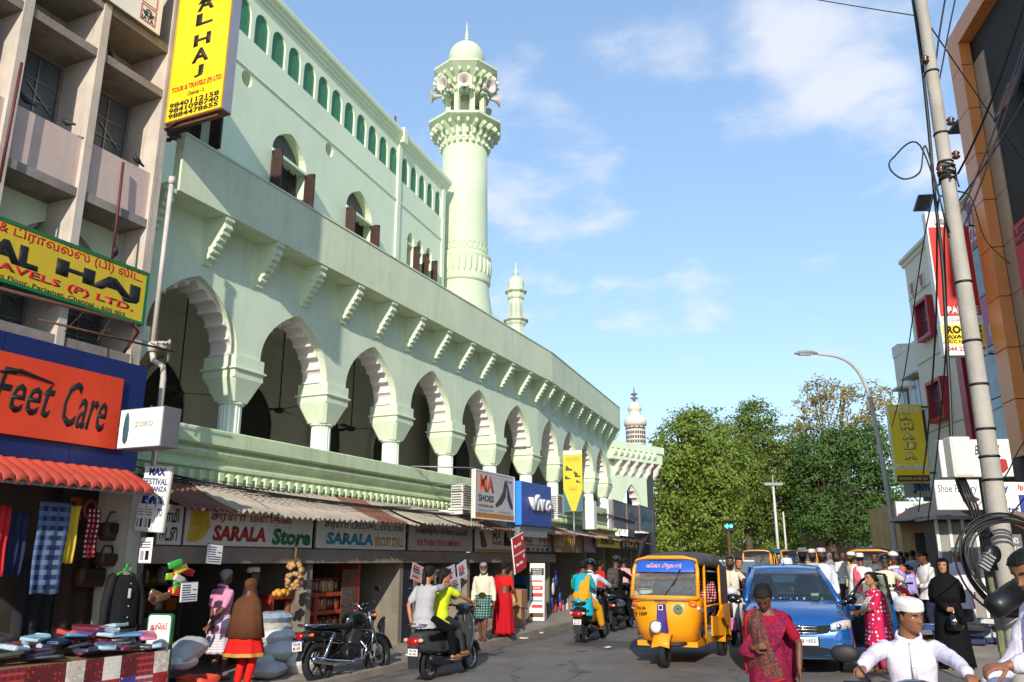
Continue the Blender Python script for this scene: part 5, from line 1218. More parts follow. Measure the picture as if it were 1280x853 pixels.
def cartons():
 p=gp(650,790)
 for i,(dx,z,s,lab) in enumerate(((.0,.0,.42,'brown cardboard carton on the pavement behind the red sari woman'),(.05,.46,.40,'brown cardboard carton stacked on another behind the red sari woman'))):
  mb=MB(); mb.box(-s/2,s/2,-s/2,s/2,0,s*1.05); o=mb.build('carton',M('cardboard','9a7450',.85,.15,3),None,at(p.x-.12+dx,p.y+.3,gz(p.x,p.y)+.09+z,15+i*7),bev=.006); tag(o,lab,'carton')
  k=MB(); k.box(-s/2-.002,s/2+.002,-.03,.03,s*1.05,s*1.055); k.box(-.03,.03,-s/2-.003,-s/2,.1,s*1.05); k.build('tape',M('tape_tan','b5966a',.4,.1),o)
cartons()
# goods hanging in the far shops
def far_goods():
 rr=random.Random(6); cs=(('red','b8262a'),('green','2a8a4a'),('blue','2a5ab0'),('orange','d2682a'),('white','c9c7c0'),('pink','c46a7a'))
 for i in range(26):
  c=cs[i%6]; px=rr.uniform(690,742); py=rr.uniform(714,775); v=-.8; u,z=FB.uz(px,py,v)
  mb=MB(); rg=[]
  for j in range(5):
   t=j/4; f=math.sin(PI*(.1+.8*t))**.5; rg.append([(.1*f*math.cos(a),.04*f*math.sin(a),(t-.5)*.34) for a in [2*PI*k/10 for k in range(10)]])
  mb.loft(rg,0,True,True); mb.tube([(0,0,.17),(0,0,.3)],.008,4)
  o=mb.build('hanging_packet',M('packet_'+c[0],c[1],.4,.25,12),None,FB.M@Matrix.Translation((u,v,z))); tag(o,c[0]+' packet hanging in the shop front behind the service board','packet','packets hanging in the far shops')
far_goods()
# ================================================================ RIGHT-HAND BUILDINGS
def RF(w,a): return Frame(w/math.cos(R(a)),0,180+a)
FO=RF(8,9.0); FG=RF(10,6.2); FH=RF(10.4,6.2)
OCL=M('cladding_orange','dd8d50',.35,.07,1.5,bump=.02); BGL=M('cladding_bronze','a58a72',.35,.08,1.5); JNT=M('joint_dark','2c2520',.8,.1)
GLB=M('glass_blue_grey',(.05,.07,.10),.06,.3,1.2,spec=.9); MUL=M('mullion_dark','3c4048',.4,.1)
def orange_building():
 t=thing('office_building','building with orange panel frame and dark glass wall at the right edge','building',FO.M)
 ua,ub=-18.42,-17.76; zs=[3.82,5.05,6.2,7.38,8.55,9.72,10.9,12.09,13.26,14.35]
 mb=MB(); mb.box(ua+.03,ub-.03,.03,1.6,3.8,14.3); mb.box(ub-.03,-4,.30,1.6,3.84,14.3); mb.box(ua,-4,1.55,12,-.3,14.3); mb.build('core_wall',JNT,t)
 for a,b in zip(zs,zs[1:]):
  mb=MB(); mb.box(ua,ub,-.0,.265,a+.008,b-.008); mb.build('cladding_panel',OCL,t,bev=.008)
  if b<13.9: mb=MB(); mb.box(ub+.006,-17.17,.27,.33,a+.008,b-.008); mb.build('cladding_panel',BGL,t)
 # top beam
 x=ub+.008
 while x<-5:
  mb=MB(); mb.box(x,min(x+1.5,-4.9)-.014,0,.60,13.86,14.35); mb.build('cladding_panel',OCL,t,bev=.008); x+=1.5
 # glass wall with joints
 gx=[-17.16,-16.2,-15.1,-14.0,-12.9,-11.8,-10.7,-9.6,-8.5]; gzs=[3.82]+zs[1:-1]+[13.86]
 for i,(a,b) in enumerate(zip(gx,gx[1:])):
  for j,(c,d) in enumerate(zip(gzs,gzs[1:])):
   mb=MB(); mb.box(a+.012,b-.012,.31,.33,c+.012,d-.012); p=mb.build('glass_pane',GLB,t)
 # one open flap
 mb=MB(); mb.box(0,.9,-.02,.02,-1.1,0); f=mb.build('open_window_flap',GLB,t,Matrix.Translation((-16.15,.28,11.9))@Matrix.Rotation(R(-24),4,'X'))
 mb=MB(); mb.box(-.03,.0,-.03,.03,-1.13,.03); mb.box(.9,.93,-.03,.03,-1.13,.03); mb.box(-.03,.93,-.03,.03,-1.16,-1.13); mb.build('flap_frame',MUL,f)
 mb=MB(); mb.tube([(-15.2,.28,11.6),(-15.2,.05,11.2)],.02,5); mb.build('stay_arm',RUST,t)
 # ground floor
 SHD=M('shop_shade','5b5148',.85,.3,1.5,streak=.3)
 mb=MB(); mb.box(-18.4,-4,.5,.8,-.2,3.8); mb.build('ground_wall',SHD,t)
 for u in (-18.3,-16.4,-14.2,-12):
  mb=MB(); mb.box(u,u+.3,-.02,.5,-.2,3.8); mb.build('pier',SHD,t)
 mb=MB()
 for k in range(9): mb.box(-18.0+k*.18,-17.86+k*.18,.42,.46,.1,2.6)
 mb.build('roller_shutter',M('shutter_grey','8b8a86',.5,.2,4,streak=.3),t)
 mb=MB()
 for k in range(6): mb.box(-16.0+k*.3,-15.97+k*.3,.40,.45,.1,2.5)
 mb.box(-16.05,-14.3,.44,.48,.1,2.5); mb.build('shop_front',M('shopfront_grey','77736c',.6,.2,3),t)
 # red and white vertical sign on the glass
 return t
orange_building()
board('vertical_sign','red and white vertical sign with Tamil heading on the orange building','sign',FO.M@Matrix.Translation((-16.75,.05,6.9)),.9,1.7,.12,RED,WHT,[('பாட',.1,.9,.84,.94,BLK,dict(bold=.03)),('விடி',.1,.9,.72,.82,BLK,dict(bold=.03))])
BEI=M('beige_render','dcd2c0',.75,.07,1.2,streak=.14,dirt='8f8474'); WRD=M('window_red_frame','a8242c',.45,.08); WHB=M('white_render','d9d4c8',.75,.06,1.5,streak=.12,dirt='9a9080')
def beige_building():
 t=thing('hotel_building','beige building with red framed box windows and a slanting cornice','building',FG.M)
 mb=MB(); mb.box(-25.5,-17.5,0,10,3.9,11.0); mb.build('wall',BEI,t)
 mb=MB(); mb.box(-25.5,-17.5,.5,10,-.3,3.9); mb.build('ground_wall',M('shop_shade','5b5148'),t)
 mb=MB(); mb.loft([[(u,v,z) for v,z in ((.2,10.9),(-.02,10.9),(-.06,10.95),(-.06,11.02),(-.14,11.06),(-.14,11.16),(.2,11.16))] for u in (-25.62,-17.5)],0,True,False); mb.build('cornice',BEI,t)
 for z in (9.75,7.6,5.45):
  mb=MB(); mb.box(-25.5,-17.5,-.012,0,z,z+.025); mb.build('render_groove',M('groove_grey','8f8676',.8,.1),t)
 def redwin(u0,u1,z0,z1,proud=.22):
  mb=MB(); q=.11
  for a,b,c,d in ((u0,u1,z1-q,z1),(u0,u1,z0,z0+q),(u0,u0+q,z0+q,z1-q),(u1-q,u1,z0+q,z1-q)): mb.box(a,b,-proud,0,c,d)
  w=mb.build('window',WRD,t,bev=.01)
  mb=MB(); mb.box(u0+q,u1-q,-.05,-.02,z0+q,z1-q); mb.build('pane',GLB,w)
  mb=MB(); mb.box((u0+u1)/2-.02,(u0+u1)/2+.02,-.07,-.05,z0+q,z1-q); mb.box(u0+q,u1-q,-.07,-.05,(z0+z1)/2-.02,(z0+z1)/2+.02); mb.build('mullion',WRD,w)
 redwin(-24.7,-23.62,8.15,9.38); redwin(-24.58,-23.45,5.62,6.85); redwin(-22.6,-21.6,8.15,9.38)
 for u in (-25.15,-24.35):
  mb=MB(); mb.box(u,u+.28,-.05,0,9.82,10.25); w=mb.build('small_window',WHB,t); mb=MB(); mb.box(u+.05,u+.23,-.07,-.05,9.87,10.2); mb.build('pane',WRD,w)
 mb=MB(); mb.box(-22.35,-22.0,-.16,0,4.1,8.2); mb.build('red_fin',WRD,t)
 # glass bay with coloured vinyl
 MAR=M('vinyl_maroon','8c2238',.4,.12,2); PNK=M('vinyl_pink','b0487c',.4,.12,2)
 for i in range(4):
  for j in range(5):
   a=-21.9+i*1.0; c=4.3+j*1.32
   mb=MB(); mb.box(a+.015,a+.985,-.10,-.06,c+.015,c+1.305); mb.build('glass_pane',(M('glass_teal_reflect',(.10,.17,.19),.05,.9,1.6,spec=.9) if j in (0,1,3) else (PNK if j==2 else MAR)),t)
 mb=MB(); mb.box(-21.9,-17.9,-.06,.0,4.2,10.95); mb.build('bay_frame',MUL,t)
 text(t,'ds',-20.6,-20.1,9.75,10.5,-.105,M('vinyl_script','d8c8cc',.5,.1),shear=.3,bold=.01); text(t,'ds',-20.3,-19.7,7.1,7.8,-.105,M('vinyl_script','d8c8cc'),shear=.3,bold=.01)
 # roof canopy sheet and spotlight
 mb=MB(); mb.box(-19.2,-17.6,-.9,.6,12.3,12.36); mb.build('roof_sheet',M('roof_sheet_grey','3c4044',.6,.2),t,Matrix.Translation((0,0,0)))
 for u in (-19.1,-17.8):
  mb=MB(); mb.box(u,u+.06,.3,.36,11.1,12.3); mb.build('roof_post',STEEL,t)
 mb=MB(); mb.prism([(-.5,0),(0,.28),(.1,.26),(-.4,-.05)],-.2,.2,0,'y'); mb.tube([(-.1,0,.1),(.2,0,-.5)],.025,5); mb.build('spotlight',M('spot_grey','5a5450',.5,.2),t,Matrix.Translation((-22.0,-.5,11.6)))
 return t
beige_building()
def white_building():
 t=thing('white_building','plain off white flat roofed building beyond the beige one','building',FH.M)
 mb=MB(); mb.box(-28.6,-25.3,0,9,4.2,8.6); mb.build('wall',WHB,t)
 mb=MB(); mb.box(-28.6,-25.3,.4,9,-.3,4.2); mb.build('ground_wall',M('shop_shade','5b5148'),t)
 mb=MB(); mb.box(-28.62,-28.0,-.02,.4,8.6,9.0); mb.box(-28.0,-25.3,-.01,.12,8.6,8.72); mb.build('parapet',WHB,t)
 for (u0,u1,z0,z1) in ((-28.1,-27.6,6.2,7.3),(-27.2,-26.1,6.2,7.5),(-27.2,-26.2,3.9,5.2)):
  mb=MB(); mb.box(u0,u1,-.03,.02,z0,z1); w=mb.build('window',MUL,t); mb=MB()
  n=3
  for k in range(n): mb.box(u0+.05+(u1-u0-.05)*k/n,u0+(u1-u0-.05)*(k+1)/n,-.05,-.03,z0+.06,z1-.06)
  mb.build('pane',M('pane_pale','8a9096',.15,.3,3),w)
  mb=MB(); mb.box(u0-.1,u1+.1,-.35,0,z1+.03,z1+.1); mb.build('sunshade',WHB,w)
 mb=MB(); mb.box(-26.0,-25.4,-.5,0,5.2,6.2); mb.box(-26.1,-25.3,-.55,-.5,6.2,6.3); mb.build('window_cage',M('cage_dark','3a3632',.6,.2),t)
white_building()
# back row shop beyond (pale yellow wall seen past the white one)
def far_right_shops():
 p=atY(1128,680,34); t=thing('shop_building','ochre walled single storey shop far down the right side','building',at(p.x,34,None,10))
 mb=MB(); mb.box(0,8,0,5,-.3,3.6); mb.build('wall',M('ochre_wall','c09a62',.8,.2,1.5,streak=.4),t)
 mb=MB(); mb.box(-.3,8.3,-.9,0,2.75,2.85); mb.build('awning_slab',STN2,t)
 for k in range(3):
  mb=MB(); mb.box(.5+k*2.4,2.3+k*2.4,-.05,0,-.2,2.4); mb.build('shop_door',M('shop_door_dark','37302a',.7,.3),t)
far_right_shops()
# ---------------------------------------------------------------- signs on the right
def csign(name,label,px0,px1,py0,py1,Y,d,face,side,texts,head=6,rim=None):
 a=atY(px0,py1,Y); b=atY(px1,py1,Y); c=atY(px0,py0,Y)
 w=(b.x-a.x)/math.cos(R(head)); 
 return board(name,label,'sign',at(a.x,a.y,a.z,head),w,c.z-a.z,d,face,side,texts,rim=rim),w,c.z-a.z
t,w,h=csign('hotel_sign','tall red and white projecting sign with PALACE and ROOMS half hidden by the pole',1181,1233,265,445,18.7,.22,WHT,WHT,
 [('பாலா பேலஸ்',.2,.85,.90,.965,BLK,dict(bold=.03))])
patch(t,'red_field',rect(.03*w,w*.97,h*.265,h*.885),RED,-.008); patch(t,'yellow_field',rect(.03*w,w*.97,h*.075,h*.205),YEL,-.008)
text(t,'H',w*.2,w*.32,h*.80,h*.86,-.014,WHT,bold=.04); text(t,'PALACE',w*.2,w*.93,h*.275,h*.33,-.014,WHT,bold=.05); text(t,'(Guest House)',w*.2,w*.9,h*.22,h*.25,-.008,GREYS,bold=.01)
text(t,'ROOMS',w*.12,w*.92,h*.145,h*.198,-.014,BLK,bold=.05); text(t,'AVAILABLE',w*.12,w*.92,h*.112,h*.138,-.014,BLK,bold=.03); text(t,'A/C NON A/C.',w*.12,w*.92,h*.082,h*.103,-.014,BLK,bold=.02); text(t,'044 25611384',w*.08,w*.95,h*.03,h*.06,-.008,RED,bold=.02)
mb=MB(); mb.tube([(w,.1,.05),(w+1.2,.3,.05)],.025,5); mb.tube([(w,.1,h*.9),(w+1.2,.3,h*.9)],.025,5); mb.build('bracket',RUST,t)
t,w,h=csign('hotel_sign','yellow hanging sign reading HOTEL KHAJA Paradise',1121,1162,506,604,25.0,.2,M('khaja_yellow','f3d838',.5,.06),M('khaja_side','d8cfae',.5,.1),
 [('HOTEL',.1,.92,.90,.965,WHT,dict(bold=.05)),('Paradise',.06,.96,.165,.235,WHT,dict(bold=.04))])
for i,ch in enumerate('KHAJA'): 
 z=h*(.79-i*.125); text(t,ch,w*.31,w*.69,z,z+h*.095,-.008,M('ink_dark_gold','4a3a10',.6,.1),bold=.11,name='letter_outline'); text(t,ch,w*.33,w*.67,z+h*.006,z+h*.091,-.014,M('ink_pale_gold','e8d678',.5,.1),bold=.055)
patch(t,'brown_strip',rect(.03*w,w*.97,h*.015,h*.095),BROWNI,-.008); patch(t,'yellow_strip',rect(.03*w,w*.97,h*.11,h*.155),YEL,-.008)
text(t,'ROOMS & HALLS',w*.1,w*.9,h*.035,h*.07,-.014,M('ink_pale_gold','e8d678'),bold=.01)
mb=MB(); mb.tube([(w,.1,h*.97),(w+1.6,.3,h*.97)],.03,5); mb.tube([(w,.1,.3),(w+1.6,.3,.3)],.03,5); mb.build('bracket',RUST,t)
t,w,h=csign('shop_sign','white lightbox with script lettering and a red leather bag partly behind the pole',1178,1263,550,597,16.6,.25,WHT,M('box_side_pale','b5b2ac',.5,.1),[('S',.08,.16,.62,.86,BLK,dict(bold=.03,shear=.2)),('BEAUTY',.5,.86,.58,.84,BLK,dict(bold=.01,shear=.3))])
RB=M('print_red_bag','a8242a',.45,.2,6); mb=MB(); mb.prism([(w*.66,h*.12),(w*.64,h*.42),(w*.70,h*.5),(w*.74,h*.42),(w*.80,h*.38),(w*.85,h*.48),(w*.92,h*.45),(w*.93,h*.22),(w*.86,h*.1)],-.008,-.002); mb.build('printed_bag',RB,t)
t,w,h=csign('shop_sign','white sign reading Shoe Factory with a dark red arrow to the right',1172,1226,600,638,15.6,.2,WHT,M('box_side_pale','b5b2ac'),[('Shoe Factory',.06,.93,.50,.84,BLK,dict(bold=.0,shear=.15))])
mb=MB(); mb.prism([(w*.58,h*.27),(w*.58,h*.42),(w*.78,h*.42),(w*.78,h*.50),(w*.97,h*.345),(w*.78,h*.19),(w*.78,h*.27)],-.008,-.002); mb.build('printed_arrow',M('ink_oxblood','4a1c20',.6,.1),t)
for k in range(3): patch(t,'printed_line',rect(w*.28,w*.5,h*(.22+.08*k),h*(.235+.08*k)),GREYS)
t,w,h=csign('shop_sign','white sign reading Lucky Size Counter in navy beside the pole',1236,1275,603,645,16.0,.1,WHT,WHT,[('Lucky',.02,.72,.66,.94,INKB,dict(bold=.03)),('Size',.2,.62,.36,.60,INKB,dict(bold=.03)),('Counter',.02,.95,.06,.30,INKB,dict(bold=.03))])
t,w,h=csign('shop_sign','white sign with blue field and red Up lettering at the right edge',1273,1300,603,645,16.1,.1,WHT,WHT,[('Up to',.02,.8,.72,.94,RED,dict(bold=.03))]); patch(t,'blue_field',rect(.02,w-.02,h*.02,h*.62),INKB,-.008)
t,w,h=csign('shop_sign','small white and red sign with printed shoes far along the right side',1122,1168,627,653,22.5,.12,WHT,M('box_side_pale','b5b2ac'),[('SHOES',.45,.8,.72,.9,GRN,dict(bold=.02))]); patch(t,'red_stripe',rect(.03*w,w*.97,h*.12,h*.42),RED,-.008); text(t,'BUDGET SHOE MART',w*.08,w*.92,h*.2,h*.34,-.014,WHT,bold=.02)
for k in range(3): shoe(t,w*(.3+.2*k),h*.52,w*.14,BLK)
csign('shop_sign','grey board with blue Janu lettering under the KHAJA sign',1132,1166,599,622,26,.1,M('board_grey_pale','b9b6b0',.6,.1),GREYS,[('Janu',.3,.98,.2,.9,INKB,dict(bold=.04))])
t,w,h=csign('hoarding','small white and aqua hoarding in front of the far compound wall',1070,1108,664,688,55,.15,WHT,STEEL,[],head=4)
patch(t,'aqua_print',rect(w*.12,w*.42,h*.1,h*.8),M('print_aqua','6fb3a2',.6,.4,9),-.012,.01); patch(t,'aqua_print',rect(w*.72,w*.95,h*.5,h*.85),M('print_teal','2f7f78',.6,.4,9),-.012,.01)
mb=MB(); mb.box(.1,.2,.02,.12,-1.4,0); mb.box(w-.2,w-.1,.02,.12,-1.4,0); mb.build('legs',STEEL,t)
# fabric awning by the pole, dark umbrella canopy
def rawning():
 Y=15.2; a=atY(1236,640,Y); b=atY(1300,640,Y); c=atY(1236,676,Y-1.2)
 t=thing('awning','dusty brown cloth awning with a scalloped edge beside the pole','awning',Matrix.Translation((0,0,0)))
 m=M('awning_brown','8a7364',.85,.2,3,streak=.3); mb=MB(); rg=[]; n=28
 for st in range(4):
  f=st/3; rg.append([(a.x+(b.x-a.x)*i/n+f*.1,Y-1.2*f,a.z+(c.z+.18-a.z)*f+.015*math.sin(i*.9)) for i in range(n+1)])
 rg.append([(p[0],p[1]-.02,p[2]-.14-.05*abs(math.sin(i*PI/4))) for i,p in enumerate(rg[-1])])
 rg2=[[(x,y+.01,z-.02) for x,y,z in r] for r in rg[::-1]]
 mb.loft(rg+rg2,0,False,True,close=False); mb.build('cloth',m,t)
 mb=MB(); mb.tube([(a.x,Y-1.2,c.z+.1),(b.x,Y-1.2,c.z+.1)],.02,6); mb.tube([(a.x,Y,a.z),(a.x,Y-1.2,c.z+.12)],.02,6); mb.tube([(a.x+.1,Y-1.2,c.z+.1),(a.x+.1,Y-1.2,gz(a.x,Y))],.025,6); mb.build('frame',RUST,t)
rawning()
def dark_umbrella():
 p=atY(1163,640,20.5); t=thing('umbrella','grey shop umbrella below the Janu board','umbrella',(p.x,p.y,0)); z=atY(1163,652,20.5).z
 mb=MB(); mb.lathe([(1.0,z),(.95,z+.05),(.5,z+.33),(.02,z+.45)],8,sm=False); mb.build('canopy',M('umbrella_grey','4c4a4e',.8,.2),t)
 mb=MB(); mb.tube([(0,0,gz(p.x,p.y)),(0,0,z+.45)],.025,6); mb.build('pole',STEEL,t)
dark_umbrella()
def stall_kiosk():
 Y=18.9; a=atY(1176,700,Y); b=atY(1222,700,Y); z0=gz(a.x,Y); z1=atY(1176,650,Y).z; t=thing('metal_kiosk','closed grey metal kiosk with pale posts behind the woman in black','kiosk',at(a.x,Y,None,8)); w=b.x-a.x; h=z1-z0
 G=M('kiosk_grey','8f8b86',.5,.12,3,streak=.35); n=3
 for k in range(n):
  mb=MB(); mb.box(w*k/n+.03,w*(k+1)/n-.03,0,.03,.08,h-.06); mb.build('metal_panel',G,t)
 for k in range(n+1):
  mb=MB(); mb.box(w*k/n-.03,w*k/n+.03,-.03,.03,0,h); mb.build('post',WHT,t)
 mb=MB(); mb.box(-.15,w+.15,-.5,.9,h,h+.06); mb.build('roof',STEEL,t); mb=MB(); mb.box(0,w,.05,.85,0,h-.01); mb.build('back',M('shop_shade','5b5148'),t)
stall_kiosk()
# tilted shop board + odd plates behind pole
csign('shop_board','grey tilted board with white lettering behind the cable coil',1256,1284,668,696,11.5,.03,M('board_grey_dark','6c6a70',.6,.2),STEEL,[('VTG FAM',.08,.92,.15,.45,WHT,dict(bold=.02)),('SHOES',.1,.8,.58,.85,WHT,dict(bold=.02))],head=-8)
# junk/stock heaps on the right pavement
def stock_heap():
 rr=random.Random(21); cs=(('blue','2d4f86'),('grey','6d6a6a'),('white','c8c6c2'),('black','1d1c1e'),('navy','22305a'))
 for i in range(34):
  c=cs[i%5]; Y=rr.uniform(16.0,18.6); px=rr.uniform(1140,1240) if i>8 else rr.uniform(1205,1240); x=atY(px,760,Y).x; z=gz(x,Y)+.04+.09*(i%4)
  mb=MB(); L,w,hh=rr.uniform(.3,.5),rr.uniform(.2,.32),.09; mb.box(-L/2,L/2,-w/2,w/2,0,hh)
  o=mb.build('stock_box',M('stock_'+c[0],c[1],.5,.25,9),None,Matrix.Translation((x,Y,z))@Euler((rr.uniform(-.08,.08),rr.uniform(-.08,.08),rr.uniform(0,3))).to_matrix().to_4x4(),bev=.012)
  tag(o,c[0]+' flat bundle in the heap of goods on the pavement behind the woman in black','bundle','bundles heaped on the right pavement')
stock_heap()
# ================================================================ POLE, CABLES, LAMPS
CON=M('pole_concrete','a7a196',.8,.22,2.5,bump=.3,bsc=35,streak=.35,dirt='6a5a48'); CAB=M('cable_black','141416',.5,.2)
PX,PY=5.20,9.0
def bigpole():
 g=gz(PX,PY); t=thing('utility_pole','thick round concrete utility pole wound with cables on the right','utility pole',(PX,PY,0))
 mb=MB(); rs=[]
 for k in range(25):
  z=g-.2+(10.2-g)*k/24; r=.113-.0053*z
  rs.append([((r+.002*noise.noise(Vector((math.cos(a)*2,math.sin(a)*2,z))))*math.cos(a),(r+.002*noise.noise(Vector((math.cos(a)*2,math.sin(a)*2,z))))*math.sin(a),z) for a in [2*PI*i/28 for i in range(28)]])
 mb.loft(rs,0,True,True); mb.build('shaft',CON,t)
 for z in (3.55,4.05,4.75,6.05,6.12,6.2,6.27,6.65,7.5,2.5,2.75,3.05): mb=MB(); mb.lathe([(.118-.0053*z,z-.014),(.127-.0053*z,z),(.118-.0053*z,z+.014)],20); mb.build('wire_tie',CAB,t)
 mb=MB(); 
 for k in range(7): mb.tube([(.098*math.cos(a+k),.098*math.sin(a+k),6.05+.03*k+.02*math.sin(a*2)) for a in [i*.5 for i in range(14)]],.008,4)
 mb.build('wire_wraps',CAB,t)
 q=MB(); q.lathe([(.03,0),(.05,.02),(.03,.05),(.05,.07),(.02,.1)],10)
 for i,(x,z) in enumerate(((.11,6.3),(-.10,6.1),(.11,6.75),(-.09,7.6))): q.build('insulator',M('insulator_brown','4a2e22',.3,.1),t,Matrix.Translation((x,-.05,z)))
 # meter box
 mb=MB(); mb.box(-.11,.11,0,.16,0,.43); 
 p=atY(1190,597,PY-.18); bx=mb.build('meter_box',M('meter_box_cream','d8d2c2',.5,.08,2,streak=.25),t,Matrix.Translation((p.x-PX+.12,-.22,p.z)),bev=.012)
 k=MB(); k.box(-.095,.095,-.012,0,.02,.41); k.build('box_door',M('meter_box_cream','d8d2c2'),bx,bev=.006)
 k=MB(); 
 for j in range(4): k.tube([(-.02+.02*j,.05,0),(.02+.03*j,.03,-.25),(.1+.03*j,.02,-.6),(.16+.02*j,.0,-.95)],.012,5)
 k.build('conduit',CAB,t,Matrix.Translation((p.x-PX+.12,-.18,p.z)))
 mb=MB(); mb.tube([(-.18,.0,1.5),(-.16,-.02,.9),(-.2,.02,.3),(-.12,0,g)],.03,6); mb.box(-.20,-.14,-.03,.01,.75,1.35); mb.build('green_plate',M('plate_olive','6a6a4c',.6,.25,4),t)
bigpole()
def coil():
 c=atY(1262,706,PY-.45); t=thing('cable_coil','big coil of black cable with a black splice canister on the pole','cable coil',Matrix.Translation(c))
 rr=random.Random(3)
 for k in range(11):
  a0,b0=.40+.035*rr.random()+.006*k,.37+.035*rr.random()+.007*k; ox,oz=rr.uniform(-.03,.03),rr.uniform(-.03,.02)
  mb=MB(); mb.tube([(ox+a0*math.cos(a)+.04*math.sin(2*a),-.05+.012*k+.03*math.sin(a+k),oz+b0*1.08*math.sin(a)) for a in [2*PI*i/44 for i in range(44)]],.0105,6,closed=True); mb.build('cable_loop',CAB,t)
 mb=MB(); mb.lathe([(.05,-.42),(.10,-.40),(.115,-.34),(.115,-.1)]+[(.115 if j%2 else .106,-.1+.028*j) for j in range(14)]+[(.118,.32),(.10,.4),(.03,.42)],22); mb.build('splice_canister',M('canister_black','1b1b1d',.4,.15),t,Matrix.Translation((.0,-.16,-.22))@Euler((0,R(62),R(8))).to_matrix().to_4x4())
 mb=MB(); mb.lathe([(.01,-.03),(.085,-.025),(.09,0),(.085,.025),(.01,.03)],20,axis='Y'); mb.build('black_disc',M('canister_black','1b1b1d'),t,Matrix.Translation((-.22,-.12,.10))@Euler((.1,0,R(20))).to_matrix().to_4x4())
 mb=MB()
 for k in range(5): mb.box(-.05+.0*k,.05,-.03,.03,-.02+.035*k,.0+.035*k)
 mb.build('clamp',STEEL,t,Matrix.Translation((-.34,-.14,-.02))@Euler((0,R(35),0)).to_matrix().to_4x4())
coil()
def cable(pts,r,label,sag=0,n=24):
 P=[Vector(p) for p in pts]; out=[]
 if len(P)==2:
  for i in range(n+1):
   t=i/n; q=P[0].lerp(P[1],t); q.z-=sag*4*t*(1-t); out.append(q)
 else:
  for i in range(len(P)-1):
   a=P[max(i-1,0)]; b=P[i]; c=P[i+1]; d=P[min(i+2,len(P)-1)]
   for k in range(8):
    t=k/8; out.append(.5*((2*b)+(c-a)*t+(2*a-5*b+4*c-d)*t*t+(3*b-a-3*c+d)*t**3))
  out.append(P[-1])
 mb=MB(); mb.tube(out,r,6); tag(mb.build('overhead_cable',CAB),label,'cable','cables strung from the utility pole')
PP=lambda z,dx=0,dy=0:(PX+dx,PY+dy,z)
b9=lambda px,py,Y: tuple(atY(px,py,Y))
cable([PP(6.1,.1,-.05),b9(1285,-10,7.2)],.014,'thick cable rising from the pole to the top right corner',.12)
cable([PP(5.6,.08),b9(1290,20,9.5)],.011,'upper of the pair of cables sloping up from mid pole to the right edge',.1)
cable([PP(5.4,.08),b9(1290,30,9.5)],.011,'lower of the pair of cables sloping up from mid pole to the right edge',.1)
cable([PP(5.75,.08,.05),b9(1300,85,11)],.012,'cable running from mid pole to the right edge below the open window',.1)
cable([PP(8.2,.05),b9(1290,215,15.5)],.009,'thin cable dropping from the pole top across the orange panels',.05)
cable([PP(8.3,-.02),b9(700,-75,22.)],.008,'thin wire running left from the pole top across the sky',.2)
cable([b9(1138,-20,9.1),b9(1150,60,9.1),b9(1160,150,9.05),b9(1168,240,9.05),b9(1178,330,9.1),b9(1186,470,9.1),b9(1196,600,9.0),PP(1.9,-.15,-.1)],.022,'thick bundle of cables running down the left face of the pole')
cable([b9(1183,-10,9.3),b9(1172,60,9.2),b9(1168,130,9.2),PP(6.0,-.03,-.12)],.012,'cable from above down to the pole wraps, left of two')
cable([b9(1196,-10,9.4),b9(1180,70,9.3),b9(1172,140,9.2),PP(5.9,.05,-.12)],.010,'cable from above down to the pole wraps, right of two')
cable([PP(5.35,-.1,-.05),b9(1150,182,8.9),b9(1116,198,8.8),b9(1113,212,8.8),b9(1130,224,8.8),b9(1150,215,8.9),b9(1158,185,8.9),PP(5.3,-.1,-.02)],.010,'loose cable loop hanging out to the left of the pole')
cable([PP(6.0,-.1),b9(1165,250,12),b9(1150,330,16),b9(1130,470,21),b9(1112,545,26)],.014,'beaded thin cable falling away to the left toward the KHAJA sign')
cable([PP(5.8,-.05),b9(1172,260,10),b9(1170,400,11),b9(1160,540,13),b9(1148,640,16)],.013,'cable sagging down beside the PALACE sign to the shop signs')
cable([PP(5.7,.0,.1),b9(1180,300,11),b9(1183,420,12),b9(1172,560,14),b9(1160,650,15)],.012,'second cable sagging down behind the pole to the shop signs')
cable([PP(5.9,.1),b9(1215,250,13),b9(1232,300,15.5),b9(1262,330,16.5)],.010,'short cable from the pole to the orange frame')
cable([PP(3.3,.1),b9(1250,600,11),b9(1275,560,13),b9(1300,520,14)],.011,'cable climbing from the meter box to the right edge')
cable([PP(3.0,.1),b9(1250,650,11),b9(1290,610,12.5)],.010,'lower cable leaving the pole above the coil to the right')
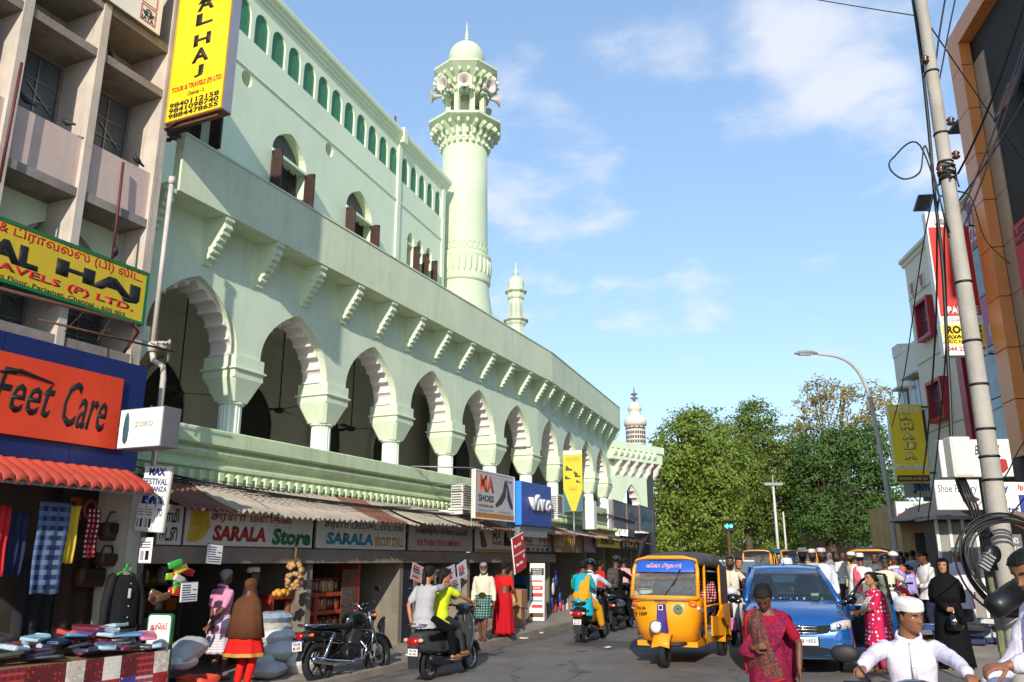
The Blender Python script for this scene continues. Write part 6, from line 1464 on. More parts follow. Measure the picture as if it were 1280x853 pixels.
# street lamp
def lamp():
 Y=26.; t=thing('street_lamp','tall grey street lamp with a long curved arm over the road','street lamp',Matrix())
 pts=[b9(px,py,Y) for px,py in ((1123,706),(1113,640),(1100,560),(1088,500),(1076,470),(1062,454),(1045,446),(1022,443))]
 pts[0]=(pts[0][0],Y,gz(pts[0][0],Y)-.05)
 P=[Vector(p) for p in pts]; out=[]
 for i in range(len(P)-1):
  a=P[max(i-1,0)]; b=P[i]; c=P[i+1]; d=P[min(i+2,len(P)-1)]
  for k in range(6):
   tt=k/6; out.append(.5*((2*b)+(c-a)*tt+(2*a-5*b+4*c-d)*tt*tt+(3*b-a-3*c+d)*tt**3))
 out.append(P[-1]); n=len(out)
 mb=MB(); mb.tube(out,[.082-.046*i/n for i in range(n)],10); mb.build('post',M('lamp_post_grey','b5b2ac',.5,.12,2,streak=.2),t)
 e=out[-1]; h=MB(); h.loft([[(x*s,y*w_,z*w_) for y,z in ((-.1,0),(.1,0),(.12,.05),(.06,.12),(-.06,.12),(-.12,.05))] for x,s,w_ in ((0,1,.5),(-.25,1,1),(-.6,1,.9),(-.75,1,.4))],0,True,False)
 h.build('lamp_head',M('lamp_head_grey','8d8c88',.4,.1),t,Matrix.Translation(e))
 g=MB(); g.box(-.6,-.2,-.08,.08,-.03,.0); g.build('lens',M('lamp_lens','cfcfc4',.2,.1),t,Matrix.Translation(e))
lamp()
def thinpole(px,pyt,Y,r,lab,head=True):
 p=atY(px,690,Y); top=atY(px,pyt,Y).z; t=thing('pole',lab,'pole',(p.x,Y,0)); mb=MB(); mb.tube([(0,0,gz(p.x,Y)-.1),(0,0,top)],[r,r*.7],8); mb.build('post',M('pole_white_paint','c9c7c2',.5,.12),t)
 if head:
  mb=MB(); mb.box(-.5,.5,-.12,.12,top-.05,top+.1); mb.box(-.03,.03,-.03,.03,top,top+.5); mb.build('lamp_bar',STEEL,t)
thinpole(973,606,46,.09,'white lamp pole standing right of the traffic signal in front of the trees'); thinpole(983,640,50,.07,'short thin grey pole just right of the white lamp pole',False)
def signal():
 Y=44; p=atY(912,690,Y); t=thing('traffic_signal','traffic signal on a brown pole showing a green arrow','traffic signal',(p.x,Y,0)); zt=atY(912,652,Y).z; zb=atY(912,664,Y).z
 mb=MB(); mb.tube([(0,0,gz(p.x,Y)-.1),(0,0,zb)],.08,8); mb.build('post',RUST,t)
 mb=MB(); mb.box(-.28,.28,-.1,.12,zb,zt); hb=mb.build('signal_head',M('signal_black','121412',.5,.1),t,bev=.02)
 zm=(zt+zb)/2; mb=MB(); mb.prism([(-.2,zm),(-.06,zm+.12),(-.06,zm+.04),(.04,zm+.04),(.04,zm-.04),(-.06,zm-.04),(-.06,zm-.12)],-.13,-.115); mb.lathe([(.0,-.115),(.08,-.115),(.08,-.13),(0,-.13)],14,(.14,0,zm),axis='Y') ; mb.build('green_lamp',M('signal_green',(.05,.9,.45),.4,0,emit=2.2),hb)
 k=MB(); k.box(-.3,.3,-.25,-.1,zt,zt+.04); k.build('visor',M('signal_black','121412'),hb)
signal()
def statue():
 Y=56; p=atY(897,692,Y); t=thing('statue','golden standing statue on a pale pedestal at the junction','statue',(p.x,Y,0)); zb=atY(897,691,Y).z; zt=atY(897,664,Y).z; H=zt-zb
 mb=MB(); mb.box(-.7,.7,-.6,.6,gz(p.x,Y)-.1,zb-.12); mb.box(-.55,.55,-.5,.5,zb-.12,zb); mb.build('pedestal',M('pedestal_stone','b5ab9a',.8,.12),t)
 G=MB()
 for s in (-1,1): G.cap([(s*.09*H/1.7,0,zb+.02),(s*.09*H/1.7,0,zb+.47*H)],[.07*H/1.7,.10*H/1.7])
 G.cap([(0,0,zb+.46*H),(0,0,zb+.66*H),(0,0,zb+.8*H)],[.15*H/1.7,.17*H/1.7,.16*H/1.7]); G.ell((0,-.01,zb+.93*H),(.085*H/1.7,.1*H/1.7,.12*H/1.7)); G.cap([(0,0,zb+.8*H),(0,0,zb+.9*H)],[.06*H/1.7,.05*H/1.7])
 G.cap([(-.2*H/1.7,0,zb+.79*H),(-.26*H/1.7,0,zb+.6*H),(-.22*H/1.7,-.1,zb+.46*H)],[.06*H/1.7,.05*H/1.7,.035*H/1.7]); G.cap([(.2*H/1.7,0,zb+.79*H),(.28*H/1.7,-.05,zb+.62*H),(.2*H/1.7,-.25,zb+.7*H)],[.06*H/1.7,.05*H/1.7,.035*H/1.7])
 o=G.build('figure',M('statue_gold','c9922c',.35,.15,3,metal=.7),t); m=o.modifiers.new('weld','REMESH'); m.voxel_size=.05; m.use_smooth_shade=True
statue()
# ================================================================ FAR WALL AND TREES
def compound_wall():
 W1=M('compound_wall_brown','8d6a50',.85,.25,.8,streak=.4,dirt='4f3a2c'); W2=M('compound_wall_pale','b9aa8e',.85,.2,1,streak=.3)
 t=thing('compound_wall','long brown compound wall under the trees across the junction','wall',Matrix())
 Y=60; xs=[atY(px,700,Y).x for px in (815,870,925,985,1045,1130,1180)]
 for i,(a,b) in enumerate(zip(xs,xs[1:])):
  h=2.2 if i<3 else 3.6
  mb=MB(); mb.box(a,b-.05,0,.3,-.3,gz(20,Y)+h); mb.box(a-.1,a+.3,-.12,.42,-.3,gz(20,Y)+h+.15); mb.build('wall_panel',W2 if i<3 else W1,t,Matrix.Translation((0,Y,0)))
 mb=MB()
 for k in range(30): mb.box(xs[0]+k*.35,xs[0]+k*.35+.04,.1,.14,gz(20,Y)+2.2,gz(20,Y)+3.8)
 mb.build('railing',M('railing_dark','2c3a34',.6,.2),t,Matrix.Translation((0,Y,0)))
compound_wall()
def leafmat(n,c,tr=.35):
 m=bpy.data.materials.new(n); m.use_nodes=True; nt=m.node_tree; N=nt.nodes; L=nt.links; b=N['Principled BSDF']; b.inputs['Roughness'].default_value=.6; b.inputs['Specular IOR Level'].default_value=.3
 g=N.new('ShaderNodeNewGeometry'); mr=N.new('ShaderNodeMapRange'); mr.inputs[3].default_value=.72; mr.inputs[4].default_value=1.32; L.new(g.outputs['Random Per Island'],mr.inputs[0])
 v=N.new('ShaderNodeVectorMath'); v.operation='SCALE'; v.inputs[0].default_value=c; L.new(mr.outputs[0],v.inputs['Scale']); L.new(v.outputs[0],b.inputs['Base Color'])
 t=N.new('ShaderNodeBsdfTranslucent'); tv=N.new('ShaderNodeVectorMath'); tv.operation='MULTIPLY'; tv.inputs[1].default_value=(1.3,1.25,.6); L.new(v.outputs[0],tv.inputs[0]); L.new(tv.outputs[0],t.inputs[0])
 mx=N.new('ShaderNodeMixShader'); mx.inputs[0].default_value=tr; L.new(b.outputs[0],mx.inputs[1]); L.new(t.outputs[0],mx.inputs[2]); L.new(mx.outputs[0],N['Material Output'].inputs[0]); return m
LF=[leafmat('leaf_light',(.20,.27,.045)),leafmat('leaf_mid',(.15,.21,.04)),leafmat('leaf_dark',(.085,.155,.036)),leafmat('leaf_dry',(.30,.26,.10))]
BARK=M('bark','5b4a3a',.9,.3,4,bump=.5,bsc=20); BARKP=M('bark_pale','8d7a66',.9,.25,4,bump=.4,bsc=20)
def tree(label,Y,trunk_px,blobs,mat,n,size,seed,bark=BARK,th=.28,sparse=0.,group='trees across the junction',lean=0):
 """blobs: (px,py,rx_px,ry_px) clumps of the crown in the view, spread in depth"""
 rr=random.Random(seed); p=atY(trunk_px,700,Y); g=gz(p.x,Y); t=thing('tree',label,'tree',(p.x,Y,g-.1),group)
 org=Vector((p.x,Y,g-.1)); k=Y/F*1.02
 bl=[]
 for (px,py,rx,ry) in blobs:
  for q in range(2):
   dy=rr.uniform(-1,1)*rx*k*1.0
   c=atY(px,py,Y)-org; c.y+=dy; bl.append((c,rx*k,max(rx,ry)*k*.75,ry*k))
 # trunk + limbs
 mb=MB(); top=sorted(bl,key=lambda b:b[0].z)[len(bl)//2][0]; fork=Vector((lean,0,max(1.6,top.z*.42)))
 mb.tube([(0,0,-.2),(.05,.02,fork.z*.35),(fork.x*.7,0,fork.z*.75),fork],[th*1.35,th,th*.85,th*.7],9)
 for c,rx,ry,rz in bl:
  if rr.random()<.75:
   m1=fork.lerp(c,.5)+Vector((rr.uniform(-.5,.5),rr.uniform(-.5,.5),rr.uniform(-.3,.5)))
   mb.tube([fork,m1,c],[th*.5,th*.28,th*.08],6)
   for q in range(4):
    e=c+Vector((rr.uniform(-1,1)*rx*.8,rr.uniform(-1,1)*ry*.8,rr.uniform(-.2,.9)*rz)); mb.tube([m1.lerp(c,rr.uniform(.1,.9)),(m1.lerp(c,.7)+e)/2+Vector((0,0,.2)),e],[th*.18,th*.1,th*.03],5)
 mb.build('trunk',bark,t)
 # leaves in twig clusters
 vs=[];fs=[]; tw=sum(b[1]*b[3] for b in bl); per=9
 for c,rx,ry,rz in bl:
  cnt=int(n*rx*rz/tw/per)
  for i in range(cnt):
   while 1:
    d=Vector((rr.uniform(-1,1),rr.uniform(-1,1),rr.uniform(-1,1)))
    if .05<d.length<=1: break
   rad=d.length**(.45); d.normalize()
   nz=noise.noise(Vector((d.x*1.8+seed,d.y*1.8,d.z*1.8+c.x)))
   if nz<-.22+sparse*.5: continue
   f=rad*(1+.75*nz)
   q=c+Vector((d.x*rx*f,d.y*ry*f,d.z*rz*f))
   sp=size*(2.0 if sparse<.3 else 1.7)
   for j in range(per):
    o=q+Vector((rr.gauss(0,sp*.55),rr.gauss(0,sp*.55),rr.gauss(0,sp*.38))); s=size*rr.uniform(.6,1.25)
    nm=(d+Vector((rr.gauss(0,.5),rr.gauss(0,.5),rr.gauss(0,.5)+.35))).normalized(); a=nm.cross(Vector((rr.uniform(-1,1),rr.uniform(-1,1),rr.uniform(-1,1)))).normalized(); b=nm.cross(a); 
    if b.length<.05: continue
    b=b.normalized()*s*.42; a=a*s*.5; i0=len(vs); nn=nm*s*.06
    vs+=[o-a,o+b+nn,o+a,o-b+nn]; fs.append((i0,i0+1,i0+2,i0+3))
 me=bpy.data.meshes.new('crown'); me.from_pydata([tuple(v) for v in vs],[],fs); me.materials.append(mat); o=bpy.data.objects.new('crown',me); COL.objects.link(o); o.parent=t
tree('light green broad tree just right of the gateway',48,862,[(835,600,26,40),(850,560,28,36),(880,545,24,28),(868,610,34,44),(895,590,30,40),(840,650,30,32),(885,650,34,30),(905,628,22,30),(858,530,14,14),(825,570,16,20),(868,520,10,10),(832,680,26,18),(885,682,26,14)],LF[0],44000,.17,1)
tree('mid green tree with a tall leafy top behind the signal',56,938,[(935,560,38,36),(920,600,34,40),(960,590,38,42),(990,600,30,40),(945,525,24,18),(915,545,22,22),(975,555,28,24),(930,645,34,30),(975,645,30,30),(940,510,16,8),(905,620,24,30)],LF[1],42000,.18,2)
tree('tall thin dry looking tree with pale branches above the dark tree',64,1040,[(1005,520,20,20),(1035,500,26,20),(1070,515,24,24),(1020,490,16,12),(1095,500,14,18),(1045,540,22,18),(1085,545,18,20),(1000,545,12,14),(1060,485,14,10)],LF[3],11000,.22,3,BARKP,.26,.62)
tree('dense dark green tree on the right of the junction',54,1040,[(1020,570,30,28),(1050,560,34,24),(1085,570,30,34),(1035,610,36,36),(1075,615,36,36),(1100,620,22,40),(1020,645,30,30),(1060,650,34,28),(1090,655,22,24),(1010,600,22,30)],LF[2],44000,.17,4,th=.42)
tree('shaded green tree filling behind between the two broad trees',68,900,[(880,600,40,40),(930,620,44,44),(980,630,44,40),(850,640,36,34),(1010,650,40,30)],LF[1],16000,.28,5)
tree('low bushy tree behind the compound wall on the right',66,1090,[(1050,660,40,26),(1100,650,34,30),(1130,660,26,30),(1000,668,34,20)],LF[2],12000,.26,6)
tree('dark leafy tree behind the far ochre shop',44,1150,[(1140,650,18,14),(1120,664,14,12),(1165,655,16,14)],LF[2],6000,.2,7)
tree('small bright green bush at the foot of the wall right of the signal',57,985,[(985,682,18,9),(965,686,12,8)],LF[0],3000,.16,8,th=.1)
tree('far tree line mass seen between the trunks left of the signal',92,880,[(830,668,40,26),(880,672,44,24),(930,672,44,24)],LF[1],6000,.34,11,group='far trees')
tree('far tree line mass seen between the trunks right of the signal',95,1000,[(980,672,44,24),(1030,674,44,22),(1085,672,44,26),(1140,668,40,30)],LF[2],7000,.34,12,group='far trees')
# ================================================================ PEOPLE
SKIN=[M('skin_brown','8a5a3f',.5,.08,8,spec=.4),M('skin_dark_brown','6a4230',.5,.08,8,spec=.4),M('skin_tan','a87350',.5,.08,8,spec=.4)]
HAIRB=M('hair_black','14100e',.62,.4,30,bump=.7,bsc=70,spec=.3); HAIRG=M('hair_grey','8d8a86',.6,.25,30); EYEW=M('eye_white','d9d4cc',.3,.02); EYEB=M('eye_dark','120c0a',.2,.05); LIP=M('lip','7a4036',.5,.1)
HT=[(-.50,.10,.20,-.06),(-.475,.17,.335,.03),(-.40,.235,.375,.14),(-.30,.275,.38,.27),(-.18,.305,.38,.36),(-.05,.328,.378,.43),(.05,.337,.385,.47),(.15,.347,.402,.49),(.28,.342,.388,.48),(.38,.29,.32,.41),(.45,.20,.21,.29),(.49,.09,.09,.13)]
def hsec(z):
 z=min(max(z,-.5),.49)
 for a,b in zip(HT,HT[1:]):
  if z<=b[0]:
   t=(z-a[0])/(b[0]-a[0]); t=t*t*(3-2*t)*.5+t*.5; return [a[i]+(b[i]-a[i])*t for i in (1,2,3)]
 return HT[-1][1:]
def hpt(a,z,sc=1.,feat=True):
 """point of the head surface at angle a (0 = front +y, clockwise to +x), unit head height"""
 wx,fy,by=hsec(z); s,c=math.sin(a),math.cos(a)
 ex=.86; x=wx*math.copysign(abs(s)**ex,s); y=(fy if c>0 else by)*math.copysign(abs(c)**ex,c)
 if feat and c>0:
  g=lambda x0,z0,sx,sz: math.exp(-((x-x0)/sx)**2-((z-z0)/sz)**2)
  y+=.125*g(0,-.125,.062,.055)+.075*g(0,-.05,.05,.085)+.035*g(0,.05,.06,.08)
  y-=.05*(g(.145,.035,.075,.05)+g(-.145,.035,.075,.05)); y+=.022*(g(.15,.105,.11,.03)+g(-.15,.105,.11,.03))
  y+=.03*g(0,-.255,.11,.022)+.026*g(0,-.305,.09,.024)-.02*g(0,-.28,.13,.010)+.03*g(0,-.43,.10,.05)-.012*g(0,-.355,.1,.03)
  y+=.012*(g(.2,-.08,.09,.08)+g(-.2,-.08,.09,.08))
 return Vector((x*sc,y*sc,z*sc))
def head_mb(mb,T,n=36,m=0,rings=34,ears=True):
 rs=[]
 for j in range(rings+1):
  z=-.5+.99*j/rings; rs.append([T@hpt(2*PI*i/n,z) for i in range(n)])
 mb.loft(rs,m,True,True)
 for s in ((-1,1) if ears else ()):
  R3=T@Matrix.Translation((s*.345,-.05,-.03))@Euler((R(-8),0,s*R(-18))).to_matrix().to_4x4()
  k=MB(); k.ell((0,0,0),(.03,.075,.115),10,6); mb.add([R3@v for v in k.v],k.f,m,True)
def shell(T,zh,sc0,sc1,n=32,rings=12,top=.49,bulge=0,seed=0,rough=0):
 """cap of hair / cloth over the head: lower rim height zh(angle)"""
 mb=MB(); rs=[]
 for j in range(-1,rings+1):
  row=[]
  for i in range(n):
   a=2*PI*i/n; z0=zh(a); t=max(j,0)/rings; z=z0+(top-z0)*t; sc=sc0 if j==-1 else sc1
   p=hpt(a,z,1,False); k=1+rough*noise.noise(Vector((math.sin(a)*4+seed,math.cos(a)*4,z*5)))
   q=Vector((p.x*sc*k,p.y*sc*k,(z+(sc-1)*.35*(t**2)+ (bulge*t)))); row.append(T@q)
  rs.append(row)
 mb.loft(rs,0,True,True); return mb
def ik(a,t,l1,l2,hint):
 a=Vector(a); t=Vector(t); d=t-a; L=d.length
 if L>l1+l2-.004: t=a+d.normalized()*(l1+l2-.004); d=t-a; L=d.length
 if L<abs(l1-l2)+.01: L=abs(l1-l2)+.01
 x=(l1*l1-l2*l2+L*L)/(2*L); h=math.sqrt(max(l1*l1-x*x,0)); u=d.normalized(); hv=Vector(hint); hv-=u*hv.dot(u)
 hv=hv.normalized() if hv.length>1e-5 else u.orthogonal().normalized()
 return a+u*x+hv*h,t
def remesh(o,vox,sm=3):
 m=o.modifiers.new('weld','REMESH'); m.mode='VOXEL'; m.voxel_size=vox; m.use_smooth_shade=True
 if sm:
  k=o.modifiers.new('soft','SMOOTH'); k.iterations=sm; k.factor=.5
WTEX=bpy.data.textures.new('cloth_folds','CLOUDS'); WTEX.noise_scale=.09; WTEX.noise_depth=2
def folds(o,st):
 if st:
  d=o.modifiers.new('folds','DISPLACE'); d.texture=WTEX; d.strength=st; d.mid_level=.5; d.texture_coords='LOCAL'
def hand_mb(mb,wr,fdir,palmn,s,curl=.5,thumb=1,near=False):
 """wr wrist, fdir finger direction, palmn palm normal (towards what is held)"""
 f=Vector(fdir).normalized(); n=Vector(palmn); n=(n-f*n.dot(f)).normalized(); x=f.cross(n)*thumb
 L=.105*s
 P=[]
 for t,w,d in ((-.02,.020,.016),(.02,.024,.016),(.05,.034,.015),(.08,.038,.014),(.098,.036,.012)):
  c=wr+f*t*s; P.append([c+x*w*s*math.cos(a)+n*d*s*math.sin(a) for a in [2*PI*i/12 for i in range(12)]])
 mb.loft(P,0,True,True)
 for k,(off,ln) in enumerate(((.028,.070),(.0095,.079),(-.0095,.074),(-.028,.058))):
  b=wr+f*.095*s+x*off*s; pts=[b]; ang=0; d=f
  for seg,fr in ((0,.45),(1,.32),(2,.25)):
   ang+=curl*(.55+.2*seg)+.06*k; d=(f*math.cos(ang)+n*math.sin(ang)+x*off*2.2*(.6-curl*.4)); pts.append(pts[-1]+d.normalized()*ln*fr*s)
  mb.cap(pts,[.0095*s,.0088*s,.008*s,.0068*s],8)
 b=wr+f*.03*s+x*.026*s; d1=(x*.75+f*.6+n*.35).normalized(); d2=(x*.15+f*.8+n*(.3+.5*curl)).normalized()
 mb.cap([b,b+d1*.036*s,b+d1*.036*s+d2*.03*s,b+d1*.036*s+d2*.052*s],[.013*s,.011*s,.0098*s,.0075*s],8)
PEOPLE=[]
def person(label,x,y,head,H=1.65,skin=0,hair=('short',0),wear=(),hip=None,lean=0,twist=0,side=0,hy=0,hp=0,hr=0,
           wL=None,wR=None,fL=None,fR=None,eL=(-.5,-.8,-.2),eR=(.5,-.8,-.2),kL=(-.1,1,0),kR=(.1,1,0),fat=1.,vox=.012,face=1,z=None,curl=.5,fem=False,group=None,palm=None,fd=None,beard=None,feet=True,near=False,neckf=0,cat='person'):
 T0=at(x,y,z,head); s=H/1.7; SK=SKIN[skin]
 hipc=Vector(hip) if hip else Vector((0,0,.525*H))
 Rt=Matrix.Rotation(-R(lean),3,'X')@Matrix.Rotation(R(side),3,'Y')
 up=Rt@Vector((0,0,1)); fwd0=Rt@Vector((0,1,0)); rt=Vector((math.cos(R(twist)),-math.sin(R(twist)),0)); rt=(rt-up*rt.dot(up)).normalized(); fw=up.cross(rt).normalized()
 rt0=Vector((1,0,0)); fw0=Vector((0,1,0))
 sw=(.098 if fem else .108)*H*(.6+.4*fat)
 nb=hipc+up*.305*H; sh=[nb-up*.040*H-rt*sw*.96,nb-up*.040*H+rt*sw*.96]
 hw=(.056 if fem else .050)*H; hj=[hipc-rt0*hw-Vector((0,0,.01*H)),hipc+rt0*hw-Vector((0,0,.01*H))]
 # head frame
 Rh=(Matrix((rt,fw,up)).transposed()@Matrix.Rotation(-R(neckf),3,'X')@Matrix.Rotation(-R(hy),3,'Z')@Matrix.Rotation(-R(hp),3,'X')@Matrix.Rotation(R(hr),3,'Y'))
 hh=.137*H
 nk=Matrix((rt,fw,up)).transposed()@Matrix.Rotation(-R(neckf)*.6,3,'X')
 ntop=nb+(nk@Vector((0,.012*H,.045*H)))
 hc=ntop+Rh@Vector((0,.02*H,.062*H))
 TH_=Matrix.Translation(hc)@Rh.to_4x4()@Matrix.Scale(hh,4)
 la,lf=.172*H,.150*H; lt,ls=.245*H,.240*H
 arms=[]
 for i,(w,e) in enumerate(((wL,eL),(wR,eR))):
  sg=-1 if i==0 else 1
  tw=Vector(w) if w is not None else sh[i]+Vector((sg*.045*H,.02*H,-.315*H))
  el,wr=ik(sh[i],tw,la,lf,e); arms.append((sh[i],el,wr))
 legs=[]
 for i,(ft,k) in enumerate(((fL,kL),(fR,kR))):
  sg=-1 if i==0 else 1
  tf=Vector(ft) if ft is not None else Vector((sg*.055*H,0,.048*H))
  kn,an=ik(hj[i],tf,lt,ls,k); legs.append((hj[i],kn,an))
 def torso(infl=0.,lo=-.06,hi=.315,fatk=1.):
  rg=[]
  for (f,w,d) in ((-.06,.060,.052),(-.03,.092,.070),(.02,.099 if fem else .094,.074),(.08,.080 if fem else .084,.064),(.14,.083 if fem else .090,.066),(.20,.094 if fem else .102,.070),(.245,.096 if fem else .106,.064),(.275,.084,.054),(.293,.062,.045),(.308,.044,.040),(.322,.036,.037)):
   if f<lo-.001 or f>hi+.001: continue
   k=max(0,min(1,f/.2)); c=hipc+up*f*H+fw*(-.006 if f<.1 else .004)*H; r_=(rt0*(1-k)+rt*k).normalized(); f_=(fw0*(1-k)+fw*k).normalized()
   ft_=1+(fat-1)*(1.1 if f<.2 else .4)
   rg.append([c+r_*(w*H*ft_*fatk+infl)*math.copysign(abs(math.cos(a))**.8,math.cos(a))+f_*(d*H*ft_*fatk+infl)*math.copysign(abs(math.sin(a))**.9,math.sin(a)) for a in [2*PI*i/20 for i in range(20)]])
  return rg
 # ---------------- body
 mb=MB(); mb.loft(torso(),0,True,True)
 mb.cap([nb-up*.03*H,ntop,ntop+(hc-ntop)*.35],[.040*H*(.9 if fem else 1),.035*H*(.88 if fem else 1),.034*H],12)
 head_mb(mb,TH_,44 if near else 30,0,44 if near else 28,hair[0] not in ('bun','tail','long','braid','helmet','none'))
 af=.93 if fem else 1
 for i,(a,b,c) in enumerate(arms):
  mb.cap([a,a.lerp(b,.5),b,b.lerp(c,.35),c],[.029*H*af,.027*H*af,.0225*H*af,.0225*H*af,.0155*H*af],12)
  pd=Vector((palm[i] if palm and palm[i] else (1 if i==0 else -1,.1,-.2)))
  fdv=Vector(fd[i]) if fd and fd[i] else (c-b)
  hand_mb(mb,c,fdv,pd,s*.98,curl,thumb=1 if i==0 else -1)
 if feet:
  for i,(a,b,c) in enumerate(legs):
   mb.cap([a,a.lerp(b,.45),b,b.lerp(c,.3),c.lerp(b,.15),c],[.050*H,.044*H,.031*H,.032*H,.020*H,.0185*H],12)
   fdir=Vector((-.12 if i==0 else .12,1,0)).normalized(); g=c.z-.043*H
   hx=Vector((c.x,c.y,g))
   mb.cap([hx-fdir*.022*H+Vector((0,0,.02*H)),hx+fdir*.04*H+Vector((0,0,.022*H)),hx+fdir*.09*H+Vector((0,0,.013*H)),hx+fdir*.115*H+Vector((0,0,.010*H))],[.020*H,.022*H,.019*H,.011*H],10)
 else:
  for i,(a,b,c) in enumerate(legs): mb.cap([a,a.lerp(b,.6)],[.05*H,.042*H],10)
 o=mb.build('person',SK,None,T0); tag(o,label,cat,group); remesh(o,vox,2 if near else 1); PEOPLE.append(o)
 # ---------------- face
 if face:
  for sg in (-1,1):
   e=MB(); ce=TH_@(hpt(math.asin(.145/.34)*sg,.03)+Vector((0,-.012,0))); r=.052*hh
   if near:
    k=MB(); k.ell((0,0,0),(r*1.15,r*.9,r*.62),12,8); e.add([ce+Rh@v for v in k.v],k.f,0,True)
    k=MB(); k.ell((0,r*.62,-.0),(r*.50,r*.35,r*.5),10,6); e.add([ce+Rh@v for v in k.v],k.f,1,True)
   else:
    k=MB(); k.ell((0,r*.2,0),(r*1.1,r*.55,r*.42),8,5); e.add([ce+Rh@v for v in k.v],k.f,1,True)
   e.build('eye',[EYEW,EYEB],o)
   b=MB(); pts=[]
   for q in range(6):
    xx=.055+.18*q/5; pts.append(TH_@(hpt(math.asin(min(xx/.345,1))*sg,.105+.025*math.sin(PI*q/5))+Vector((0,.006,0))))
   b.tube(pts,[(.006*hh,.013*hh)]+[(.008*hh,.020*hh)]*3+[(.006*hh,.014*hh),(.004*hh,.008*hh)],6); b.build('eyebrow',HAIRB,o)
  b=MB(); pts=[TH_@(hpt(math.asin(xx/.3),-.278)+Vector((0,.0,0))) for xx in (-.105,-.07,-.035,0,.035,.07,.105)]
  b.tube(pts,[.003*hh,.011*hh,.016*hh,.017*hh,.016*hh,.011*hh,.003*hh],7); b.build('lips',LIP,o)
 # ---------------- hair / headgear
 kind=hair[0]; hm=HAIRB if hair[1]==0 else (HAIRG if hair[1]==1 else hair[1]); 
 def zshort(a):
  c=math.cos(a); return .30 if c>.55 else (.30-(.55-c)*.62 if c>.0 else (-.04+c*.26))
 if kind in('short','bun','braid','tail','long'):
  zz=zshort if kind=='short' else (lambda a: (.33 if math.cos(a)>.6 else .33-(.6-math.cos(a))*.6) if math.cos(a)>-.2 else -.15+ (math.cos(a)+.2)*.25)
  h=shell(TH_,zz,.98,1.10 if kind!='short' else 1.06,36,12,.49,.0,x,.07)
  if kind=='bun': 
   k=MB(); k.ell((0,-.52,-.08),(.2,.17,.17),14,9); h.add([TH_@v for v in k.v],k.f,0,True)
  if kind=='braid': h.cap([TH_@Vector(p) for p in ((0,-.44,-.2),(.02,-.52,-.6),(.03,-.50,-1.1),(.02,-.46,-1.7))],[.12*hh,.10*hh,.09*hh,.05*hh],10)
  if kind=='tail': h.cap([TH_@Vector(p) for p in ((0,-.5,.1),(.05,-.62,-.2),(.08,-.6,-.6),(.1,-.55,-.95))],[.14*hh,.15*hh,.14*hh,.06*hh],10)
  if kind=='long': h.cap([TH_@Vector(p) for p in ((0,-.36,.0),(0,-.42,-.5),(.03,-.42,-.95))],[.30*hh,.26*hh,.14*hh],12)
  h.build('hair',hm,o)
 if kind in('cap','capbun'):
  h=shell(TH_,zshort,.98,1.045,32,10,.40,0,x,.03); h.build('hair',HAIRB if hair[1]!=1 else HAIRG,o)
  c=MB(); rs=[]; n=40
  for (z,k) in ((.17,1.05),(.175,1.10),(.20,1.115),(.42,1.09),(.50,1.02),(.545,.85),(.565,.55),(.57,.15)):
   row=[]
   for i in range(n):
    a=2*PI*i/n; p=hpt(a,min(max(.2,.2),.49),1,False); row.append(TH_@Vector((p.x*k,p.y*k,z+(.03 if math.cos(a)>0 else -.03)*(z<.3))))
   rs.append(row)
  c.loft(rs,0,True,True); cc=c.build('skull_cap',hair[2] if len(hair)>2 else M('skullcap_white','dedbd3',.8,.06,30,bump=.4,bsc=120),o)
  if near:
   for zz in (.24,.29,.36,.41):
    k=MB(); k.tube([TH_@Vector((hpt(a,.2,1,False).x*(1.118-max(0,zz-.2)*.12),hpt(a,.2,1,False).y*(1.118-max(0,zz-.2)*.12),zz+(.03 if math.cos(a)>0 else -.03)*0)) for a in [2*PI*i/40 for i in range(40)]],.006*hh,5,closed=True); k.build('crochet_band',M('skullcap_shade','c3beb2',.8,.1,30),cc)
 if kind=='helmet':
  h=MB(); rs=[]
  for j in range(11):
   t=j/10; z=-.32+t*.98; f=math.sin(PI*min(.5,(.14+.40*t)))if t<.6 else math.cos((t-.6)/.4*PI/2*.97)**.6
   rs.append([TH_@Vector((.50*f*math.sin(a),.56*f*math.cos(a)-.03-(.14 if (math.cos(a)>.5 and z<.12) else 0),z)) for a in [2*PI*i/24 for i in range(24)]])
  h.loft(rs,0,True,True); hel=h.build('helmet',hair[1] if hair[1] not in(0,1) else M('helmet_black','141416',.2,.1,coat=.6),o)
  v=MB(); v.loft([[TH_@Vector((.47*math.sin(a),.53*math.cos(a)-.02,z)) for a in [R(-75+150*i/12) for i in range(13)]] for z in (-.12,.02,.16)],0,False,True,close=False); v.build('visor',M('visor_smoke',(.03,.03,.035),.1,.1,spec=.8),hel)
 if beard:
  b=MB(); rs=[]; n=22; bm=HAIRB if beard==1 else HAIRG
  for j in range(7):
   t=j/6; row=[]
   for i in range(n+1):
    a=R(-100+200*i/n); zb=-.20 if abs(math.degrees(a))<32 else (-.24+.30*min(1,(abs(math.degrees(a))-32)/68)); z0=-.56; z=z0+(zb-z0)*t; p=hpt(a,max(z,-.49),1.0,False); k=1.02+.06*math.sin(PI*min(1,t*1.3+.1)); row.append(TH_@Vector((p.x*k,p.y*k+.03*(1-t),z)))
   rs.append(row)
  b.loft(rs,0,False,True,close=False); bo=b.build('beard',bm,o); sm=bo.modifiers.new('thick','SOLIDIFY'); sm.thickness=.05*hh; sm.offset=0
  ms=MB(); ms.tube([TH_@(hpt(math.asin(xx/.3),-.225-.25*xx*xx*8)+Vector((0,.012,0))) for xx in (-.12,-.06,0,.06,.12)],[.012*hh,.026*hh,.02*hh,.026*hh,.012*hh],6); ms.build('moustache',bm,o)
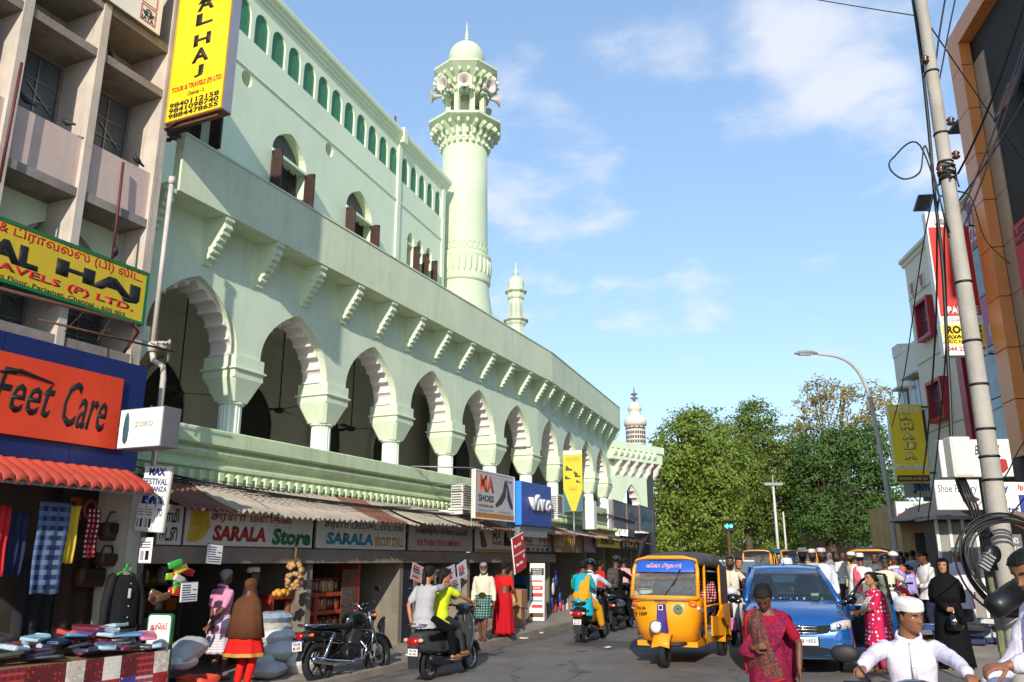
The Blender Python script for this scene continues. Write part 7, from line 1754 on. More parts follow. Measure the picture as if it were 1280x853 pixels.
 # ---------------- clothes
 cv=max(vox,.011)*(1.0 if near else 1.15)
 def sleeve(mb,frac,infl,flare=0):
  for (a,b,c) in arms:
   if frac<=.5:
    e=a.lerp(b,frac*2); mb.cap([a,a.lerp(e,.5),e],[.029*H+infl,.029*H+infl+flare*.5,.028*H+infl+flare],14)
   else:
    e=b.lerp(c,(frac-.5)*2); mb.cap([a,a.lerp(b,.5),b,b.lerp(e,.6),e],[.029*H+infl,.029*H+infl,.026*H+infl,.024*H+infl,.020*H+infl+flare],14)
 for it in wear:
  k=it[0]; mat=it[1]; p=it[2] if len(it)>2 else {}
  g=MB()
  if k in('shirt','kurta','blouse'):
   infl=p.get('infl',.014)*s; g.loft(torso(infl,p.get('lo',-.06),.31),0,True,True)
   if k=='blouse': g=MB(); g.loft(torso(infl,.10,.29),0,True,True)
   sleeve(g,p.get('sl',.42),infl*.75,p.get('flare',.004)*s)
   if k!='blouse' and p.get('hem',.05):
    z1=p.get('hem',.05)*H; hb=hipc-Vector((0,0,.03*H)); seat=p.get('seat',0)
    rg=[]
    for t in (-.4,0,.35,.7,1):
     c=hb+Vector((0,seat*t,-z1*t)); rg.append([c+Vector(((.104*fat+.02*t)*H*math.cos(a)+infl*math.cos(a),(.084*fat+.03*t)*H*math.sin(a)+infl*math.sin(a),.004*math.sin(a*6))) for a in [2*PI*i/24 for i in range(24)]])
    g.loft(rg,0,True,True)
   q=g.build(p.get('name',k if k!='kurta' else 'kurta'),mat,o); remesh(q,cv,4); folds(q,p.get('folds',.016)*s)
   if p.get('collar'):
    c=MB(); cc=nb+up*.012*H
    c.tube([cc+rt*.052*H*math.sin(a)+fw*.050*H*math.cos(a)+up*(.018*H*(-math.cos(a)) ) for a in [R(25+310*i/16) for i in range(17)]],[(.006*H,.014*H)]*17,6); c.build('collar',mat,q)
    if near or p.get('placket'):
     c=MB(); pts=[nb+up*(-.01-.05*i)*H+fw*((.056 if i else .05)+.012*min(i,2))*H*1.06+fw*infl for i in range(4)]
     c.tube(pts,[(.010*H,.004*H)]*4,6); c.build('placket',mat,q)
     for i in range(3):
      c=MB(); c.ell(pts[i]+fw*.005*H,(.0035*H,.0025*H,.0035*H),8,5); c.build('button',M('button_pearl','b9b2a8',.3,.05),q)
  elif k=='trousers':
   infl=p.get('infl',.011)*s; g.loft(torso(infl*.5,-.06,.08),0,True,True); fr=p.get('len',.97); fl=p.get('flare',.008)*s
   for (a,b,c) in legs:
    e=b.lerp(c,(fr-.5)*2) if fr>.5 else a.lerp(b,fr*2)
    if fr>.5: g.cap([a,a.lerp(b,.45),b,b.lerp(e,.5),e],[.053*H+infl,.047*H+infl,.036*H+infl,.034*H+infl,.024*H+infl+fl],14)
    else: g.cap([a,e],[.053*H+infl,.047*H+infl+fl],14)
   q=g.build(p.get('name','trousers'),mat,o); remesh(q,cv,3); folds(q,.014*s)
  elif k=='skirt':
   z0=hipc.z+p.get('top',.06)*H; z1=p.get('hem',.06)*H; r1=p.get('r',.15)*H; n=44; rg=[]; mid=(legs[0][2]+legs[1][2])/2; kmid=(legs[0][1]+legs[1][1])/2; amp=p.get('amp',.03)
   spread=abs(legs[0][2].y-legs[1][2].y)/2
   for j in range(14):
    t=j/13; z=z0+(z1-z0)*t
    cx=hipc.x*(1-t)+mid.x*t; cy=hipc.y*(1-t)+mid.y*t
    wx=(.088*fat+(.02*min(1,t*4)))*H*(1-t)+r1*t+.012; wy=(.072*fat+.02*min(1,t*4))*H*(1-t)+(r1*.82+spread*.8)*t+.012
    rg.append([Vector((cx+wx*math.cos(a)*(1+amp*t*math.sin(a*9+x*3)+.5*amp*t*math.sin(a*17)),cy+wy*math.sin(a)*(1+amp*t*math.sin(a*9+x*3)),z)) for a in [2*PI*i/n for i in range(n)]])
   rg+=[[hh_*1+Vector((0,0,.01)) for hh_ in [Vector((q_.x*.95+.05*mid.x,q_.y*.95+.05*mid.y,q_.z)) for q_ in rg[-1]]]]
   g.loft(rg,0,True,True); q=g.build(p.get('name','skirt'),mat,o); folds(q,.01*s)
   if p.get('border'):
    b=MB(); b.loft([[ (v.x*1.004,v.y*1.004,v.z+.045) for v in rg[13]],[(v.x*1.012,v.y*1.012,v.z-.002) for v in rg[13]]],0,False,True); b.build('border',p['border'],q)
  elif k=='drape':
   # cloth band lying over one shoulder and down front and back
   sg=p.get('side',-1); S0=sh[0] if sg<0 else sh[1]
   front=[hipc+rt0*(-sg)*.09*H+fw0*.09*H*fat+up*.03*H, hipc+up*.14*H+fw*.092*H*fat+rt*(-sg)*.03*H, hipc+up*.22*H+fw*.088*H+rt*sg*.035*H, nb-up*.018*H+rt*sg*.055*H+fw*.035*H, nb-up*.0*H+rt*sg*.07*H-fw*.01*H, nb-up*.05*H+rt*sg*.075*H-fw*.06*H, hipc+up*.15*H-fw*.095*H+rt*sg*.05*H, hipc+up*p.get('back',-.05)*H-fw0*.11*H+rt0*sg*.05*H]
   wd=p.get('w',.075)*H; rg=[]
   for i,c in enumerate(front):
    w=wd*(1.15,1.05,.85,.6,.55,.75,1.0,1.1)[i]; tdir=(rt if i not in (3,4) else rt*.9+up*(-sg*.35))
    n=9; top=[]; 
    outw=(fw if i<3 else (up if i in (3,4) else -fw))
    for j in range(n): 
     f=j/(n-1)-.5; top.append(c+tdir*w*2*f+outw*(.016*math.sin(j*2.1+i)*.7+.012-.05*abs(f)**2*H*.4))
    rg.append(top+[v-outw*.008 for v in top[::-1]])
   g.loft(rg,0,True,True); q=g.build(p.get('name','sari_drape'),mat,o); u=q.modifiers.new('sub','SUBSURF'); u.levels=1; u.render_levels=1
  elif k=='hood':
   # cloth over the head falling to a cape
   low=p.get('low',.25)*H; fopen=p.get('open',True); n=40; rg=[]
   for j in range(9):
    t=j/8; z=.60-.95*t; row=[]
    for i in range(n):
     a=2*PI*i/n; c=math.cos(a); f=1.14
     pz=.6-(.6+.52)*t
     pt=hpt(a,max(min(pz,.49),-.4),1,False); rr_=1.12 if pz<.3 else 1.12*max(.02,math.sqrt(max(0,1-((pz-.3)/.31)**2)))
     if pz<0: rr_+=-pz*.45
     if pz>=.3: pt=hpt(a,.3,1,False)
     y=pt.y*rr_; x_=pt.x*rr_
     if fopen and c>.55 and pz<.30 and pz>-.50: y=min(y,.26)
     row.append(TH_@Vector((x_,y,pz)))
    rg.append(row)
   zs=[(nb+up*-.015*H,.125,.085),(nb-up*.06*H,.150,.105),(nb-up*.16*H,.16,.12),(nb-up*(low-.0)*1.0,p.get('r',.17),p.get('r',.17)*.8)]
   if low<.2*H: zs=[zs[0],zs[1],(nb-up*low,.16,.115)]
   for (c,w,d) in zs: rg.append([c+rt*w*H*math.sin(a)*(1+.05*math.sin(a*9+w*40))+fw*d*H*math.cos(a)*(1+.05*math.sin(a*9+w*40)) for a in [2*PI*i/n for i in range(n)]])
   g.loft(rg,0,True,True); q=g.build(p.get('name','hijab'),mat,o); u=q.modifiers.new('soft','SMOOTH'); u.iterations=2; folds(q,.022*s)
  elif k=='backpack':
   c=hipc+up*.17*H-fw*.13*H; 
   g.loft([[c+up*z*H+rt*.085*H*w*math.copysign(abs(math.cos(a))**.5,math.cos(a))-fw*(.055*H*w*math.sin(a)) for a in [2*PI*i/20 for i in range(20)]] for z,w in ((-.13,.7),(-.12,.95),(-.02,1.05),(.08,1.0),(.13,.8),(.145,.4))],0,True,True)
   q=g.build('backpack',mat,o)
   for r_ in range(4):
    for c_ in (-1,0,1):
     b=MB(); b.ell(c+up*(-.09+.055*r_)*H+rt*(.045*c_+(.02 if r_%2 else 0))*H-fw*.055*H,(.022*H,.012*H,.026*H),8,5); b.build('padded_cell',p.get('cell',mat),q)
   for sg in (-1,1):
    b=MB(); b.tube([c+up*.12*H+rt*sg*.05*H+fw*.03*H,nb+rt*sg*.065*H+up*.012*H,nb+rt*sg*.07*H+fw*.07*H-up*.06*H,hipc+up*.1*H+rt*sg*.09*H+fw*.03*H],[(.018*H,.006*H)]*4,6); b.build('strap',mat,q)
  elif k=='belt':
   pass
  elif k=='sandals':
   for (a,b,c) in legs:
    g=MB(); gz_=c.z-.043*H; f=[(-.03,-.024),(-.03,.024),(.05,.03),(.12,.02),(.125,0),(.12,-.02),(.05,-.03)]
    g.prism([(c.x+yy*H,c.y+xx*H) for xx,yy in f],gz_-.016,gz_,0,'z'); g.tube([(c.x-.026*H,c.y+.05*H,gz_),(c.x,c.y+.075*H,gz_+.035*H),(c.x+.026*H,c.y+.05*H,gz_)],.008,5); g.build('sandal',mat,o)
  elif k=='shoes':
   for i,(a,b,c) in enumerate(legs):
    g=MB(); fdir=Vector((-.12 if i==0 else .12,1,0)).normalized(); hx=Vector((c.x,c.y,c.z-.043*H))
    g.cap([hx-fdir*.022*H+Vector((0,0,.024*H)),hx+fdir*.04*H+Vector((0,0,.026*H)),hx+fdir*.09*H+Vector((0,0,.017*H)),hx+fdir*.118*H+Vector((0,0,.015*H))],[.026*H,.027*H,.024*H,.016*H],10); g.cap([c+Vector((0,0,.03*H)),c-Vector((0,0,.02*H))],[.027*H,.028*H],10); g.build('shoe',mat,o)
  elif k=='bangle':
   a,b,c=arms[p.get('arm',1)]; d=(c-b).normalized(); g.tube([c-d*.01+ (d.orthogonal().normalized()*math.cos(t)+d.cross(d.orthogonal().normalized())*math.sin(t))*.022*H for t in [2*PI*i/14 for i in range(14)]],.004,5,closed=True); g.build('bangle',mat,o)
 o['_h']=1
 info=dict(T=T0,arms=arms,legs=legs,head=hc,hip=hipc,sh=sh,rt=rt,fw=fw,up=up,H=H); del o['_h']
 return o,info
C=lambda n,c,**k: M('cloth_'+n,c,.85,.10,7,bump=.15,bsc=60,spec=.2,**k)
# ---- helpers for placing by the photograph's ground and head lines
def PP_(px,Y,dz=0):
 p=atY(px,700,Y); return p.x,Y,gz(p.x,Y)+dz
# ================================================================ VEHICLES  (local: +y forward, x right, z up)
TYRE=M('tyre_rubber','1c1b1a',.85,.15,8,bump=.2,bsc=40); RIMS=M('rim_silver','a9a9ab',.35,.1,metal=.7); CHR=M('chrome','c9c9cc',.12,.04,metal=1.); BKM=M('engine_black','1a1a1b',.4,.2,8); BKG=M('gloss_black','101113',.12,.05,coat=.8); PLB=M('plastic_black','202022',.6,.15,10); REDL=M('tail_lens','a3121a',.15,.05,coat=.6); AMB=M('amber_lens','d8621a',.2,.05,coat=.5); LENS=M('lamp_glass','cfd2d4',.08,.05,coat=.6); PLATE=M('plate_white','dedcd6',.5,.04)
def wheel(par,x,y,r,w,spokes=5,rimm=None,disc=False,name='wheel'):
 o=MB(); n=36
 prof=[(r*.70,-w*.42),(r*.86,-w*.5),(r*.97,-w*.36),(r,-w*.15),(r,w*.15),(r*.97,w*.36),(r*.86,w*.5),(r*.70,w*.42)]
 rs=[[(zz,rr_*math.cos(2*PI*i/n),rr_*math.sin(2*PI*i/n)) for i in range(n)] for rr_,zz in prof]; o.loft(rs+[rs[0]],0,False,True)
 t=o.build(name,TYRE,par,Matrix.Translation((x,y,r)))
 k=MB(); rs=[[(zz,rr_*math.cos(2*PI*i/n),rr_*math.sin(2*PI*i/n)) for i in range(n)] for rr_,zz in ((r*.72,-w*.4),(r*.66,-w*.36),(r*.63,0),(r*.66,w*.36),(r*.72,w*.4))]; k.loft(rs,0,False,True)
 k.lathe([(r*.01,-w*.45),(r*.16,-w*.45),(r*.18,-w*.3),(r*.18,w*.3),(r*.16,w*.45),(r*.01,w*.45)],14,axis='X')
 for i in range(spokes):
  a=2*PI*i/spokes; e=MB(); k.tube([(0,r*.14*math.cos(a),r*.14*math.sin(a)),(0,r*.66*math.cos(a+.12),r*.66*math.sin(a+.12))],[(w*.16,r*.07),(w*.14,r*.05)],6)
 k.build('rim',rimm or RIMS,t)
 if disc: 
  d=MB(); d.lathe([(r*.2,w*.5),(r*.4,w*.5),(r*.4,w*.55),(r*.2,w*.55)],20,axis='X'); d.build('brake_disc',CHR,t)
 return t
def sect(w,zb,zt,y,n=20,e=.55,wt=1.):
 cz=(zb+zt)/2; h=(zt-zb)/2; out=[]
 for i in range(n):
  a=2*PI*i/n; c,s=math.cos(a),math.sin(a); x=w*math.copysign(abs(c)**e,c); z=cz+h*math.copysign(abs(s)**e,s); x*=1+(wt-1)*(z-zb)/(zt-zb); out.append((x,y,z))
 return out
def body(mb,secs,m=0): mb.loft([sect(*q) if not isinstance(q,dict) else sect(**q) for q in secs],m,True,True)
def plate(par,s,w,h,T,two=None):
 mb=MB(); mb.box(-w/2,w/2,0,.006,-h/2,h/2); p=mb.build('number_plate',PLATE,par,T)
 if two:
  text(p,s,-w*.38,w*.38,h*.06,h*.38,-.003,BLK,bold=.02,ext=.002); text(p,two,-w*.38,w*.38,-h*.38,-h*.06,-.003,BLK,bold=.02,ext=.002)
 else: text(p,s,-w*.44,w*.44,-h*.28,h*.28,-.003,BLK,bold=.02,ext=.002)
def mirror(par,p0,p1,head,sz=(.06,.03,.04),m=None):
 mb=MB(); mb.tube([p0,((p0[0]+p1[0])/2,(p0[1]+p1[1])/2+.01,(p0[2]+p1[2])/2+.02),p1],.006,6); o=mb.build('mirror',m or PLB,par)
 k=MB(); k.ell((0,0,0),(sz[0],sz[1],sz[2]),14,8); k.build('mirror_shell',m or PLB,o,Matrix.Translation(p1))
 g=MB(); g.prism([(sz[0]*.85*math.cos(a),sz[2]*.85*math.sin(a)) for a in [2*PI*i/14 for i in range(14)]],-sz[1]*.95,-sz[1]*.8); g.build('mirror_glass',M('mirror_glass',(.5,.52,.55),.03,0,metal=1),o,Matrix.Translation(p1))
def scooter(label,T,paint,paint2=None,plt=None,group='motor scooters in the street',chrome=True,mir=(-1,1)):
 t=thing('scooter',label,'scooter',T,group); p2=paint2 or paint
 wheel(t,0,-.46,.225,.10,5,RIMS); wheel(t,0,.80,.225,.09,5,RIMS)
 mb=MB(); body(mb,[(.06,.50,.62,-.92),(.13,.44,.70,-.82),(.185,.38,.76,-.60),(.20,.36,.77,-.35),(.18,.36,.74,-.12),(.13,.32,.62,.03),(.10,.25,.40,.10)]); mb.build('rear_body',paint,t)
 for s in (-1,1):
  mb=MB(); mb.loft([[(s*(.19+q),y,z) for y,z,q in ((-.75,.66,0),(-.3,.70,.012),(-.1,.60,.006),(-.3,.56,.01),(-.7,.58,0))],[(s*(.19+q-.03),y,z) for y,z,q in ((-.75,.66,0),(-.3,.70,.012),(-.1,.60,.006),(-.3,.56,.01),(-.7,.58,0))]],0,True,False); mb.build('side_trim',p2 if p2 is not paint else BKG,t)
 mb=MB(); body(mb,[(.07,.74,.78,-.80),(.135,.74,.82,-.70),(.15,.74,.83,-.35),(.13,.73,.81,-.02),(.07,.72,.77,.08)]); mb.build('seat',M('seat_black','19191b',.6,.15,10,bump=.2,bsc=60),t)
 mb=MB(); mb.box(-.19,.19,.02,.52,.24,.30); mb.box(-.16,.16,-.1,.05,.2,.3); mb.build('floorboard',PLB,t,bev=.02)
 mb=MB(); rs=[]
 for z,w,y in ((.26,.17,.50),(.45,.21,.56),(.65,.23,.60),(.82,.20,.62),(.93,.12,.62)):
  rs.append([(w*math.sin(a),y+.07*math.cos(a)*1.0-.03,z) for a in [R(-90+180*i/14) for i in range(15)]]+[(w*.93*math.sin(a),y+.05*math.cos(a)-.05,z) for a in [R(90-180*i/14) for i in range(15)]])
 mb.loft(rs,0,True,True); mb.build('leg_shield',paint,t)
 mb=MB(); rs=[]
 for i in range(11):
  a=R(20+140*i/10); r=.27; rs.append([(x,.80+r*math.cos(a),.225+r*math.sin(a)+dz) for x,dz in ((-.075,-.04),(-.06,.01),(0,.025),(.06,.01),(.075,-.04),(.05,-.02),(-.05,-.02))])
 mb.loft(rs,0,True,True); mb.build('front_mudguard',p2,t)
 mb=MB(); 
 for s in (-1,1): mb.tube([(s*.07,.80,.225),(s*.07,.70,.5)],.018,6)
 mb.tube([(0,.70,.45),(0,.60,.98)],.03,8); mb.build('fork',BKM,t)
 mb=MB(); mb.ell((0,.60,1.0),(.15,.12,.085),16,10); mb.build('head_cowl',paint,t)
 mb=MB(); mb.ell((0,.69,1.0),(.10,.045,.06),14,8); mb.build('headlamp',LENS,t)
 for s in (-1,1):
  mb=MB(); mb.ell((s*.12,.66,.80),(.05,.05,.028),10,6); mb.build('indicator',AMB,t)
  mb=MB(); mb.ell((s*.13,-.89,.60),(.045,.04,.03),10,6); mb.build('rear_indicator',M('clear_lens_orange','d8a27a',.2,.05),t)
  mb=MB(); mb.tube([(s*.12,.60,1.02),(s*.24,.57,1.04),(s*.36,.50,1.03)],[.016,.016,.017],8); mb.build('handlebar',PLB,t)
  mb=MB(); mb.tube([(s*.22,.62,1.03),(s*.34,.58,1.0)],.006,5); mb.build('brake_lever',CHR,t)
  if s in mir: mirror(t,(s*.22,.58,1.05),(s*.34,.60,1.20),0,(.075,.025,.048))
 mb=MB(); body(mb,[(.03,.55,.60,-.945),(.10,.53,.63,-.92),(.11,.52,.65,-.88)]); mb.build('tail_lamp',REDL,t)
 mb=MB(); mb.tube([(-.13,-.55,.80),(-.14,-.85,.82),(0,-.95,.84),(.14,-.85,.82),(.13,-.55,.80)],.013,7); mb.build('grab_rail',CHR if chrome else PLB,t)
 mb=MB(); mb.prism([(-.10,.52),(.10,.52),(.08,.20),(-.08,.20)],-.90,-.875); mb.build('rear_mudflap',PLB,t)
 if plt: plate(t,plt[0],.17,.10,Matrix.Translation((0,-.905,.43)),plt[1])
 mb=MB(); mb.cap([(.17,-.05,.26),(.19,-.35,.27),(.19,-.68,.33)],[.03,.055,.06],10); mb.build('exhaust',M('exhaust_dark','37373a',.35,.2,metal=.5),t)
 mb=MB(); body(mb,[(.10,.16,.32,-.55),(.13,.14,.36,-.35),(.10,.18,.32,-.05)]); mb.build('engine',BKM,t)
 return t
def motorbike(label,T,paint,plt=None,group='motorcycles parked along the kerb',lean=0):
 T=T@Matrix.Rotation(R(lean),4,'Y'); t=thing('motorcycle',label,'motorcycle',T,group)
 wheel(t,0,-.62,.30,.10,5,BKM); wheel(t,0,.66,.30,.09,5,BKM,True)
 mb=MB()
 for s in (-1,1): mb.tube([(s*.08,.66,.30),(s*.08,.48,.78),(s*.08,.42,.98)],[.022,.026,.026],8)
 mb.build('front_fork',CHR,t)
 mb=MB(); rs=[]
 for i in range(11):
  a=R(15+140*i/10); rs.append([(x,.66+.34*math.cos(a),.30+.34*math.sin(a)+dz) for x,dz in ((-.06,-.03),(-.045,.01),(0,.02),(.045,.01),(.06,-.03),(0,-.01))])
 mb.loft(rs,0,True,True); mb.build('front_mudguard',paint,t)
 mb=MB(); body(mb,[dict(w=.05,zb=.80,zt=.90,y=-.06),dict(w=.12,zb=.76,zt=.98,y=.05),dict(w=.145,zb=.74,zt=1.0,y=.2),dict(w=.13,zb=.77,zt=.98,y=.34),dict(w=.07,zb=.82,zt=.93,y=.42)]); mb.build('fuel_tank',paint,t)
 mb=MB(); mb.lathe([(.01,1.0),(.035,1.0),(.035,1.015),(.01,1.015)],12,(0,.2,0)); mb.build('fuel_cap',CHR,t)
 mb=MB(); body(mb,[(.06,.78,.83,-.80),(.12,.77,.86,-.62),(.13,.75,.84,-.30),(.11,.74,.83,-.05),(.08,.74,.82,.04)]); mb.build('seat',M('seat_black','19191b'),t)
 mb=MB(); body(mb,[(.04,.66,.74,-.98),(.10,.62,.77,-.85),(.12,.58,.76,-.5),(.11,.55,.74,-.2)]); mb.build('tail_panel',paint,t)
 mb=MB(); mb.ell((0,-.97,.70),(.085,.05,.05),12,7); mb.build('tail_lamp',REDL,t)
 mb=MB(); rs=[]
 for i in range(9):
  a=R(60+85*i/8); rs.append([(x,-.62+.38*math.cos(a),.30+.38*math.sin(a)+dz) for x,dz in ((-.075,-.03),(-.06,.01),(.06,.01),(.075,-.03),(0,-.01))])
 rs.append([(x,-1.0,.36+dz) for x,dz in ((-.07,-.0),(-.06,.01),(.06,.01),(.07,0),(0,-.01))]); mb.loft(rs,0,True,True); mb.build('rear_mudguard',PLB,t)
 if plt: plate(t,plt[0],.2,.13,Matrix.Translation((0,-1.03,.56)),plt[1])
 mb=MB(); mb.obox((0,.05,.42),(.20,.32,.24)); mb.cap([(0,.06,.5),(0,.16,.72)],[.095,.085],12); mb.lathe([(.0,-.15),(.1,-.15),(.11,-.1),(.11,.1),(.1,.15),(0,.15)],16,(0,-.05,.38),axis='X'); mb.build('engine',BKM,t,bev=.02)
 f=MB()
 for k in range(7): f.obox((0,.07+.012*k,.54+.026*k),(.21,.19,.008),(R(-25),0,0))
 f.build('cooling_fins',M('alloy_grey','6f7073',.4,.15,metal=.6),t)
 mb=MB(); mb.tube([(.07,.22,.55),(.09,.34,.42),(.12,.22,.27),(.14,-.1,.26)],.022,8); mb.cap([(.14,-.1,.26),(.16,-.55,.30),(.17,-.85,.36)],[.035,.05,.05],10); mb.build('exhaust',CHR,t)
 mb=MB(); mb.tube([(0,.45,.80),(0,.30,.50),(0,.0,.28),(0,-.25,.32),(0,-.45,.6),(0,-.75,.72)],.025,7); mb.tube([(.06,-.2,.42),(.09,-.62,.30)],.022,6); mb.tube([(-.06,-.2,.42),(-.09,-.62,.30)],.022,6); mb.build('frame',BKM,t)
 for s in (-1,1):
  mb=MB(); mb.tube([(s*.11,-.62,.32),(s*.13,-.42,.68)],[.03,.03],8); 
  for k in range(9): mb.lathe([(.028,-.006),(.042,0),(.028,.006)],10,(s*(.11+.0022*k*1.0),-.60+.02*k,.36+.034*k))
  mb.build('rear_shock',CHR,t)
  mb=MB(); mb.tube([(s*.03,.40,1.02),(s*.18,.42,1.13),(s*.34,.28,1.12)],[.012,.012,.016],8); mb.build('handlebar',CHR if s<0 else CHR,t)
  mb=MB(); mb.tube([(s*.25,.33,1.12),(s*.37,.26,1.115)],.020,8); mb.build('grip',PLB,t)
  mirror(t,(s*.22,.38,1.13),(s*.33,.40,1.32),0,(.058,.02,.045))
  mb=MB(); mb.cap([(s*.10,-.88,.70),(s*.16,-.88,.70),(s*.18,-.88,.70)],[.015,.03,.025],8); mb.build('rear_indicator',AMB,t)
  mb=MB(); mb.cap([(s*.12,.47,.92),(s*.19,.47,.92)],[.02,.03],8); mb.build('indicator',AMB,t)
  mb=MB(); mb.tube([(s*.05,.0,.30),(s*.26,.0,.30)],.014,6); mb.tube([(s*.05,-.35,.38),(s*.22,-.38,.42)],.012,6); mb.build('foot_peg',PLB,t)
 mb=MB(); mb.tube([(-.08,.30,.30),(-.22,.32,.42),(-.24,.34,.66),(-.1,.36,.72),(.1,.36,.72),(.24,.34,.66),(.22,.32,.42),(.08,.30,.30)],.013,7); mb.build('crash_guard',CHR,t)
 mb=MB(); mb.tube([(-.13,-.45,.82),(-.15,-.85,.84),(0,-1.0,.86),(.15,-.85,.84),(.13,-.45,.82)],.013,7); mb.build('grab_rail',CHR,t)
 mb=MB(); mb.lathe([(.03,-.10),(.09,-.03),(.10,.03),(.095,.05)],18,(0,.55,.92),axis='Y'); mb.build('headlamp_shell',BKG,t)
 mb=MB(); mb.ell((0,.60,.92),(.088,.03,.088),16,8); mb.build('headlamp',LENS,t)
 mb=MB(); 
 for s in (-1,1): mb.lathe([(.01,0),(.042,0),(.042,.05),(.03,.06)],12,(s*.05,.44,1.07))
 mb.build('gauge',BKG,t)
 mb=MB(); mb.tube([(.1,-.1,.28),(.22,-.16,.02)],.012,6); mb.build('side_stand',PLB,t)
 return t
def autorick(label,T,detail=True,canopy='4a4440',group='auto rickshaws on the road',plt=('TN 04','4 1569')):
 """three wheeler seen from the front: +y forward"""
 t=thing('auto_rickshaw',label,'auto rickshaw',T,group)
 Y_=M('auto_yellow','ee9a12',.28,.05,2,coat=.25,streak=.28,dirt='8a5a14'); CN=M('auto_canopy_'+canopy,canopy,.7,.2,4,bump=.15,bsc=30)
 wheel(t,0,1.12,.235,.11,8,BKM)
 for s in (-1,1): wheel(t,s*.54,-.80,.235,.11,8,BKM)
 # nose: rounded front shell from the floor up to the windscreen sill
 mb=MB(); rs=[]
 for z,w,yf in ((.34,.34,1.00),(.40,.44,1.09),(.55,.50,1.17),(.75,.545,1.20),(.92,.565,1.19),(1.02,.57,1.16),(1.06,.565,1.12)):
  q=[]
  for i in range(19):
   f=-1+2*i/18; q.append((w*f,yf-.20*abs(f)**2.6-.30*max(0,abs(f)-.9)*2,z))
  q+= [(w*.985,yf-.62,z),(-w*.985,yf-.62,z)]
  rs.append(q)
 mb.loft(rs,0,True,True); mb.build('front_body',Y_,t)
 mb=MB(); mb.tube([(-.35,.9,.36),(-.2,1.05,.34),(.2,1.05,.34),(.35,.9,.36)],.03,8); mb.build('front_bumper',PLB,t)
 # windscreen frame and glass
 mb=MB(); mb.tube([(-.555,1.00,1.05),(-.54,.86,1.52),(-.50,.80,1.66),(-.3,.83,1.705),(.3,.83,1.705),(.50,.80,1.66),(.54,.86,1.52),(.555,1.00,1.05)],.035,8); mb.tube([(-.555,1.02,1.06),(-.3,1.10,1.07),(.3,1.10,1.07),(.555,1.02,1.06)],.035,8); mb.build('windscreen_frame',Y_,t)
 GA=M('windscreen_glass',(.75,.8,.8),.02,.05,trans=.92,spec=.6)
 def wq(z): f=(z-1.05)/.62; return .53-.03*f,1.045-.21*f
 mb=MB(); rs=[]
 for z in (1.07,1.25,1.45):
  w,y=wq(z); rs.append([(w*(-1+2*i/12),y+.06*(1-(-1+2*i/12)**2),z) for i in range(13)])
 back=[[(x,y-.008,z) for x,y,z in r] for r in rs]
 mb.loft(rs+back[::-1]+[rs[0]],0,False,True,close=False); mb.build('windscreen',GA,t)
 BN=M('banner_blue','2a5fc0',.4,.08,4); mb=MB(); rs=[]
 for z in (1.47,1.655):
  w,y=wq(z); rs.append([(w*(-1+2*i/12)*.98,y+.06*(1-(-1+2*i/12)**2)+.004,z) for i in range(13)])
 back=[[(x,y-.012,z) for x,y,z in r] for r in rs]; mb.loft(rs+back[::-1]+[rs[0]],0,False,True,close=False); b=mb.build('windscreen_banner',BN if detail else M('visor_strip_dark','1e2226',.4,.1),t)
 if detail:
  text(b,'வெல்க விநாயகர்',-.30,.30,-.05,.06,0,M('ink_pink','f0b8c8',.5,.05),bold=.02,X=Matrix.Translation((0,.945,1.56))@Matrix.Rotation(PI,4,'Z')@Matrix.Rotation(R(-18),4,'X'))
 # canopy hood
 mb=MB(); rs=[]
 for y,w,zt,zs in ((.86,.53,1.70,1.60),(.70,.58,1.75,1.60),(.3,.61,1.80,1.58),(-.3,.62,1.81,1.56),(-.8,.61,1.78,1.54),(-1.12,.58,1.70,1.50),(-1.26,.52,1.52,1.40)):
  q=[(w*math.sin(a)*(1 if abs(a)<1.4 else 1),y,zs+(zt-zs)*max(0,math.cos(a))**.6) for a in [R(-90+180*i/16) for i in range(17)]]; q+=[(x*.95,y,z-.03) for x,y,z in q[::-1]]; rs.append(q)
 mb.loft(rs,0,True,True); mb.build('canopy',CN,t)
 for yy in (.62,.1,-.45,-.95):
  mb=MB(); mb.tube([((.625 if yy<.5 else .59)*math.sin(a),yy,1.565+(.235 if yy<.5 else .19)*max(0,math.cos(a))**.6) for a in [R(-88+176*i/16) for i in range(17)]],.012,5); mb.build('canopy_rib',CN,t)
 mb=MB(); mb.box(-.57,.57,-1.28,-1.24,.75,1.45); 
 for s in (-1,1): mb.box(s*.60-.012,s*.60+.012,-1.22,-.55,.86,1.56)
 mb.build('canopy_curtain',CN,t)
 # tub
 mb=MB(); mb.box(-.50,.50,-1.25,.95,.30,.38); mb.build('floor_pan',Y_,t)
 for s in (-1,1):
  mb=MB(); mb.loft([[(s*.62,-1.25,.40),(s*.66,-.55,.38),(s*.60,-.30,.40),(s*.58,.10,.42),(s*.58,.10,.46)],[(s*.63,-1.25,.90),(s*.645,-.55,.90),(s*.60,-.30,.72),(s*.58,.06,.70),(s*.58,.06,.74)]],0,False,False,close=False)
  q=mb.build('side_panel',Y_,t); k=q.modifiers.new('th','SOLIDIFY'); k.thickness=.03
  mb=MB(); rs=[]
  for i in range(9):
   a=R(5+170*i/8); rs.append([(s*.50,-.80+.30*math.cos(a),.25+.32*math.sin(a)),(s*.66,-.80+.30*math.cos(a),.25+.32*math.sin(a)),(s*.66,-.80+.27*math.cos(a),.25+.27*math.sin(a)),(s*.50,-.80+.27*math.cos(a),.25+.27*math.sin(a))])
  mb.loft(rs,0,True,True); mb.build('rear_mudguard',Y_,t)
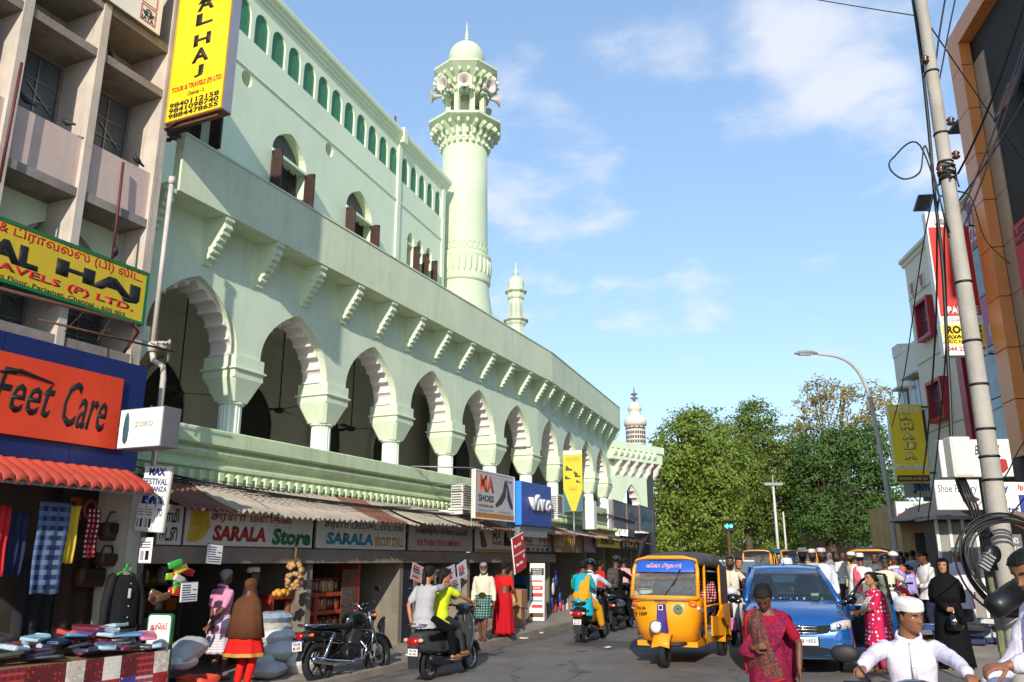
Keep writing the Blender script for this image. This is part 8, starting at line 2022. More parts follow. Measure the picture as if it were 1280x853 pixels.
  mb=MB(); mb.tube([(s*.575,.62,.42),(s*.58,.60,1.05),(s*.57,.50,1.60)],.022,7); mb.tube([(s*.60,-.50,.40),(s*.61,-.50,1.58)],.022,7); mb.tube([(s*.59,.6,.92),(s*.60,-.5,.92)],.014,6); mb.build('side_rail',Y_,t)
  mb=MB(); mb.ell((s*.455,1.045,.96),(.095,.05,.045),12,8); q=mb.build('front_indicator',AMB,t); k=MB(); k.ell((s*.54,.95,.90),(.045,.045,.035),10,6); k.build('marker_lamp',M('lens_grey','b9b9b4',.2,.05),q)
  mb=MB(); mb.box(s*.46-.11,s*.46+.11,-1.27,-1.24,.55,.68); mb.build('tail_lamp',REDL,t)
 # seats
 SE=M('auto_seat','3a2420',.6,.2,6); mb=MB(); mb.box(-.5,.5,-1.1,-.55,.55,.72); mb.box(-.5,.5,-1.2,-1.05,.72,1.2); mb.build('rear_seat',SE,t,bev=.04)
 mb=MB(); mb.box(-.3,.3,-.1,.25,.55,.70); mb.box(-.3,.3,-.2,-.1,.70,.98); mb.build('driver_seat',SE,t,bev=.04)
 mb=MB(); mb.tube([(-.3,.72,1.0),(-.1,.78,1.02),(.1,.78,1.02),(.3,.72,1.0)],.015,6); mb.tube([(0,.78,1.02),(0,.95,.6)],.02,6); mb.build('handlebar',PLB,t)
 # steering cover, headlamp, mudguard
 mb=MB(); mb.loft([[(x,y,z) for x,y in ((-.07,1.20),(-.055,1.245),(.055,1.245),(.07,1.20))] for z in (.98,)]+[[(x*k,y+d,z) for x,y in ((-.07,1.20),(-.055,1.245),(.055,1.245),(.07,1.20))] for z,k,d in ((.9,1.1,.01),(.7,1.3,.02),(.52,1.5,.0))],0,True,False); mb.build('steering_cover',M('cover_purple','3f2b78',.35,.08),t)
 mb=MB(); rs=[]
 for i in range(9):
  a=R(25+125*i/8); rs.append([(x,1.12+.29*math.cos(a),.235+.30*math.sin(a)+dz) for x,dz in ((-.15,-.05),(-.13,.0),(0,.03),(.13,.0),(.15,-.05),(0,-.02))])
 mb.loft(rs,0,True,True); mb.build('front_mudguard',Y_,t)
 mb=MB(); mb.lathe([(.03,-.12),(.09,-.05),(.10,.0),(.105,.03),(.095,.035)],20,(.085,1.27,.62),axis='Y'); h=mb.build('headlamp',CHR,t); mb=MB(); mb.ell((.085,1.305,.62),(.088,.025,.088),16,8); mb.build('headlamp_lens',LENS,h)
 mb=MB(); mb.tube([(-.06,1.12,.235),(-.08,1.0,.45)],.02,6); mb.tube([(.06,1.12,.235),(.08,1.0,.45)],.02,6); mb.build('fork',BKM,t)
 mb=MB(); mb.tube([(-.02,1.11,1.08),(-.2,1.0,1.35)],.008,5); mb.tube([(-.16,1.03,1.25),(-.28,.96,1.52)],.012,5) ; mb.build('wiper',BKM,t)
 mb=MB(); mb.tube([(-.47,1.13,1.04),(-.2,1.205,1.045),(.2,1.205,1.045),(.47,1.13,1.04)],.012,6); mb.build('trim_strip',M('trim_grey','8d8474',.5,.1),t)
 if detail:
  X=Matrix.Translation((0,1.213,0))@Matrix.Rotation(PI,4,'Z')
  text(t,plt[0],-.44,-.27,.85,.895,0,BLK,bold=.02,X=Matrix.Translation((0,1.17,0))@Matrix.Rotation(PI,4,'Z')@Matrix.Rotation(R(14),4,'Z')) if False else text(t,plt[0],-.09,.09,-.02,.03,0,BLK,bold=.02,X=Matrix.Translation((.36,1.163,.90))@Matrix.Rotation(PI-R(14),4,'Z'))
  text(t,plt[1],-.11,.11,-.03,.03,0,BLK,bold=.02,X=Matrix.Translation((.36,1.168,.82))@Matrix.Rotation(PI-R(14),4,'Z'))
  mb=MB(); mb.prism([(.075*math.cos(a),.075*math.sin(a)) for a in [2*PI*i/20 for i in range(20)]],0,.006); s_=mb.build('round_sticker',M('sticker_green','1f4a2c',.4,.1),t,Matrix.Translation((-.27,1.197,.90))@Matrix.Rotation(PI+R(10),4,'Z'))
  mb=MB(); mb.tube([(.055*math.cos(a),-.003,.055*math.sin(a)) for a in [2*PI*i/20 for i in range(20)]],.005,5,closed=True); mb.tube([(.03*math.cos(a),-.003,.03*math.sin(a)) for a in [2*PI*i/12 for i in range(12)]],.004,5,closed=True); mb.build('sticker_ring',M('sticker_pale','9ab89a',.4,.1),s_)
  mb=MB(); mb.box(-.035,.035,0,.006,-.04,.04); k=mb.build('badge',SILV,t,Matrix.Translation((0,1.262,.92))@Matrix.Rotation(PI,4,'Z')); mb=MB(); mb.box(-.025,.025,-.003,0,-.028,.028); mb.build('badge_inset',BKG,k)
  mb=MB(); mb.tube([(-.11,1.215,1.02),(.11,1.215,1.02)],.008,5); mb.build('vent_slot',BKM,t)
 return t
def car(T):
 """blue hatchback, +y forward, 3.7 m long, nose at y=1.85"""
 t=thing('car','metallic blue hatchback car facing the camera with a door open','car',T)
 B=M('car_blue',(.012,.105,.36),.22,.03,2,metal=.35,coat=1.); GL=M('car_glass',(.30,.35,.36),.0,.02,trans=.96,spec=.7)
 n=26
 def ring(y,w,zb,zs,zt,wt,arch=0):
  """half section list from bottom centre to top centre then mirrored; zs shoulder height, zt top"""
  hh=zs-zb; pts=[(0,zb),(w*.72,zb),(w*.93,zb+min(.06,.15*hh)),(w*.985,zb+min(.18,.35*hh)),(w,max(zs-.22,zb+.6*hh)),(w*.985,zs-min(.08,.15*hh)),(w*.95,zs),(w*.90,zs+.02),(wt,zt-.012),(wt*.6,zt),(0,zt+.006)]
  return [(x,y,z) for x,z in pts]+[(-x,y,z) for x,z in pts[-2:0:-1]]
 mb=MB()
 secs=[ring(1.84,.52,.30,.50,.52,.30),ring(1.82,.62,.25,.62,.66,.42),ring(1.76,.72,.21,.70,.76,.52),ring(1.62,.785,.19,.76,.84,.56),ring(1.35,.80,.19,.84,.93,.60),ring(1.0,.805,.19,.90,1.0,.62),ring(.80,.805,.19,.92,1.03,.64),ring(.3,.81,.19,.93,.96,.70),ring(-.6,.81,.19,.94,.97,.70),ring(-1.3,.80,.2,.95,.98,.68),ring(-1.7,.77,.25,.93,.97,.62),ring(-1.82,.70,.32,.85,.9,.55)]
 mb.loft(secs,0,True,True); mb.build('lower_body',B,t)
 # roof + pillars
 mb=MB(); rs=[]
 for y,w,z in ((.10,.50,1.46),(-.05,.54,1.50),(-.5,.56,1.545),(-1.0,.55,1.53),(-1.45,.52,1.46),(-1.55,.5,1.42)):
  rs.append([(w*s*k,y,z+d) for s,k,d in ((-1,1,-.03),(-1,.93,.0),(-1,.5,.018),(1,0,.022),(1,.5,.018),(1,.93,0),(1,1,-.03),(1,.95,-.05),(1,0,-.03),(-1,.95,-.05))])
 mb.loft(rs,0,True,True); mb.build('roof',B,t)
 for s in (-1,1):
  mb=MB(); mb.tube([(s*.72,.86,.98),(s*.63,.45,1.25),(s*.535,.08,1.465)],[(.045,.03)]*3,8); mb.tube([(s*.535,.08,1.465),(s*.57,-.5,1.52),(s*.55,-1.1,1.50),(s*.54,-1.45,1.43)],[(.03,.03)]*4,8); mb.tube([(s*.54,-1.4,1.45),(s*.66,-1.72,1.0)],[(.06,.04)]*2,8); mb.tube([(s*.565,-.48,1.50),(s*.72,-.5,.97)],[(.05,.03)]*2,8); mb.build('pillar',B,t)
  mb=MB(); mb.add([(s*.735,.75,.985),(s*.575,.0,1.45),(s*.58,-1.35,1.45),(s*.70,-1.6,1.0)],[(0,1,2,3)]); g=mb.build('side_window',GL,t); k=g.modifiers.new('th','SOLIDIFY'); k.thickness=.006
 def ws(z): f=(z-1.02)/.44; return .69-.16*f,.82-.70*f
 mb=MB(); rs=[]
 for z in (1.0,1.12,1.25,1.38,1.47):
  w,y=ws(z); rs.append([(w*(-1+2*i/12),y+.12*(1-(-1+2*i/12)**2)*(1-.5*(z-1)/.47),z) for i in range(13)])
 back=[[(x,y-.008,z-.004) for x,y,z in r] for r in rs]; mb.loft(rs+back[::-1]+[rs[0]],0,False,True,close=False); mb.build('windscreen',GL,t)
 mb=MB(); rs=[]
 for z,y,w in ((1.0,-1.76,.60),(1.42,-1.52,.48)): rs.append([(w*(-1+2*i/8),y-.04*(1-(-1+2*i/8)**2),z) for i in range(9)])
 back=[[(x,y+.008,z) for x,y,z in r] for r in rs]; mb.loft(rs+back[::-1]+[rs[0]],0,False,True,close=False); mb.build('rear_window',GL,t)
 # cabin
 IN=M('car_interior','1d1c1e',.8,.2,4); mb=MB(); mb.box(-.66,.66,.45,.80,.80,1.0); mb.build('dashboard',IN,t,bev=.05)
 for s in (-1,1):
  mb=MB(); body(mb,[(.20,.45,.60,.25),(.22,.42,.64,-.1),(.20,.42,.62,-.3)]); 
  for q in mb.v: q.x+=s*.34
  k=MB(); k.loft([[(s*.34+.21*math.cos(a)*f,-.30-.12*j+.06*math.sin(a),.60+.16*j*1.25) for a in [2*PI*i/14 for i in range(14)]] for j,f in enumerate((1,1.05,1,.85,.5))],0,True,True); k.ell((s*.34,-.62,1.27),(.12,.05,.09),12,7); mb.add(k.v,k.f,0,True); mb.build('seat',IN,t)
 mb=MB(); mb.tube([(-.36+.19*math.cos(a),.34+.06*math.sin(a),1.0+.17*math.sin(a)) for a in [2*PI*i/20 for i in range(20)]],.014,6,closed=True); mb.build('steering_wheel',PLB,t)
 # face
 mb=MB(); body(mb,[dict(w=.44,zb=.565,zt=.70,y=1.785),dict(w=.43,zb=.575,zt=.69,y=1.85)]); g=mb.build('grille',BKG,t)
 for z,w in ((.675,.47),(.635,.45),(.59,.44)):
  k=MB(); k.tube([(-w,1.79,z+.01),(-.2,1.868,z),(.2,1.868,z),(w,1.79,z+.01)],[(.012,.012)]*4,7); k.build('chrome_bar',CHR,g)
 k=MB(); 
 k.tube([(.05,1.885,.68),(-.02,1.885,.685),(-.055,1.885,.66),(.0,1.885,.635),(.055,1.885,.61),(.02,1.885,.585),(-.05,1.885,.592)],[(.006,.012)]*7,6); k.build('emblem',CHR,g)
 for s in (-1,1):
  h=MB(); rs=[]
  for f in range(7):
   u=f/6; x=.44+.31*u; y=1.875-.20*u**1.8; zb=.62+.02*u; zt=.72+.13*u-.06*u*u*1.2; rs.append([(s*x,y+d,z) for d,z in ((-.05,zb),(.018,zb+.01),(.03,(zb+zt)/2),(.01,zt-.01),(-.06,zt))])
  h.loft(rs,0,True,True); L_=h.build('headlight',M('headlight_lens','c4c9cf',.06,.08,coat=1.),t)
  k=MB(); k.ell((s*.55,1.865,.685),(.05,.02,.042),12,7); k.build('headlight_reflector',CHR,L_); k=MB(); k.ell((s*.68,1.79,.72),(.04,.03,.04),12,7); k.build('turn_bulb',M('lens_peach','d9a98a',.15,.05),L_)
  f=MB(); f.ell((s*.56,1.835,.40),(.065,.03,.05),12,7); f.build('fog_lamp',M('fog_lens','6f9ac0',.1,.05,coat=.8),t)
  f=MB(); f.ell((s*.56,1.822,.40),(.09,.025,.07),14,7); f.build('fog_bezel',B,t)
  wheel(t,s*.70,1.18,.285,.18,7,RIMS); wheel(t,s*.70,-1.25,.285,.18,7,RIMS)
  a=MB(); a.prism([(1.18+.33*math.cos(q),.285+.33*math.sin(q)) for q in [2*PI*i/24 for i in range(24)]],s*.62,s*.812,0,'x'); a.build('wheel_arch',PLB,t); a=MB(); a.prism([(-1.25+.33*math.cos(q),.285+.33*math.sin(q)) for q in [2*PI*i/24 for i in range(24)]],s*.62,s*.818,0,'x'); a.build('wheel_arch',PLB,t)
  m=MB(); m.cap([(s*.80,.62,.97),(s*.90,.60,1.0)],[.03,.05],10); m.ell((s*.92,.60,1.02),(.10,.07,.075),14,9); m.build('wing_mirror',BKG,t)
 k=MB(); body(k,[dict(w=.46,zb=.27,zt=.40,y=1.80),dict(w=.44,zb=.28,zt=.39,y=1.845)]); lg=k.build('lower_grille',BKG,t)
 for z in (.31,.335,.36): 
  k=MB(); k.tube([(-.44,1.83,z),(.44,1.83,z)],.006,5); k.build('grille_slat',PLB,lg)
 plate(t,'TN 02 BJ 1652',.50,.115,Matrix.Translation((0,1.90,.475))@Matrix.Rotation(PI,4,'Z'))
 k=MB(); k.box(-.27,.27,1.82,1.885,.405,.545); k.build('plate_holder',BKG,t)
 k=MB(); k.tube([(-.60,1.79,.245),(-.3,1.86,.235),(.3,1.86,.235),(.60,1.79,.245)],[(.03,.02)]*4,8); k.build('bumper_lip',PLB,t)
 k=MB(); k.tube([(.58,.93,1.0),(.1,.965,1.03)],.009,5); k.tube([(.1,.97,1.01),(-.42,.955,1.02)],.009,5); k.box(-.62,.62,.86,.94,.985,1.0); k.build('wiper',PLB,t)
 k=MB(); k.box(-.10,.02,0,.004,-.05,.05); st=k.build('sticker',M('sticker_mint','8fd8b0',.5,.08),t,Matrix.Translation((-.40,.84,1.09))@Euler((R(58),0,PI)).to_matrix().to_4x4()); k=MB(); k.box(-.08,0,-.003,0,-.015,.015); k.build('sticker_mark',WHT,st)
 k=MB(); k.tube([(-.0,-.35,1.55),(.0,-.50,1.66)],[.008,.003],5); k.build('aerial',PLB,t)
 # open front door on the passenger side (the right of the picture)
 D=Matrix.Translation((-.80,.62,0))@Matrix.Rotation(R(-58),4,'Z')
 mb=MB(); mb.loft([[(x,y,z) for y,z in ((0,.28),(-1.0,.28),(-1.02,.6),(-1.0,.93),(0,.92))] for x in (-.03,.03)],0,True,False); d=mb.build('open_door',B,t,D,bev=.02)
 mb=MB(); mb.tube([(0,-.02,.93),(.06,-.45,1.30),(.10,-.75,1.42),(.10,-.97,1.40),(.03,-1.0,.93)],.026,8); mb.build('window_frame',BKG,d)
 mb=MB(); mb.prism([(-.06,.94),(-.45,1.27),(-.75,1.39),(-.96,1.38),(-.97,.94)],.02,.026,0,'x'); mb.build('door_glass',GL,d)
 mb=MB(); mb.box(-.05,-.03,-.9,-.1,.34,.88); mb.build('door_trim',IN,d)
 return t
# ================================================================ TRAFFIC
def bearing(a,b): return math.degrees(math.atan2(b.x-a.x,b.y-a.y))
def by_rear(px,py,head,back):
 """machine standing with its rear (or front) contact point on the ground at the photographed spot"""
 p=gp(px,py); h=R(head); return at(p.x-math.sin(h)*back,p.y-math.cos(h)*back,None,head)
CHAR=M('scooter_charcoal','3a3b3f',.25,.05,coat=.8); SCW=M('scooter_white','dcd9d6',.2,.05,coat=.8); SCP=M('scooter_pink','c9609a',.2,.05,coat=.8)
AUTO_T=by_rear(832,836,205,1.12); autorick('yellow auto rickshaw with a blue Tamil banner leading the traffic',AUTO_T)
CAR_T=at(4.72,14.75,None,194); car(CAR_T)
S1=by_rear(535,851,27,-.46); scooter('charcoal scooter carrying two women past the parked motorcycle',S1,CHAR,plt=('TN 05','AK 6421'))
S2=by_rear(731,804,24,-.46); scooter('black scooter carrying the woman in turquoise',S2,BKG,plt=('TN 07','BD 4127'))
S3=by_rear(768,790,24,-.46); scooter('black scooter ridden by the man with the backpack',S3,BKG,M('scooter_grey_trim','6a6a6e',.3,.05),plt=None)
S4=by_rear(917,808,196,.80); scooter('white and pink scooter between the auto rickshaw and the blue car',S4,SCW,SCP)
_q=atY(1132,765,5.6); S5=at(_q.x+.36*math.sin(R(204)),5.6+.36*math.cos(R(204)),None,204); scooter('dark scooter of the boy in the white cap in the foreground',S5,BKG,mir=(1,))
MB1=by_rear(398,857,34,-.62); motorbike('black motorcycle parked at the kerb before the sack pile',MB1,BKG,plt=('TN 09','BK 1475'),lean=-7)
MB2=by_rear(489,809,222,.66); motorbike('dusty black motorcycle parked in the dark shop doorway',MB2,BKM,lean=6)
# parked two wheelers on the right
for i,(px,Y,h,lab,pn) in enumerate(((1118,16.5,205,'black motorcycle parked nearest behind the woman in dotted pink',BKG),(1128,18.8,215,'dark grey motorcycle standing in the jam left of the man in the white shirt',M('bike_grey','3a3c40',.2,.1,coat=.6)),(1140,20.8,210,'dark maroon motorcycle at the back of the two wheeler jam',M('bike_maroon','3c1418',.2,.1,coat=.6)))):
 x,y,z=PP_(px,Y); motorbike(lab,at(x,y,None,h),pn,group='two wheelers jammed on the right',lean=5)
def far_auto(px,py,Y,lab,can,head,d=False):
 x,y,z=PP_(px,Y); return autorick(lab,at(x,y,None,head),d,can)
far_auto(948,0,36,'yellow auto rickshaw with a dark hood coming from the junction behind the blue car','23262a',200)
far_auto(970,0,42,'yellow auto rickshaw with a teal hood half hidden behind the nearer one','1f5a5c',150)
far_auto(1006,0,50,'small far auto rickshaw under the trees behind the capped men','2a2826',190)
far_auto(1088,0,25,'auto rickshaw with a brown hood behind the people on the right','4a3a2c',205)
def far_car(px,Y,lab,head,c):
 x,y,z=PP_(px,Y); t=thing('car',lab,'car',at(x,y,None,head)); PT=M('van_paint_'+c,c,.3,.05,coat=.6)
 mb=MB(); body(mb,[(.6,.3,.7,-1.8),(.78,.25,.98,-1.6),(.8,.25,1.0,0),(.79,.25,.98,1.0),(.7,.25,.85,1.7),(.55,.3,.6,1.85)]); mb.build('body',PT,t)
 mb=MB(); mb.loft([[(w*a,y_+d,z_) for a,d in ((-1,0),(1,0))]+[(w*a,y2,z_) for a in (1,-1)] for w,y_,y2,z_,d in ((.72,-1.55,.95,.98,0),(.58,-1.25,.3,1.46,0))],0,True,False); mb.build('windows',M('van_glass',(.12,.16,.17),.08,.1,spec=.8),t)
 mb=MB(); mb.box(-.58,.58,-1.25,.3,1.46,1.52); mb.build('roof',PT,t,bev=.03)
 for s in (-1,1):
  wheel(t,s*.7,1.1,.28,.17,5); wheel(t,s*.7,-1.1,.28,.17,5)
  mb=MB(); mb.ell((s*.55,1.74,.68),(.14,.08,.07),10,6); mb.build('headlight',LENS,t)
far_car(916,23.5,'pale grey car behind the man on the white and pink scooter',196,'c5cbca')
# ================================================================ PEOPLE IN PLACE
L_=lambda T,v: T.inverted()@Vector(v)
def loc(T,px,py,Y): return L_(T,atY(px,py,Y))
WHC=C('white','dad6d4'); LIL=C('lilac_white','d9d2e0'); CRM=C('cream','d8ccb4'); JEAN=C('charcoal_trousers','2b2b30'); DGR=C('dark_grey','38383c'); BLKC=C('black','0e0d0f'); NAVY=C('navy_trousers','23283a'); GREYT=C('grey_tee','a7a6a8'); NEON=C('neon_yellow','c5d42a'); TURQ=C('turquoise','1aa3b4'); MUST=C('mustard','d3961e'); REDC=C('red_sari','b3121c'); REDK=C('scarlet','d0201c'); BRN=C('hijab_brown','5d3a24'); PNK=C('pink_shirt','d48fae'); PBLU=C('pale_blue','9fb4cf'); SKYW=C('ice_white','cfd3dc')
LUNGW=Mpat('lungi_white_stripe','stripes','d8d0d6','b8a8b4',26,.85,thr=.7); LUNGG=Mpat('lungi_green_check','checks','2f5a50','8aa39a',20,.85,'254a48',.55)
SARI1=Mpat('sari_magenta','print','7d1136','3b1446',55,.8,'8f2430',.32); SARI2=Mpat('sari_pallu','print','5e4038','2c2038',60,.8,'9a3f26',.36); DOTS=Mpat('dress_dots','dots','c41e4c','e6d8d8',17,.8,thr=.30); FLOR=Mpat('dupatta_floral','print','d0cccb','4a4a50',45,.85,'bdb8b8',.3); CHK=Mpat('check_red_shirt','checks','8c2430','c4b0b0',22,.8,'6a1420',.5); CHKW=Mpat('check_white_shirt','checks','d3cdd6','b2a9c0',60,.8,'c9c2d0',.8)
SAND=M('sandal_tan','8a6a4c',.6,.2); SHOE=M('shoe_black','16151a',.4,.15)
def p_at(px,Y,dz=0): return PP_(px,Y,dz)
# -- left pavement
g=gp(281,853); x,y=-4.42,13.15
person('grey haired man from behind in a pink shirt and white striped lungi',x,y,28,1.60,1,('short',1),[('shirt',PNK,dict(sl=.38,hem=.07,collar=True)),('skirt',LUNGW,dict(hem=.24,r=.115,amp=.05)),('sandals',SAND)],z=gz(x,y)+.085,wL=(.06,-.19,.80),wR=(.04,-.21,.84),eL=(-1,-.3,0),eR=(1,-.3,0),hy=8,beard=None,face=0,vox=.011,palm=((0,-1,0),(0,-1,0)))
x,y=p_at(314,12.4)[:2]
person('girl from behind in a long brown hijab cape and red dress',x,y,22,1.47,1,('none',0),[('skirt',REDK,dict(hem=.30,r=.20,top=.10,amp=.06,name='dress',border=M('gold_border','b58a3a',.5,.1))),('trousers',REDK,dict(len=.95)),('kurta',BRN,dict(sl=.95,hem=.02)),('hood',BRN,dict(low=.40,r=.21,open=True)),('sandals',SAND)],z=gz(x,y)+.085,fem=True,face=0,vox=.011,wL=(-.25,.03,.58),wR=(.25,.03,.60))
u,z_=fu(322,760,-.75); w=FA.w(u,-.55)
person('shopkeeper in a white skull cap and pale blue shirt at the grocery counter',w.x,w.y,70,1.60,1,('cap',0),[('shirt',PBLU,dict(sl=.9,collar=True)),('trousers',DGR)],z=gz(w.x,w.y)+.085,beard=0,hy=10,vox=.012)
x,y=gp(604,808).xy
person('old man facing the road in a white shirt and folded green checked lungi',x,y,192,1.56,1,('short',1),[('shirt',CRM,dict(sl=.85,collar=True,hem=.05)),('skirt',LUNGG,dict(hem=.29,r=.115,amp=.06)),('sandals',SAND)],z=gz(x,y)+.10,beard=2,hp=12,hy=-10,fL=(-.06,.14,.075),fR=(.07,-.10,.075))
x,y=gp(629,803).xy
person('woman from behind in a red sari carrying a bag along the kerb',x,y,28,1.56,1,('bun',0),[('blouse',REDK,dict(sl=.28)),('skirt',REDC,dict(hem=.04,r=.15,amp=.07,name='sari_skirt')),('drape',REDC,dict(back=-.2,w=.085)),('sandals',SAND)],z=gz(x,y)+.10,fem=True,face=0,fat=1.12,wR=(.24,.14,.80),hy=15)
# -- two women on the charcoal scooter
person('woman pillion rider in a grey T-shirt and black trousers with tied hair',S1.translation.x,S1.translation.y,27,1.62,2,('tail',0),[('shirt',GREYT,dict(sl=.36,hem=.06)),('trousers',BLKC),('sandals',SAND)],z=S1.translation.z,hip=(0,-.62,.90),lean=6,wL=(-.17,-.72,.86),wR=(.10,-.05,1.38),eR=(1,.1,-.4),eL=(-1,-.4,0),fL=(-.27,-.20,.36),fR=(.28,-.18,.36),kL=(-.9,1,.3),kR=(.9,1,.3),fem=True,face=0,hy=8,vox=.010)
person('woman in a neon yellow top driving the charcoal scooter',S1.translation.x,S1.translation.y,27,1.60,2,('long',0),[('shirt',NEON,dict(sl=.30,hem=.06)),('trousers',DGR),('sandals',SAND)],z=S1.translation.z,hip=(0,-.20,.88),lean=10,wL=(-.33,.44,1.07),wR=(.33,.44,1.07),fL=(-.12,.30,.37),fR=(.16,.28,.37),eL=(-1,-.3,-.3),eR=(1,-.3,-.3),fem=True,face=0,hy=30,curl=1.2,vox=.011,palm=((0,.2,-1),(0,.2,-1)))
# -- scooters ahead
T=S2; person('woman in a turquoise dress and mustard dupatta riding pillion on a black scooter',T.translation.x,T.translation.y,24,1.56,1,('bun',0),[('kurta',TURQ,dict(sl=.45,hem=.20,seat=-.03)),('trousers',MUST,dict(infl=.03)),('drape',MUST,dict(side=1,back=-.05)),('sandals',SAND)],z=T.translation.z,hip=(0,-.55,.90),lean=4,wL=(-.22,-.25,.86),wR=(.14,-.18,1.0),fL=(-.2,-.1,.36),fR=(.27,-.12,.34),kR=(.9,1,.2),kL=(-.8,1,.2),fem=True,fat=1.25,face=0)
person('helmeted man in a pale shirt driving in front of the woman in turquoise',T.translation.x,T.translation.y,24,1.64,1,('helmet',0),[('shirt',SKYW,dict(sl=.92,collar=True,hem=.05)),('trousers',DGR),('shoes',SHOE)],z=T.translation.z,hip=(0,-.12,.88),lean=8,wL=(-.33,.44,1.07),wR=(.33,.44,1.07),fL=(-.12,.32,.37),fR=(.14,.30,.37),eL=(-1,-.3,-.3),eR=(1,-.3,-.3),face=0,curl=1.2)
T=S3; BPK=C('backpack_grey','4b4340')
person('man in black with a padded backpack and black helmet riding away',T.translation.x,T.translation.y,24,1.68,1,('helmet',0),[('shirt',BLKC,dict(sl=.95,hem=.06)),('trousers',BLKC),('backpack',BPK,dict(cell=C('backpack_cell','5a504a'))),('shoes',SHOE)],z=T.translation.z,hip=(0,-.28,.88),lean=6,wL=(-.33,.44,1.07),wR=(.33,.44,1.07),fL=(-.14,.25,.37),fR=(.30,.05,.30),eL=(-1,-.3,-.3),eR=(1,-.3,-.3),face=0,curl=1.2)
for px,Y,H,c,lab,hd in ((749,24.5,1.55,REDK,'man in a red shirt standing between the two scooters by the shops',60),(779,25.5,1.60,C('salmon_shirt','d29a9a'),'man in a pink shirt walking beyond the backpack rider',30)):
 x,y,z=p_at(px,Y); person(lab,x,y,hd,H,1,('short',0),[('shirt',c,dict(sl=.4)),('trousers',DGR),('sandals',SAND)],face=0,vox=.018,z=z)
# -- auto driver
T=AUTO_T
person('auto rickshaw driver in a khaki shirt behind the windscreen',T.translation.x,T.translation.y,205,1.62,1,('short',0),[('shirt',C('khaki','8a7a58'),dict(sl=.42)),('trousers',DGR)],z=T.translation.z,hip=(0,.05,.82),wL=(-.28,.66,1.03),wR=(.28,.66,1.03),fL=(-.15,.65,.43),fR=(.15,.65,.43),eL=(-1,-.3,-.3),eR=(1,-.3,-.3),vox=.014,curl=1.2)
person('passenger in a red checked shirt on the rear seat of the auto rickshaw',T.translation.x,T.translation.y,205,1.66,1,('short',0),[('shirt',CHK,dict(sl=.9)),('trousers',NAVY)],z=T.translation.z,hip=(-.26,-.72,.80),fL=(-.32,-.2,.43),fR=(-.18,-.2,.43),wL=(-.40,-.35,.95),wR=(-.12,-.35,.93),vox=.014)
# -- white scooter
T=S4
person('bearded man in a cream shirt riding the white and pink scooter',T.translation.x,T.translation.y,196,1.72,1,('short',0),[('shirt',CRM,dict(sl=.40,collar=True,placket=True,hem=.05)),('trousers',NAVY),('shoes',SHOE)],z=T.translation.z,hip=(0,-.25,.86),lean=2,wL=(-.33,.46,1.07),wR=(.33,.46,1.07),fL=(-.13,.30,.37),fR=(.14,.30,.37),eL=(-1,-.3,-.3),eR=(1,-.3,-.3),beard=1,hy=-8,curl=1.2,vox=.011,palm=((0,.2,-1),(0,.2,-1)))
person('woman pillion rider looking over the shoulder of the bearded man',T.translation.x,T.translation.y,196,1.62,2,('bun',0),[('kurta',C('maroon_kurta','5a1a28'),dict(sl=.5,hem=.15)),('trousers',NAVY)],z=T.translation.z,hip=(-.10,-.66,.88),fL=(-.25,-.2,.34),fR=(.25,-.2,.34),kL=(-.9,1,.3),kR=(.9,1,.3),lean=2,side=-6,fem=True,hy=-15,vox=.014)
# -- car occupants
T=CAR_T
person('driver in a turquoise shirt behind the windscreen of the blue car',T.translation.x,T.translation.y,194,1.60,1,('short',0),[('shirt',C('aqua_shirt','3fae b0'.replace(' ','')),dict(sl=.4)),('trousers',NAVY)],z=T.translation.z,hip=(.34,-.18,.58),lean=-8,wL=(.20,.30,1.02),wR=(.5,.28,1.0),fL=(.25,.6,.3),fR=(.42,.6,.3),vox=.016,curl=1.2)
# -- sari woman in the foreground
x,y=atY(955,731,7.9).xy
o,inf=person('young woman in a magenta printed sari crossing in front of the blue car',x,y,200,1.54,1,('bun',0),[('blouse',C('blouse_crimson','9a1230'),dict(sl=.36,infl=.012)),('skirt',SARI1,dict(hem=.03,r=.15,amp=.07,top=.10,name='sari_skirt')),('drape',SARI1,dict(side=-1,w=.10,back=-.2)),('bangle',M('gold','c9962c',.25,.1,metal=1.),dict(arm=0))],fem=True,near=True,vox=.0065,hp=32,hy=4,lean=5,neckf=10,
  wR=(.12,.19,.95),eR=(.35,-.9,-.3),fat=.84,wL=(-.25,.08,.77),eL=(-.7,-.6,-.1),curl=.7,palm=((1,.2,-.1),(-1,-.4,0)),fd=((-.05,.15,-1),(-.7,.5,.25)))
